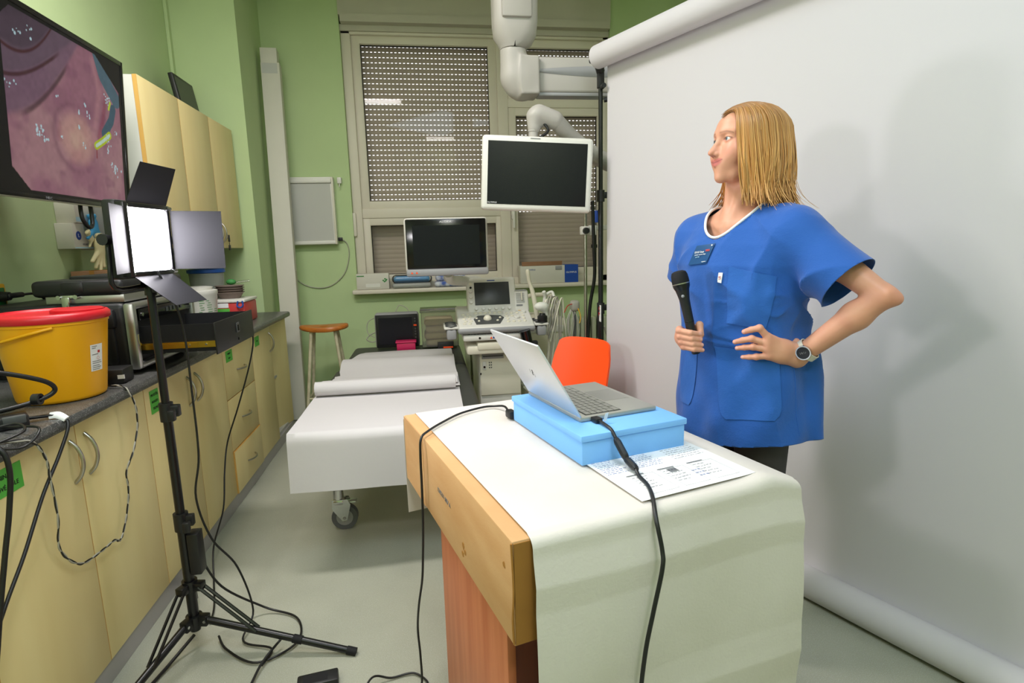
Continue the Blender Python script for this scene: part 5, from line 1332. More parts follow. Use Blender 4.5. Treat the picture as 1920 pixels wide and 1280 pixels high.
# ------------------------------------------------------------------ presenter's table: desk, flat carton, paper
TE, TD, TB0 = Vector((.967, .254, 0)), Vector((-.254, .967, 0)), Vector((.122, .904, 0))
TAB = frame(TB0, TE, TD)          # x = a (towards the woman), y = b (away from the camera), z up
TRZ = math.atan2(.254, .967)
def tl(a, b, z): return TAB @ Vector((a, b, z))
TZ = .85
dk = root('desk', 'orange brown wooden desk cabinet under the carton', 'desk', tuple(tl(.28, .34, 0)), TRZ)
def T(m): return m.tf(TAB)
T(MB().bbox(.026, .044, .104, .574, .03, .640, .001)).build('side_panel', 'desk_wood', dk, 30)
T(MB().bbox(.53, .548, .104, .574, .03, .640, .001)).build('side_panel', 'desk_wood', dk, 30)
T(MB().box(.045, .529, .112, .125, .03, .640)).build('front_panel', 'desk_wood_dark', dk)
T(MB().box(.045, .529, .556, .572, .03, .640)).build('back_panel', 'desk_wood', dk)
T(MB().bbox(.020, .555, .098, .580, .625, .642, .001)).build('desk_top', 'desk_wood', dk, 30)
T(MB().bbox(.016, .560, .094, .584, 0, .045, .004)).build('plinth', 'desk_wood', dk, 30)
ct = root('flat_carton', 'large flat cardboard carton used as table top', 'carton', tuple(tl(.29, .42, .645)), TRZ)
T(MB().bbox(0, .579, .003, .846, .646, TZ, .004)).build('carton_body', 'cardboard', ct, 30)
T(MB().box(.003, .576, .001, .004, .650, TZ - .004)).build('end_flap', 'cardboard_dark', ct)
T(MB().box(-.0012, .0, .62, .845, .648, TZ - .002)).build('side_flap', 'cardboard', ct)
T(MB().tube([(.0, .004, .652), (-.002, .003, .70), (.001, .002, .76), (-.001, .003, TZ - .003)], .0022, 6, 3)).build('torn_edge', 'cardboard_dark', ct, 60)
Mtx = TAB @ frame((-.0006, .43, .755), (0, -1, 0), (0, 0, 1))
text('lettering', '1245211 REV A', .017, 'ink_grey', Mtx, ct)
for (b, z, s) in ((.286, .70, .012), (.292, .678, .010), (.275, .690, .009), (.041, .787, .008)):
    pts = [(b + s * random.uniform(.5, 1) * math.cos(t), z + s * random.uniform(.5, 1) * math.sin(t)) for t in [i * PI / 4 for i in range(8)]]
    T(MB().prism(pts, -.0008, .0004, frame((0, 0, 0), (0, 1, 0), (0, 0, 1)))).build('torn_patch', 'cardboard_dark', ct)
# paper cover: hangs at the near end, lies flat, hangs a little at the far end
LN, LT, LFAR = .62, .852, .335
def cover(u, v):
    d = v * (LN + LT + LFAR)
    a = .034 + u * .648
    over = max(0, a - .585)
    if d < LN - .025:
        h = LN - .025 - d                      # distance below the fold
        cre = lambda h0, w, k: k * max(0, 1 - abs(h - h0) / w)
        bulge = .020 * math.sin(min(1, h / .35) * PI * .6) + cre(.062 + .012 * u, .05, .006) + cre(.36 + .02 * u, .07, .006) + .006 * math.sin(7 * u + 3 * h) * min(1, h * 4)
        z = TZ - .022 - h - .004 * math.sin(5 * u)
        a2 = a - .012 * (h / .6)
        return tl(a2, -.012 - bulge , z - over * over * 2.2 * math.exp(-h * 8))
    if d < LN + .025:
        t = (d - (LN - .025)) / .05 * PI / 2
        r = .022
        lift = .006 * math.exp(-((u - .86) / .05) ** 2)
        return tl(a, -.012 + r * (1 - math.cos(t)) , TZ - .022 + r * math.sin(t) + .003 + lift * math.sin(t) - over * over * 2.2)
    e = d - LN - .025
    if e < LT - .03:
        return tl(a, .012 + e, TZ + .004 + .0015 * math.sin(6 * u + 4 * v) - over * over * 2.2 + .006 * math.exp(-((u - .86) / .05) ** 2) * math.exp(-e * 14))
    h = e - (LT - .03)
    if h < .03:
        t = h / .03 * PI / 2; return tl(a, .834 + .018 * math.sin(t), TZ + .004 - .018 * (1 - math.cos(t)) - over * over * 2.2)
    return tl(a - .035 * (1 - u) * 1.0, .853 + .012 * math.sin(3 * u) + .01 * math.sin(h * 8), TZ - .014 - (h - .03) - over * over * 2.2)
mat('cover_paper', (216, 209, 202), .7, spec=.2, c2=(210, 203, 194), vscale=4, bump=.14, bscale=160)
tag(MB().sheet(44, 380, cover, .0009).build('paper_cover', 'cover_paper', None, 60), 'white paper cover hanging over the front of the table', 'paper')
# blue foam box with lid
bf = root('foam_box', 'light blue foam box on the table under the laptop', 'box', tuple(tl(.417, .425, TZ + .007)), TRZ)
FZ = TZ + .007
T(MB().bbox(.272, .562, .229, .622, FZ, FZ + .056, .003)).build('box_body', 'blue_foam', bf, 30)
T(MB().bbox(.268, .566, .225, .626, FZ + .0562, FZ + .072, .003)).build('lid', 'blue_foam', bf, 30)
# laptop
LZ = FZ + .0725
mat('touchpad', (158, 156, 150), .35, .4)
lp = root('laptop', 'open silver laptop facing the woman on the blue box', 'laptop', tuple(tl(.43, .46, LZ)), TRZ)
a0, a1, b0, b1 = .316, .541, .313, .613
T(MB().bbox(a0, a1, b0, b1, LZ, LZ + .012, .004)).build('base', 'laptop_deck', lp, 40)
T(MB().box(a0 + .022, a0 + .126, b0 + .012, b1 - .012, LZ + .0118, LZ + .0122)).build('key_well', 'key_well', lp)
for j in range(6):
    n_ = 13 if j < 5 else 8
    for i in range(n_):
        w_ = (b1 - b0 - .03) / n_
        wv = .84 if j < 5 else .84
        bb = b0 + .015 + i * w_
        aa = a0 + .026 + j * .0165
        T(MB().box(aa, aa + .0140, bb + w_ * .06, bb + w_ * .94, LZ + .0122, LZ + .0134)).build('key', 'keycap', lp)
T(MB().box(a0 + .132, a0 + .210, b0 + .10, b0 + .205, LZ + .0121, LZ + .0124)).build('touchpad', 'touchpad', lp)
an = math.radians(121)
LMx = TAB @ frame((a0 + .004, b0, LZ + .010), (0, 1, 0), (math.cos(an), 0, math.sin(an)))   # x along hinge, y up the lid
MB().bbox(0, b1 - b0, .002, .222, -.003, .003, .0025).tf(LMx).build('lid', 'laptop_silver', lp, 40)
MB().box(.006, b1 - b0 - .006, .008, .216, .0031, .0036).tf(LMx).build('screen', 'screen_off', lp)
T(MB().cyl((a0 + .004, b0 + .02, LZ + .009), (a0 + .004, b1 - .02, LZ + .009), .0045, n=10)).build('hinge', 'laptop_deck', lp, 40)
T(MB().box(a0 + .03, a0 + .045, b0 - .0006, b0 + .001, LZ + .003, LZ + .0085)).build('port', 'black_gloss', lp)
LB = LMx @ Matrix.Rotation(PI, 4, 'Y')       # outside of the lid: x runs back along the hinge
def slash(x, y, l, w_, mt):
    P_ = [(x, y), (x + w_, y), (x + w_ + l * .42, y + l), (x + l * .42, y + l)]
    MB().prism(P_, .0030, .0034, LB).build('logo_mark', mt, lp)
slash(-.158, .098, .010, .004, 'ink_black'); slash(-.150, .108, .011, .004, 'ink_black'); slash(-.164, .106, .012, .0015, 'device_grey'); slash(-.148, .094, .012, .0015, 'device_grey')
# video adapter and cable at the laptop
ad = root('video_adapter', 'black video adapter plugged into the laptop side', 'adapter', tuple(tl(.355, .29, LZ)), TRZ)
T(MB().bbox(.343, .363, .285, .311, LZ + .001, LZ + .013, .003)).build('plug', 'black_plastic', ad, 40)
T(MB().tube([(.353, .286, LZ + .007), (.352, .262, LZ + .006), (.351, .232, LZ + .002), (.350, .212, LZ - .012)], .0042, 8, 4)).build('lead', 'cable_black', ad, 60)
T(MB().tube([(.350, .212, LZ - .012), (.351, .205, LZ - .020), (.353, .180, LZ - .043), (.354, .172, LZ - .050)], [.007, .0125, .0125, .009], 8, 2, flat=.7)).build('socket_body', 'black_plastic', ad, 40)
T(MB().tube([(.354, .172, LZ - .050), (.354, .168, LZ - .052), (.353, .142, LZ - .058), (.351, .132, LZ - .059)], [.010, .0125, .012, .006], 8, 2, flat=.7)).build('connector_body', 'black_plastic', ad, 40)
T(MB().sheet(2, 2, lambda u, v: (.362 + .012 * u + .006 * v, .283 + .004 * u, LZ + .004 + .020 * v), .0004)).build('paper_tag', 'paper_sheet', ad)
tag(T(MB().tube([(.351, .133, LZ - .060), (.346, .115, TZ + .013), (.335, .07, TZ + .012), (.310, .02, TZ + .011), (.285, -.025, TZ - .010), (.282, -.048, TZ - .06), (.275, -.058, .76), (.255, -.06, .68), (.238, -.06, .60), (.228, -.06, .50), (.235, -.06, .40), (.25, -.07, .25), (.26, -.10, .10), (.25, -.18, .012), (.20, -.40, .010)], .0043, 10, 8)).build('video_cable', 'cable_black', None, 60), 'thick black video cable hanging down the paper front', 'cable')
pl = root('mains_plug', 'small black plug end behind the blue foam box', 'plug', tuple(tl(.30, .66, TZ + .007)), TRZ)
T(MB().bbox(.262, .285, .628, .665, TZ + .006, TZ + .030, .006)).build('plug_body', 'black_plastic', pl, 40)
tag(T(MB().tube([(.275, .66, TZ + .014), (.285, .72, TZ + .020), (.270, .765, TZ + .012), (.232, .775, TZ + .011), (.15, .745, TZ + .011), (.075, .685, TZ + .011), (.02, .63, TZ + .011), (-.008, .60, TZ + .004), (-.014, .594, .81), (-.014, .598, .72), (-.014, .607, .62), (-.012, .64, .50), (-.012, .67, .40), (-.02, .70, .30), (-.02, .735, .20), (-.02, .72, .12), (-.025, .70, .04), (-.04, .72, .008), (.0, .73, .008), (-.03, .79, .008), (-.10, .80, .008), (-.16, .80, .03), (-.22, .73, .010), (-.31, .67, .008), (-.36, .65, .012)], .0034, 8, 8)).build('power_cable', 'cable_black', None, 60), 'thin black laptop cable falling along the carton to floor', 'cable')
fa = root('floor_adapter', 'black power adapter lying on the floor by the desk', 'adapter', (-.405, 1.665, 0), -.35 + .5)
MB().bbox(-.062, .062, -.028, .028, .001, .034, .006).build('housing', 'black_plastic', fa, 40, 'l')
MB().box(-.045, .03, -.018, .018, .0342, .0345).build('rating_label', 'black_matte', fa, None, 'l')
# printed sheet
ps = root('printed_sheet', 'printed and handwritten paper sheet in front of the foam box', 'sheet', tuple(tl(.435, .14, TZ + .008)), TRZ)
def sh(u, v): return tl(.285 + u * .300, .020 + v * .238 + .006 * u, TZ + .0085 + .004 * max(0, u - .9) * 10 * (1 - v) * .3)
MB().sheet(12, 10, sh, .0004).build('sheet', 'paper_sheet', ps, 60)
def ln(u0, u1, v, w_=.006):
    a_ = [sh(u0, v), sh(u0, v + w_), sh(u1, v + w_), sh(u1, v)]
    return [tuple(Vector(p) + Vector((0, 0, .0006))) for p in a_]
def lines(name, mt, L_):
    m_ = MB()
    for (u0, u1, v, w_) in L_:
        P_ = ln(u0, u1, v, w_); m_.add(P_, [(3, 2, 1, 0)])
    m_.build(name, mt, ps, kind='stuff')
# text lines run along u: three slide frames in a row with notes written above them
rr = random.Random(11)
L1 = []; L2 = []; L3 = []
def words(dst, u0, u1, v, w_=.007):
    u = u0
    while u < u1:
        q = min(u1, u + rr.uniform(.012, .034)); dst.append((u, q, v + rr.uniform(-.004, .004), w_ + rr.uniform(-.002, .003))); u = q + rr.uniform(.006, .012)
for k in range(3):
    ub = .13 + .275 * k
    L3.append((ub, ub + .15, .455, .016))
    for i in range(5): words(L1, ub + .02, ub + .17 - rr.uniform(0, .05), .40 - .055 * i, .007)
    for e in ((ub + .01, ub + .225, .07, .003), (ub + .01, ub + .225, .445, .003), (ub + .01, ub + .012, .07, .375), (ub + .223, ub + .225, .07, .375)): L1.append(e)
L3.append((.47, .545, .36, .08))
for i in range(11): words(L2, .03, .24 - rr.uniform(0, .06), .93 - .036 * i, .008)
for i in range(11): words(L2, .31, .60 - rr.uniform(0, .10), .94 - .036 * i, .008)
for i in range(3): words(L2, .62, .70, .30 - .06 * i, .014)
for i in range(8): words(L1, .66, .95, .92 - .045 * i, .006)
lines('print_lines', 'print_grey', L1); lines('handwriting', 'ink_pen', L2); lines('print_bars', 'ink_grey', L3)
# ------------------------------------------------------------------ the woman
WO = Vector((.953, 1.665, 0)); WRZ = math.atan2(-.922, .387)
pn = root('person', 'woman with shoulder-length blond hair in blue scrub top holding a microphone', 'person', tuple(WO), WRZ)
# local frame: x = her left, y = her back, z up (she faces -y; head turned towards the television)
mat('skin', (214, 160, 138), .46, spec=.4, sub=.12, attr='col', bump=.05, bscale=700, var=.22, c2=(200, 130, 106), vscale=26)
mat('hair', (196, 150, 90), .38, spec=.5, attr='col')
mat('scrub_blue', (36, 90, 172), .72, spec=.25, sheen=.2)
mat('scrub_pocket', (40, 97, 180), .72, spec=.25, sheen=.2)
mat('jeans', (74, 71, 75), .8, spec=.2, bump=.1, bscale=500)
mat('eye_white', (226, 222, 220), .18, spec=.6)
mat('iris', (104, 120, 132), .2, spec=.6)
mat('neck_trim', (232, 232, 234), .6)
mat('strap_white', (222, 216, 204), .55)
# fine seersucker relief for the scrub cloth
for nm in ('scrub_blue', 'scrub_pocket'):
    nt = MATS[nm].node_tree; N = nt.nodes; L = nt.links
    tc = N.new('ShaderNodeTexCoord'); vo = N.new('ShaderNodeTexVoronoi'); vo.inputs['Scale'].default_value = 210
    mp = N.new('ShaderNodeMapping'); mp.inputs['Scale'].default_value = (1, 1, 1.7)
    L.new(tc.outputs['Object'], mp.inputs[0]); L.new(mp.outputs[0], vo.inputs['Vector'])
    bp = N.new('ShaderNodeBump'); bp.inputs['Strength'].default_value = .22; bp.inputs['Distance'].default_value = .0015
    n2 = N.new('ShaderNodeTexNoise'); n2.inputs['Scale'].default_value = 14; n2.inputs['Detail'].default_value = 3
    L.new(tc.outputs['Object'], n2.inputs['Vector'])
    bq = N.new('ShaderNodeBump'); bq.inputs['Strength'].default_value = .35; bq.inputs['Distance'].default_value = .012
    L.new(n2.outputs[0], bq.inputs['Height'])
    L.new(vo.outputs['Distance'], bp.inputs['Height']); L.new(bq.outputs[0], bp.inputs['Normal'])
    L.new(bp.outputs[0], N['Principled BSDF'].inputs['Normal'])

HC = np.array([.019, 0.0, 1.645], np.float32); HT_ = math.radians(-19)
ch_, sh_ = math.cos(HT_), math.sin(HT_)
def to_head(p):
    q = p - HC
    return np.stack([q[:, 0] * ch_ + q[:, 1] * sh_, -q[:, 0] * sh_ + q[:, 1] * ch_, q[:, 2]], 1)
def head_to_body(v):
    v = np.atleast_2d(np.asarray(v, np.float32))
    return np.stack([v[:, 0] * ch_ - v[:, 1] * sh_, v[:, 0] * sh_ + v[:, 1] * ch_, v[:, 2]], 1) + HC
def both(f, p):          # mirror helper: evaluate with |x|
    q = p.copy(); q[:, 0] = np.abs(q[:, 0]); return f(q)
EYE = (.0305, -.0735, 0.0)
def sd_head(q):
    a = q.copy(); a[:, 0] = np.abs(a[:, 0])
    d = sd_ell(q, (0, .014, .018), (.073, .092, .074))
    d = smin(d, sd_ell(q, (0, -.040, .030), (.058, .050, .050)), .02)
    d = smin(d, sd_ell(q, (0, -.034, -.034), (.056, .056, .066)), .03)
    d = smin(d, sd_ell(q, (0, -.040, -.084), (.042, .050, .034)), .025)
    d = smin(d, sd_cap(a, (.052, .005, -.062), (.026, -.058, -.100), .016, .014), .02)
    d = smin(d, sd_sphere(q, (0, -.082, -.106), .0165), .018)
    d = smin(d, sd_sphere(a, (.039, -.060, -.030), .022), .022)           # cheekbones
    d = smin(d, sd_ell(a, (.033, -.068, -.046), (.022, .020, .022)), .024)            # smiling cheek
    d = smin(d, sd_cap(a, (.014, -.083, .019), (.044, -.069, .020), .0080, .007), .018)   # brow
    d = smax(d, -sd_ell(a, (EYE[0] + .001, -.0985, .0), (.019, .0165, .0115)), .012)      # socket
    d = smin(d, sd_ell(q, (0, -.076, -.062), (.034, .023, .030)), .022)   # muzzle
    d = smin(d, sd_cap(q, (0, -.086, .006), (0, -.1100, -.030), .0058, .0075), .012)      # nose
    d = smin(d, sd_ell(q, (0, -.096, -.034), (.0120, .0180, .0130)), .010)
    d = smin(d, sd_sphere(q, (0, -.1165, -.0372), .0072), .008)
    d = smin(d, sd_ell(a, (.0100, -.1000, -.0410), (.0062, .0095, .0066)), .005)
    d = smax(d, -sd_ell(a, (.0058, -.1070, -.0480), (.0030, .0050, .0030)), .002)      # nostrils
    d = smin(d, sd_cap(a, (0, -.1000, -.0595), (.0245, -.0868, -.0572), .0056, .0026), .005)   # lips
    d = smin(d, sd_cap(a, (0, -.0990, -.0705), (.0200, -.0885, -.0640), .0066, .0034), .005)
    d = smin(d, sd_cap(a, (0, -.0985, -.0648), (.0235, -.0875, -.0595), .0048, .0030), .004)
    lid = sd_sphere(a, EYE, .0137)
    slit = sd_ell(a, (EYE[0] + .0005, -.0870, -.0003), (.0130, .011, .0047))
    d = smin(d, lid, .005)
    d = smax(d, -slit, .0015)
    d = smin(d, sd_ell(a, (.074, .016, -.018), (.008, .017, .030)), .008)   # ears
    return d
def sd_neck(p):
    d = sd_cap(p, (.012, .022, 1.575), (.004, .030, 1.44), .050, .054)
    d = smin(d, sd_cap(p, (.004, .035, 1.45), (.004, .03, 1.40), .056, .075), .03)
    d = smin(d, sd_ell(p, (0, .015, 1.32), (.150, .088, .125)), .05)
    d = smin(d, sd_cap(p, (.02, .0, 1.415), (.15, .015, 1.385), .022, .04), .035)
    d = smin(d, sd_cap(p, (-.02, .0, 1.415), (-.15, .015, 1.385), .022, .04), .035)
    d = smin(d, sd_cap(p, (.012, -.056, 1.392), (.12, -.018, 1.412), .008, .007), .014)
    d = smin(d, sd_cap(p, (-.012, -.056, 1.392), (-.12, -.018, 1.412), .008, .007), .014)
    d = smin(d, sd_cap(p, (.045, .01, 1.56), (.008, -.045, 1.405), .012, .008), .02)
    d = smin(d, sd_cap(p, (-.030, .0, 1.56), (-.008, -.045, 1.405), .012, .008), .02)
    return d
def sd_top(p): return smin(sd_head(to_head(p)), sd_neck(p), .018)
SL, EL, WL = np.array((.165, .015, 1.385)), np.array((.412, .045, 1.203)), np.array((.222, .000, 1.022))
SR, ER, WR = np.array((-.160, .020, 1.375)), np.array((-.205, .060, 1.060)), np.array((-.068, -.115, 1.050))
def lerp(a, b, t): return a + (b - a) * t
def sd_armL(p):
    d = sd_cap(p, SL, lerp(SL, EL, .55), .047, .042)
    d = smin(d, sd_cap(p, lerp(SL, EL, .45), EL, .041, .030), .014)
    d = smin(d, sd_sphere(p, EL + np.array((.024, .014, -.006)), .0175), .016)
    d = smin(d, sd_cap(p, EL, lerp(EL, WL, .30), .031, .0350), .012)
    d = smin(d, sd_cap(p, lerp(EL, WL, .30), lerp(EL, WL, .95), .0355, .0255), .02)
    return d
OUTL = np.array((.0075, -.0115, 0))
fL = (WL - EL) / np.linalg.norm(WL - EL)
FING_L = [  # mcp, pip, dip, tip, radius
    ((.184, -.089, 1.083), (.168, -.106, 1.110), (.148, -.115, 1.104), (.131, -.122, 1.097), .0090),
    ((.185, -.092, 1.066), (.152, -.116, 1.079), (.130, -.126, 1.073), (.110, -.133, 1.066), .0086),
    ((.186, -.090, 1.049), (.155, -.113, 1.0555), (.134, -.123, 1.0520), (.116, -.130, 1.0485), .0083),
    ((.187, -.086, 1.030), (.162, -.106, 1.027), (.145, -.115, 1.025), (.129, -.121, 1.023), .0080)]
FING_L = [(tuple(np.array(a) + OUTL * .6), tuple(np.array(b) + OUTL), tuple(np.array(c) + OUTL), tuple(np.array(d) + OUTL), r) for a, b, c, d, r in FING_L]
def sd_handL(p):
    hb = None
    w = WL - fL * .01
    d = sd_ell(p, (WL + np.array((.183, -.088, 1.056))) / 2, (.030, .040, .034))
    d = smin(sd_cap(p, lerp(EL, WL, .9), WL + fL * .012, .0275, .0255), d, .02)
    for (m_, q, k, t, r) in FING_L:
        m_, q, k, t = map(np.array, (m_, q, k, t))
        d = smin(d, sd_cap(p, WL + (m_ - np.array((.185, -.089, 1.056))) * .5, m_, .015, .0125), .014)
    for (m_, q, k, t, r) in FING_L:
        m_, q, k, t = map(np.array, (m_, q, k, t))
        f = smin(sd_cap(p, m_, q, r + .0015, r + .0005), sd_cap(p, q, k, r + .0003, r - .0003), .003)
        f = smin(f, sd_cap(p, k, t, r - .0003, r - .0018), .003)
        f = smin(f, sd_sphere(p, q, r + .0012), .004)
        hb = f if hb is None else smin(hb, f, .0012)
    d = smin(d, hb, .005)
    th = smin(sd_cap(p, (.208, -.020, 1.038), (.206, .008, 1.058), .016, .012), sd_cap(p, (.206, .008, 1.058), (.180, .050, 1.068), .0115, .0095), .006)
    return smin(d, th, .012)
MICB, MICT = np.array((.0185, -.190, 1.022)), np.array((-.030, -.220, 1.262))
mdir = (MICT - MICB) / np.linalg.norm(MICT - MICB)
vR = np.array((.75, .66, 0)); vV = np.array((-.66, .75, 0))
MH = MICB + mdir * .046
def around(ang, rho, h):
    a_ = math.radians(ang); c = MICB + mdir * h
    return c + rho * (math.cos(a_) * vR - math.sin(a_) * vV)
FING_R = []
for i, (h, dr) in enumerate(((.068, 0), (.0505, .0015), (.034, .0005), (.0185, -.002))):
    FING_R.append((around(212, .040 + dr, h + .002), around(160, .036 + dr, h + .004), around(95, .0265, h), around(35, .0245, h - .004), (.0092, .0094, .0090, .0082)[i]))
TH_R = [around(255, .048, .040), around(300, .038, .075), around(338, .029, .088), around(12, .026, .060)]
def sd_armR(p):
    d = sd_cap(p, SR, lerp(SR, ER, .5), .050, .045)
    d = smin(d, sd_cap(p, lerp(SR, ER, .5), ER, .045, .039), .02)
    d = smin(d, sd_cap(p, ER, lerp(ER, WR, .35), .039, .040), .02)
    return smin(d, sd_cap(p, lerp(ER, WR, .35), lerp(ER, WR, .97), .039, .026), .02)
def sd_handR(p):
    pc = around(228, .044, .044)
    d = smin(sd_cap(p, lerp(ER, WR, .9), WR, .0270, .0255), sd_cap(p, WR, pc, .024, .026), .02)
    for (m_, q, k, t, r) in FING_R: d = smin(d, sd_cap(p, lerp(WR, pc, .6), m_, .014, .0118), .012)
    for (m_, q, k, t, r) in FING_R:
        f = smin(sd_cap(p, m_, q, r + .0015, r + .0005), sd_cap(p, q, k, r + .0003, r - .0003), .003)
        f = smin(f, sd_cap(p, k, t, r - .0003, r - .0018), .003)
        f = smin(f, sd_sphere(p, q, r + .001), .004)
        d = smin(d, f, .0045)
    th = smin(sd_cap(p, TH_R[0], TH_R[1], .0155, .0115), sd_cap(p, TH_R[1], TH_R[2], .0112, .0108), .005)
    th = smin(th, sd_cap(p, TH_R[2], TH_R[3], .0105, .0088), .004)
    return smin(d, th, .008)
def sd_lower(p):
    d = sd_ell(p, (.01, .015, 1.10), (.135, .085, .30))
    for s in (-1, 1):
        d = smin(d, sd_cap(p, (.02 + s * .085, .015, .88), (.02 + s * .08, .02, .48), .065, .045), .03)
        d = smin(d, sd_cap(p, (.02 + s * .08, .02, .48), (.02 + s * .08, .03, .06), .044, .030), .02)
    return d
def sd_all(p):
    d = smin(sd_top(p), sd_armL(p), .03); d = smin(d, sd_armR(p), .03)
    return smin(d, sd_lower(p), .05)
parts_ = []
def clip(f, cond): return lambda p: smax(f(p), cond(p), .001)
parts_.append(sdf_mesh(sd_top, (-.20, -.16, 1.30), (.20, .16, 1.775), .0020))
parts_.append(sdf_mesh(sd_armL, (.10, -.09, .98), (.50, .12, 1.46), .004))
parts_.append(sdf_mesh(sd_handL, (.08, -.16, .97), (.27, .07, 1.14), .0018))
parts_.append(sdf_mesh(sd_armR, (-.27, -.17, .98), (-.02, .13, 1.45), .005))
parts_.append(sdf_mesh(sd_handR, (-.16, -.27, .99), (.07, -.03, 1.15), .0018))
parts_.append(sdf_mesh(sd_lower, (-.20, -.13, .0), (.22, .14, 1.45), .012))
VV = []; FF = []; o_ = 0
for V, F in parts_: VV.append(V); FF.append(F + o_); o_ += len(V)
VV = np.concatenate(VV); FF = np.concatenate(FF)
# skin colouring: lips, brows, lashes, blush, knuckles, nails, scalp
q = to_head(VV.astype(np.float32)); ax_ = np.abs(q[:, 0])
def Lc(c): return np.array(lin(c))
col = np.tile(Lc((218, 160, 132)), (len(VV), 1))
def blend(c, a):
    global col
    a = np.clip(a, 0, 1)[:, None]; col = col * (1 - a) + Lc(c) * a
isH = VV[:, 2] > 1.50
def g(c, r): 
    a = q.copy(); a[:, 0] = ax_
    return np.exp(-(((a - np.array(c)) / np.array(r)) ** 2).sum(1)) * isH
blend((222, 138, 122), .55 * g((.040, -.08, -.035), (.022, .03, .020)))
blend((214, 138, 120), .45 * g((0, -.115, -.036), (.014, .02, .012)))
lipm = np.minimum(np.exp(-((q[:, 2] + .0655 - .22 * ax_) / (.0112 * np.sqrt(np.clip(1 - (ax_ / .030) ** 2, .05, 1)))) ** 6) * np.exp(-(ax_ / .0275) ** 8), 1) * (q[:, 1] < -.085) * isH
blend((200, 92, 98), .8 * lipm)
blend((130, 58, 62), .8 * np.exp(-((q[:, 2] + .0648 - .24 * ax_) / .0016) ** 2) * (ax_ < .029) * (q[:, 1] < -.084) * isH)  # shade between the lips painted as a dark line, no groove modelled
brow_z = .0195 + .06 * (ax_ - .012) - 2.2 * np.clip(ax_ - .030, 0, 1) ** 1.4 * .9
blend((140, 96, 72), .75 * np.exp(-((q[:, 2] - brow_z) / .0022) ** 2) * (ax_ > .010) * (ax_ < .050) * (q[:, 1] < -.05) * isH)
er = np.sqrt(((ax_ - EYE[0] - .0005) / .0137) ** 2 + ((q[:, 2] + .0003) / .0058) ** 2)
blend((110, 66, 56), .85 * np.exp(-((er - 1.0) / .13) ** 2) * (q[:, 1] < -.07) * (q[:, 2] > -.002) * isH)
blend((190, 120, 104), .5 * np.exp(-((er - 1.1) / .25) ** 2) * (q[:, 1] < -.07) * (q[:, 2] < 0) * isH)
blend((120, 50, 44), .8 * g((.0055, -.106, -.047), (.004, .005, .003)))
hairline = np.sqrt((q[:, 0] / .066) ** 2 + ((q[:, 2] + .01) / .083) ** 2)
scalp = isH & (q[:, 2] > -.03) & ((q[:, 1] > -.02) | (hairline > 1.0))
hl_ = np.clip((hairline - .96) / .12, 0, 1); hl_ = np.maximum(hl_, np.clip((q[:, 1] + .03) / .02, 0, 1))
blend((138, 94, 54), .9 * hl_ * (isH & (q[:, 2] > -.03)))
for FG in (FING_L, FING_R):
    for (m_, p_, k, t, r) in FG:
        for c, rr_, aa in ((m_, .012, .35), (p_, .011, .40), (k, .008, .25), (t, .011, .35)):
            blend((214, 122, 108), aa * np.exp(-(np.linalg.norm(VV - np.array(c), axis=1) / rr_) ** 2))
blend((206, 128, 108), .5 * np.exp(-(np.linalg.norm(VV - (EL + np.array((.03, .02, -.02))), axis=1) / .05) ** 2))
# nails
cdl = np.array((.60, -.78, .15))
for FG in (FING_L, FING_R):
    for (m_, p_, k, t, r) in FG:
        k, t = np.array(k), np.array(t); ax2 = (t - k) / np.linalg.norm(t - k)
        out = np.array((.45, -.85, .1)) if FG is FING_L else (t - (MICB + mdir * float((t - MICB) @ mdir))) / np.linalg.norm(t - (MICB + mdir * float((t - MICB) @ mdir)))
        out = out - ax2 * float(out @ ax2); out = out / np.linalg.norm(out)
        nc = t + out * r * .85 + ax2 * .001
        blend((236, 186, 176), .75 * np.exp(-(np.linalg.norm(VV - nc, axis=1) / .0052) ** 4))
body = np_object('body', VV, FF, 'skin', pn, col)
for s in (-1, 1):
    c = head_to_body((s * EYE[0], EYE[1], EYE[2]))[0]
    e = MB().ball((0, 0, 0), .0126, 24).build('eye', 'eye_white', pn, 180, 'l'); e.location = c
    look = head_to_body((0, -1, .12))[0] - HC; look = look / np.linalg.norm(look)
    look = look + np.array((-.10, 0, 0)); look = look / np.linalg.norm(look)
    Mi = frame((0, 0, 0), Vector(look).orthogonal(), Vector(look).cross(Vector(look).orthogonal()))
    def disc(r0, dz):
        m_ = MB(); prof = [(r0 * k / 4 + 1e-5, math.sqrt(.0126 ** 2 - (r0 * k / 4) ** 2) + dz) for k in range(4, -1, -1)]
        return m_.lathe(prof, 20).tf(Mi)
    i_ = disc(.0062, .0004).build('iris', 'iris', e, 180, 'l'); disc(.0028, .0007).build('pupil', 'ink_black', e, 180, 'l')
    MB().ball(tuple(np.array(look) * .0128 + np.array((.0016, 0, .0022))), .0008, 6).build('glint', 'ink_white', e, 180, 'l')

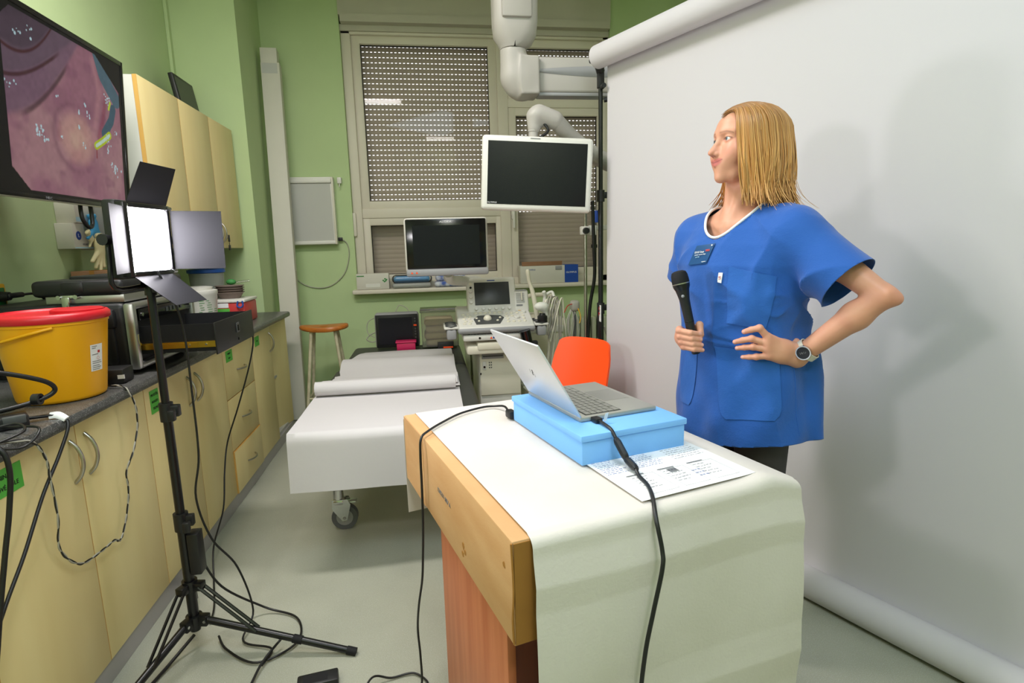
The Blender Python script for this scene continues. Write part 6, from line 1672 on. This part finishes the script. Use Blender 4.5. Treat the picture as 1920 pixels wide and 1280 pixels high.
# ---- hair: a close cap under several hundred flat locks
hv = []; hf = []; hc = []; off = 0
rgh = random.Random(21)
def hair_lock(pts, w0, w1, c0, c1, flat=.45):
    global off
    P_ = [Vector(p) for p in pts]; n_ = 6; m_ = len(P_)
    for i, p in enumerate(P_):
        t = (P_[min(i + 1, m_ - 1)] - P_[max(i - 1, 0)]).normalized()
        out = Vector((p.x, p.y - .01, 0)); out = out - t * out.dot(t)
        out = out.normalized() if out.length > 1e-5 else t.orthogonal().normalized()
        sd_ = t.cross(out); u = i / (m_ - 1)
        w = w0 * min(1, .35 + 3 * u) * (1 - u) ** .35 + w1 * u
        for k in range(n_):
            a_ = 2 * PI * k / n_; hv.append(p + w * (math.cos(a_) * sd_ + flat * math.sin(a_) * out))
            f = c0 * (1 - min(1, u * 1.6)) + c1 * min(1, u * 1.6); hc.append(f)
    for i in range(m_ - 1):
        for k in range(n_):
            j = (k + 1) % n_; hf.append((off + i * n_ + k, off + i * n_ + j, off + (i + 1) * n_ + j, off + (i + 1) * n_ + k))
    off += m_ * n_
def lock_path(alpha, part_t, layer, length, flip, wav, side):
    """alpha: azimuth in degrees measured from her left (0) to the back (90); front is negative"""
    a_ = math.radians(alpha); ca, sa = math.cos(a_), math.sin(a_)
    y0 = -.070 + part_t * .135
    z0 = .018 + .074 * math.sqrt(max(0, 1 - ((y0 - .014) / .094) ** 2)) + .004
    P0 = Vector((.004, y0, z0))
    rx, ry, rz = .082 + .016 * layer, .102 + .020 * layer, .080 + .010 * layer
    cz = .016
    pts = []
    n1 = 9
    for i in range(n1 + 1):
        t = i / n1; ps_ = t * PI / 2
        e = Vector((rx * math.sin(ps_) * ca, .014 + ry * math.sin(ps_) * sa, cz + rz * math.cos(ps_)))
        wgt = (1 - t) ** 1.6
        p = P0 * wgt + e * (1 - wgt)
        # keep outside the skull
        k = math.sqrt((p.x / rx) ** 2 + ((p.y - .014) / ry) ** 2 + ((p.z - cz) / rz) ** 2)
        if k < 1: p = Vector((p.x / k, .014 + (p.y - .014) / k, cz + (p.z - cz) / k))
        pts.append(p)
    E = pts[-1]; n2 = 11
    for i in range(1, n2 + 1):
        t = i / n2; z = cz - length * t
        swell = 1 + .10 * math.sin(PI * min(1, t * 1.15)) * (.6 + .4 * layer) + flip * max(0, t - .45) ** 2.2 * 2.6 - .05 * t
        x = E.x * swell; y = .014 + (E.y - .014) * swell
        if alpha < 0: y += .030 * t * (1 if alpha < -15 else .5)
        x += wav * .006 * math.sin(t * 6 + alpha * .12) * t; y += wav * .006 * math.cos(t * 5 + alpha * .12) * t
        pts.append(Vector((x, y, z)))
    if side < 0: pts = [Vector((-p.x, p.y, p.z)) for p in pts]
    return [Vector(head_to_body(p[:])[0]) for p in pts]
ROOT_, MID_, LITE = np.array(lin((134, 90, 44))), np.array(lin((194, 134, 70))), np.array(lin((228, 174, 106)))
for side in (1, -1):
    for layer in (0.0, .35, .7, 1.0):
        n_ = 165
        for i in range(n_):
            f = (i + rgh.random() * .8) / n_
            alpha = (-47 if side > 0 else -14) + f * (139 if side > 0 else 106)
            if alpha > 90: alpha = 90
            pt = min(1, max(0 if side > 0 else .22, f * 1.15 + rgh.uniform(-.06, .06)))
            L_ = (.205 + .012 * rgh.uniform(-1, 1) - .022 * (1 - layer)) * (1.0 if alpha > -15 else .98)
            fl = rgh.uniform(.3, 1.2) * (.38 if alpha < 60 else .34)
            c = rgh.random()
            c1 = MID_ * (1 - c) + LITE * c; c1 = c1 * rgh.uniform(.62, 1.15)
            c0 = ROOT_ * rgh.uniform(.85, 1.25)
            hair_lock(lock_path(alpha + rgh.uniform(-2, 2), pt, layer + rgh.uniform(-.12, .12), L_, fl, rgh.uniform(-1.6, 1.6), side), rgh.uniform(.0019, .0042), .0007, c0, c1)
    if side < 0:
        for i in range(70):
            hair_lock(lock_path(rgh.uniform(-16, 30), rgh.uniform(.3, .6), rgh.uniform(.2, .9), .20 + rgh.uniform(-.01, .012), rgh.uniform(.7, 1.5), rgh.uniform(-1, 1), side), rgh.uniform(.0018, .0036), .0006, ROOT_, MID_ * rgh.uniform(.75, 1.2))
    # flyaway tips
    for i in range(26):
        alpha = rgh.uniform(-30 if side > 0 else 0, 90)
        hair_lock(lock_path(alpha, rgh.random(), 1.1, .21 + rgh.uniform(0, .02), rgh.uniform(.5, 1.1), rgh.uniform(-2, 2), side), .0016, .0005, ROOT_, LITE)
def sd_cap_hair(q_):
    d = sd_ell(q_, (0, .016, .018), (.079, .098, .081))
    d = smin(d, sd_cap(q_, (0, .045, -.02), (0, .055, -.15), .058, .050), .03)
    # open the face: cut in front of the hairline
    cutter = sd_ell(q_, (0, -.085, -.045), (.071, .080, .118))
    return smax(d, -cutter, .006)
V, F = sdf_mesh(sd_cap_hair, (-.11, -.12, -.22), (.11, .14, .12), .004)
nb = len(V)
capc = np.tile(np.array(lin((126, 86, 44))), (nb, 1))
HV = np.concatenate([head_to_body(V), np.array([v[:] for v in hv])]); 
HF = np.concatenate([F, np.array(hf) + nb]); HCc = np.concatenate([capc, np.array(hc)])
np_object('hair', HV, HF, 'hair', pn, HCc)

# ---- scrub top: solid form -> open sheet cut at cuffs, hem and neck
ZT_ = np.array([.60, .70, .78, .86, .95, 1.03, 1.10, 1.20, 1.28, 1.34, 1.385, 1.42, 1.45, 1.48])
CX = np.array([.022, .022, .022, .022, .022, .022, .022, .016, .008, .004, .004, .004, .004, .004])
CY = np.array([.02, .018, .018, .018, .016, .014, .012, .006, .004, .008, .012, .016, .02, .024])
RX = np.array([.232, .226, .222, .216, .208, .200, .200, .202, .205, .206, .188, .130, .080, .040])
RY = np.array([.160, .158, .155, .152, .148, .145, .145, .146, .142, .124, .104, .082, .062, .030])
CUFL, NL = Vector((.332, .022, 1.236)), Vector((.76, .05, -.65)).normalized()
CUFR, NR = Vector((-.226, .036, 1.222)), Vector((-.40, .16, -.90)).normalized()
def sd_garment(p):
    z = p[:, 2]
    cx = np.interp(z, ZT_, CX); cy = np.interp(z, ZT_, CY); rx = np.interp(z, ZT_, RX); ry = np.interp(z, ZT_, RY)
    th = np.arctan2(p[:, 1] - cy, p[:, 0] - cx)
    wave = np.clip((1.06 - z) / .3, 0, 1)
    k = (np.abs((p[:, 0] - cx) / rx) ** 2.25 + np.abs((p[:, 1] - cy) / ry) ** 2.25) ** (1 / 2.25)
    d = (k - 1) * np.minimum(rx, ry) * 1.05
    d = smax(d, z - 1.475, .01)
    d = smin(d, sd_cap(p, (.045, .022, 1.415), (.175, .016, 1.372), .052, .072), .04)
    d = smin(d, sd_cap(p, (-.04, .022, 1.415), (-.165, .020, 1.365), .052, .070), .04)
    d = smin(d, sd_cap(p, (.175, .014, 1.360), (.42, .030, 1.155), .078, .094), .045)
    d = smin(d, sd_cap(p, (-.160, .020, 1.350), (-.255, .050, 1.140), .075, .082), .04)
    # loose back panel standing off at her left side
    fl = np.clip((1.0 - z) / .22, 0, 1)
    d = smin(d, sd_cap(p, (.205, .075, 1.02), (.262, .070, .70), .030, .020), .03)
    d = d - .0035 * np.sin(th * 9 + 3 * np.sin(z * 11)) * wave 
    def sharp(x): return 1 - 2.0 * np.abs(np.sin(x)) ** .75          # crest at 0, broad valleys
    def pull(c, n_, amp, r0, r1, ph):
        v = p - np.array(c, np.float32); r = np.linalg.norm(v, axis=1)
        an = np.arctan2(v[:, 2], v[:, 0] - .6 * v[:, 1])
        t = np.clip(r / r0, 0, 1); t = t * t * (3 - 2 * t)
        rho = np.hypot(v[:, 2], v[:, 0] - .6 * v[:, 1]); t = np.clip(rho / r0, 0, 1); t = t * t * (3 - 2 * t)
        return amp * sharp(n_ * an + ph + 5 * r) * t * np.clip((r1 - r) / (r1 * .7), 0, 1)
    d = d - pull((.195, -.040, 1.18), 3.2, .0085, .09, .27, .4)
    d = d - pull((.155, -.110, 1.060), 2.6, .0065, .09, .24, 1.1)
    d = d - pull((-.15, -.06, 1.24), 3, .0060, .08, .22, .2)
    d = d - pull((.095, -.02, 1.43), 3, .0050, .07, .22, .9)
    m1 = .5 + .5 * np.sin(13 * z + 5 * th)
    d = d - .0065 * sharp(th * 3.4 + .5 * np.sin(7 * z + 1) + .3 + 1.2 * z) * m1 * np.clip((1.33 - z) / .12, 0, 1)
    return d
V, F = sdf_mesh(sd_garment, (-.36, -.23, .58), (.50, .25, 1.52), .0052)
me = bpy.data.meshes.new('tmp'); me.from_pydata(V.tolist(), [], F.tolist()); me.update()
bm = bmesh.new(); bm.from_mesh(me); bpy.data.meshes.remove(me)
def cut(co, no, cond):
    fs = [f for f in bm.faces if cond(f.calc_center_median())]
    ge = set(fs)
    for f in fs: ge.update(f.edges); ge.update(f.verts)
    bmesh.ops.bisect_plane(bm, geom=list(ge), plane_co=co, plane_no=no, clear_outer=True, dist=1e-6)
cut(CUFL, NL, lambda c: c.z > 1.0 and (c.x > .290 or (c.x > .262 and c.z > 1.09) or (c.x > .224 and c.z > 1.165)))
cut(CUFR, NR, lambda c: c.x < -.205 and c.z > 1.0 or (c.x < -.170 and c.z > 1.16))
cut(Vector((0, 0, .724)), Vector((.18, 0, -1)).normalized(), lambda c: c.z < .95)
bm.verts.index_update()
bm.verts.ensure_lookup_table()          # keep the main sheet only
seen = set(); best_ = []
for v in bm.verts:
    if v.index in seen: continue
    st_k = [v]; comp = []; seen.add(v.index)
    while st_k:
        w_ = st_k.pop(); comp.append(w_)
        for e_ in w_.link_edges:
            o2 = e_.other_vert(w_)
            if o2.index not in seen: seen.add(o2.index); st_k.append(o2)
    if len(comp) > len(best_): best_ = comp
keep_ = set(best_)
bmesh.ops.delete(bm, geom=[v for v in bm.verts if v not in keep_], context='VERTS')
# neck opening: remove what lies inside the neckline, then pull the rim onto it
def neck_z(x, y):
    """height of the neckline at sideways offset x, front (y < .02) or back"""
    s = min(1.0, abs(x - .002) / .082)
    return 1.358 + .074 * s ** 1.7 if y < .012 else 1.448 - .012 * s
dead = [v for v in bm.verts if v.co.z > 1.33 and abs(v.co.x - .002) < .084 and v.co.z > neck_z(v.co.x, v.co.y)]
bmesh.ops.delete(bm, geom=dead, context='VERTS')
for v in bm.verts:
    if v.is_boundary and v.co.z > 1.33 and abs(v.co.x) < .10:
        x = v.co.x
        v.co.z = v.co.z * .25 + .75 * max(v.co.z, min(neck_z(x, v.co.y), v.co.z + .008))
bmesh.ops.recalc_face_normals(bm, faces=bm.faces[:])
me = bpy.data.meshes.new('scrub_top'); bm.to_mesh(me)
bvh = BVHTree.FromBMesh(bm)
rim = [v.co.copy() for v in bm.verts if v.is_boundary and v.co.z > 1.33 and abs(v.co.x) < .11]
bm.free()
me.materials.append(MATS['scrub_blue']); me.shade_smooth()
top = bpy.data.objects.new('scrub_top', me); COL.objects.link(top); top.parent = pn; ROOTM[top.name] = ROOTM[pn.name]
so_ = top.modifiers.new('thickness', 'SOLIDIFY'); so_.thickness = .0016; so_.offset = -1
# white neck binding follows the rim
rim.sort(key=lambda v: math.atan2(v.y - .0, v.x - .002))
N_ = 48; pts = []
for i in range(N_):
    t = -PI + 2 * PI * i / N_; best = [v for v in rim if abs(((math.atan2(v.y, v.x - .002) - t + PI) % (2 * PI)) - PI) < .16]
    if best: pts.append(sum(best, Vector()) / len(best))
sm_ = [(pts[i - 2] + pts[i - 1] * 2 + pts[i] * 3 + pts[(i + 1) % len(pts)] * 2 + pts[(i + 2) % len(pts)]) / 9 for i in range(len(pts))]
sm_ = [p + Vector((0, -.0015, .0)) for p in sm_]
MB().tube([p[:] for p in sm_] + [sm_[0][:]], .0042, 8, 3).build('neck_binding', 'neck_trim', top, 60, 'l')
def wrap(th, z, off_):
    """point on the cloth at azimuth th (deg) and height z"""
    dr = Vector((math.cos(math.radians(th)), math.sin(math.radians(th)), 0)); c = Vector((.02, .015, z))
    h = bvh.ray_cast(c + dr * .6, -dr)
    return (h[0] + dr * off_) if h[0] else c + dr * .2
def patch(name, quad, mt, off_=.0022, nu=12, nv=12, round_=0, parent=top):
    """quad: (th, z) at TL, TR, BR, BL"""
    TL, TR, BR, BL = quad
    def fn(u, v):
        if round_ and v > 1 - round_:
            k = (v - (1 - round_)) / round_; ins = round_ * .5 * (1 - math.sqrt(max(0, 1 - k * k)))
            u = ins + u * (1 - 2 * ins)
        t = (TL[0] + (TR[0] - TL[0]) * u) * (1 - v) + (BL[0] + (BR[0] - BL[0]) * u) * v
        z = (TL[1] + (TR[1] - TL[1]) * u) * (1 - v) + (BL[1] + (BR[1] - BL[1]) * u) * v
        return tuple(wrap(t, z, off_))
    return MB().sheet(nu, nv, fn, -.0012).build(name, mt, parent, 60, 'l'), fn
patch('pocket', ((-83, 1.040), (-22, 1.035), (-20, .845), (-72, .822)), 'scrub_pocket', .003, 16, 16, .25)
patch('pocket', ((-128, 1.02), (-111, 1.012), (-116, .835), (-138, .835)), 'scrub_pocket', .003, 10, 16, .25)
patch('chest_pocket', ((-69, 1.280), (-27, 1.252), (-33, 1.105), (-70, 1.115)), 'scrub_pocket', .003, 14, 14)
badge, fnb = patch('name_badge', ((-119, 1.340), (-93, 1.347), (-97, 1.289), (-124, 1.281)), 'badge_blue', .005, 6, 6)
def on_badge(u, v, o_=.0016):
    p = Vector(fnb(u, v)); return p + Vector((-.25, -.96, 0)) * o_
xdir = (on_badge(.9, .5) - on_badge(.1, .5)); ydir = on_badge(.5, .1) - on_badge(.5, .9)
def btext(nm, s, u, v, size, mt):
    text(nm, s, size, mt, ROOTM[pn.name] @ frame(on_badge(u, v, .003), xdir, ydir), badge)
btext('badge_print', 'ESGE Days', .36, .37, .0085, 'ink_white'); btext('badge_print', '2022', .80, .33, .0085, 'orange_plastic')
btext('badge_print', 'poster session days', .46, .50, .0055, 'ink_white'); btext('badge_print', 'april 28', .36, .62, .005, 'pale_blue'); btext('badge_print', 'organiser', .84, .90, .0045, 'ink_white'); btext('badge_print', '\u2022', .92, .10, .02, 'ink_white')
tagp, fnt = patch('size_tag', ((-79.5, 1.262), (-75, 1.262), (-75.5, 1.232), (-80, 1.234)), 'paper_sheet', .004, 3, 3)
p0 = Vector(fnt(.55, .5)) + Vector((.1, -.99, 0)) * .0022
text('tag_print', 'LR', .010, 'ink_red', ROOTM[pn.name] @ frame(p0, Vector(fnt(.5, .1)) - Vector(fnt(.5, .9)), Vector(fnt(.1, .5)) - Vector(fnt(.9, .5))), tagp)
# seam lines
def seam(pts, nm='seam'):
    P_ = []
    for i in range(len(pts) - 1):
        for k in range(6):
            t = k / 6; P_.append(wrap(pts[i][0] * (1 - t) + pts[i + 1][0] * t, pts[i][1] * (1 - t) + pts[i + 1][1] * t, .0006)[:])
    MB().tube(P_, .0012, 5).build(nm, 'scrub_pocket', top, 60, 'l')
seam([(-9, 1.04), (-8, .95), (-7, .85), (-5, .78)])

# ---- trousers and shoes
def sd_trousers(p):
    d = sd_ell(p, (.022, .012, .88), (.172, .118, .16))
    for s in (-1, 1):
        d = smin(d, sd_cap(p, (.022 + s * .082, .015, .86), (.022 + s * .082, .02, .50), .088, .066), .02)
        d = smin(d, sd_cap(p, (.022 + s * .082, .02, .50), (.022 + s * .082, .035, .07), .064, .048), .03)
    d = smax(d, .06 - p[:, 2], .004)
    return smax(d, p[:, 2] - 1.0, .01)
V, F = sdf_mesh(sd_trousers, (-.22, -.16, .03), (.26, .18, 1.03), .010)
np_object('trousers', V, F, 'jeans', pn)
for s in (-1, 1):
    fx = .022 + s * .085
    def fs_(p): 
        d = smin(sd_cap(p, (fx, .06, .040), (fx + s * .01, -.10, .034), .040, .036), sd_cap(p, (fx, .045, .05), (fx, .045, .09), .042, .042), .02)
        return smax(d, .004 - p[:, 2], .003)
    V, F = sdf_mesh(fs_, (fx - .07, -.17, -.01), (fx + .07, .13, .15), .006)
    sho = np_object('shoe', V, F, 'black_plastic', pn)

# ---- wristwatch on her left wrist, ring on her right hand
nW = np.array((.30, -.953, -.047)); nW = nW - fL * float(nW @ fL); nW /= np.linalg.norm(nW)
cW = WL - fL * .030; sW = np.cross(fL, nW)
wm = frame(cW, sW, nW)     # x across, y outwards, z along forearm
def wring(r0, r1, hw):
    m_ = MB(); n_ = 32; vs = []; fs = []
    for (r, h) in ((r0, -hw), (r1, -hw), (r1, hw), (r0, hw)):
        for i in range(n_):
            t = 2 * PI * i / n_; vs.append((r * math.cos(t) * 1.08, r * math.sin(t) * .98, h))
    for k in range(4):
        for i in range(n_):
            j = (i + 1) % n_; fs.append((k * n_ + i, k * n_ + j, ((k + 1) % 4) * n_ + j, ((k + 1) % 4) * n_ + i))
    return m_.add(vs, fs).tf(wm)
wt_ = wring(.0285, .0308, .010).build('wristwatch', 'strap_white', pn, 40, 'l')
yv = Vector((0, 1, 0))
MB().cyl((0, .028, 0), (0, .0385, 0), .0205, .0200, 32).tf(wm).build('watch_case', 'chrome', wt_, 40, 'l')
MB().cyl((0, .0383, 0), (0, .0390, 0), .0172, n=32).tf(wm).build('watch_face', 'black_gloss', wt_, 40, 'l')
text('watch_digits', '14:17', .0085, 'ink_grey', ROOTM[pn.name] @ Matrix.Translation(Vector((0, 0, 0))) @ frame(cW + nW * .0392, (.75, .25, .3), (-.2, 0, 1)), wt_)
m_, q_, k_, t_, r_ = FING_R[1]
rc = lerp(m_, q_, .45); ra = (q_ - m_) / np.linalg.norm(q_ - m_)
MB().lathe([(.0104, -.0016), (.0118, -.0012), (.0118, .0012), (.0104, .0016)], 20, cap=False).tf(frame(rc, Vector(ra).orthogonal(), Vector(ra).cross(Vector(ra).orthogonal()))).build('finger_ring', 'chrome', pn, 40, 'l')

# ---- microphone in her right hand
mcw = ROOTM[pn.name] @ Vector(MICB)
mic = root('microphone', 'black handheld wireless microphone in her right hand', 'microphone', tuple(mcw))
Mm = ROOTM[pn.name] @ frame(MICB, Vector(mdir).orthogonal(), Vector(mdir).cross(Vector(mdir).orthogonal()))
MB().lathe([(.010, 0), (.0128, .003), (.0134, .06), (.0138, .12), (.0148, .165), (.0175, .182), (.0200, .195)], 24).tf(Mm).build('handle', 'black_plastic', mic, 40)
MB().lathe([(.0200, .195), (.0245, .206), (.0252, .214)], 24).tf(Mm).build('grille_collar', 'black_metal', mic, 40)
MB().lathe([(.0256, .2135), (.0256, .2165)], 24).tf(Mm).build('grille_band', 'steel', mic, 40)
MB().lathe([(.0250, .2165), (.0252, .226), (.0240, .240), (.0205, .249), (.0120, .2535), (.002, .254)], 24).tf(Mm).build('grille', 'black_matte', mic, 40)
bpos = ROOTM[pn.name] @ Vector(MICB + mdir * .178 + np.array((.55, -.80, 0)) * .0165)
MB().ball(tuple(bpos), .0052, 10).build('switch', 'device_grey', mic, 60)
MB().lathe([(.0140, .098), (.0143, .099), (.0140, .100)], 24).tf(Mm).build('joint_ring', 'black_gloss', mic, 40)
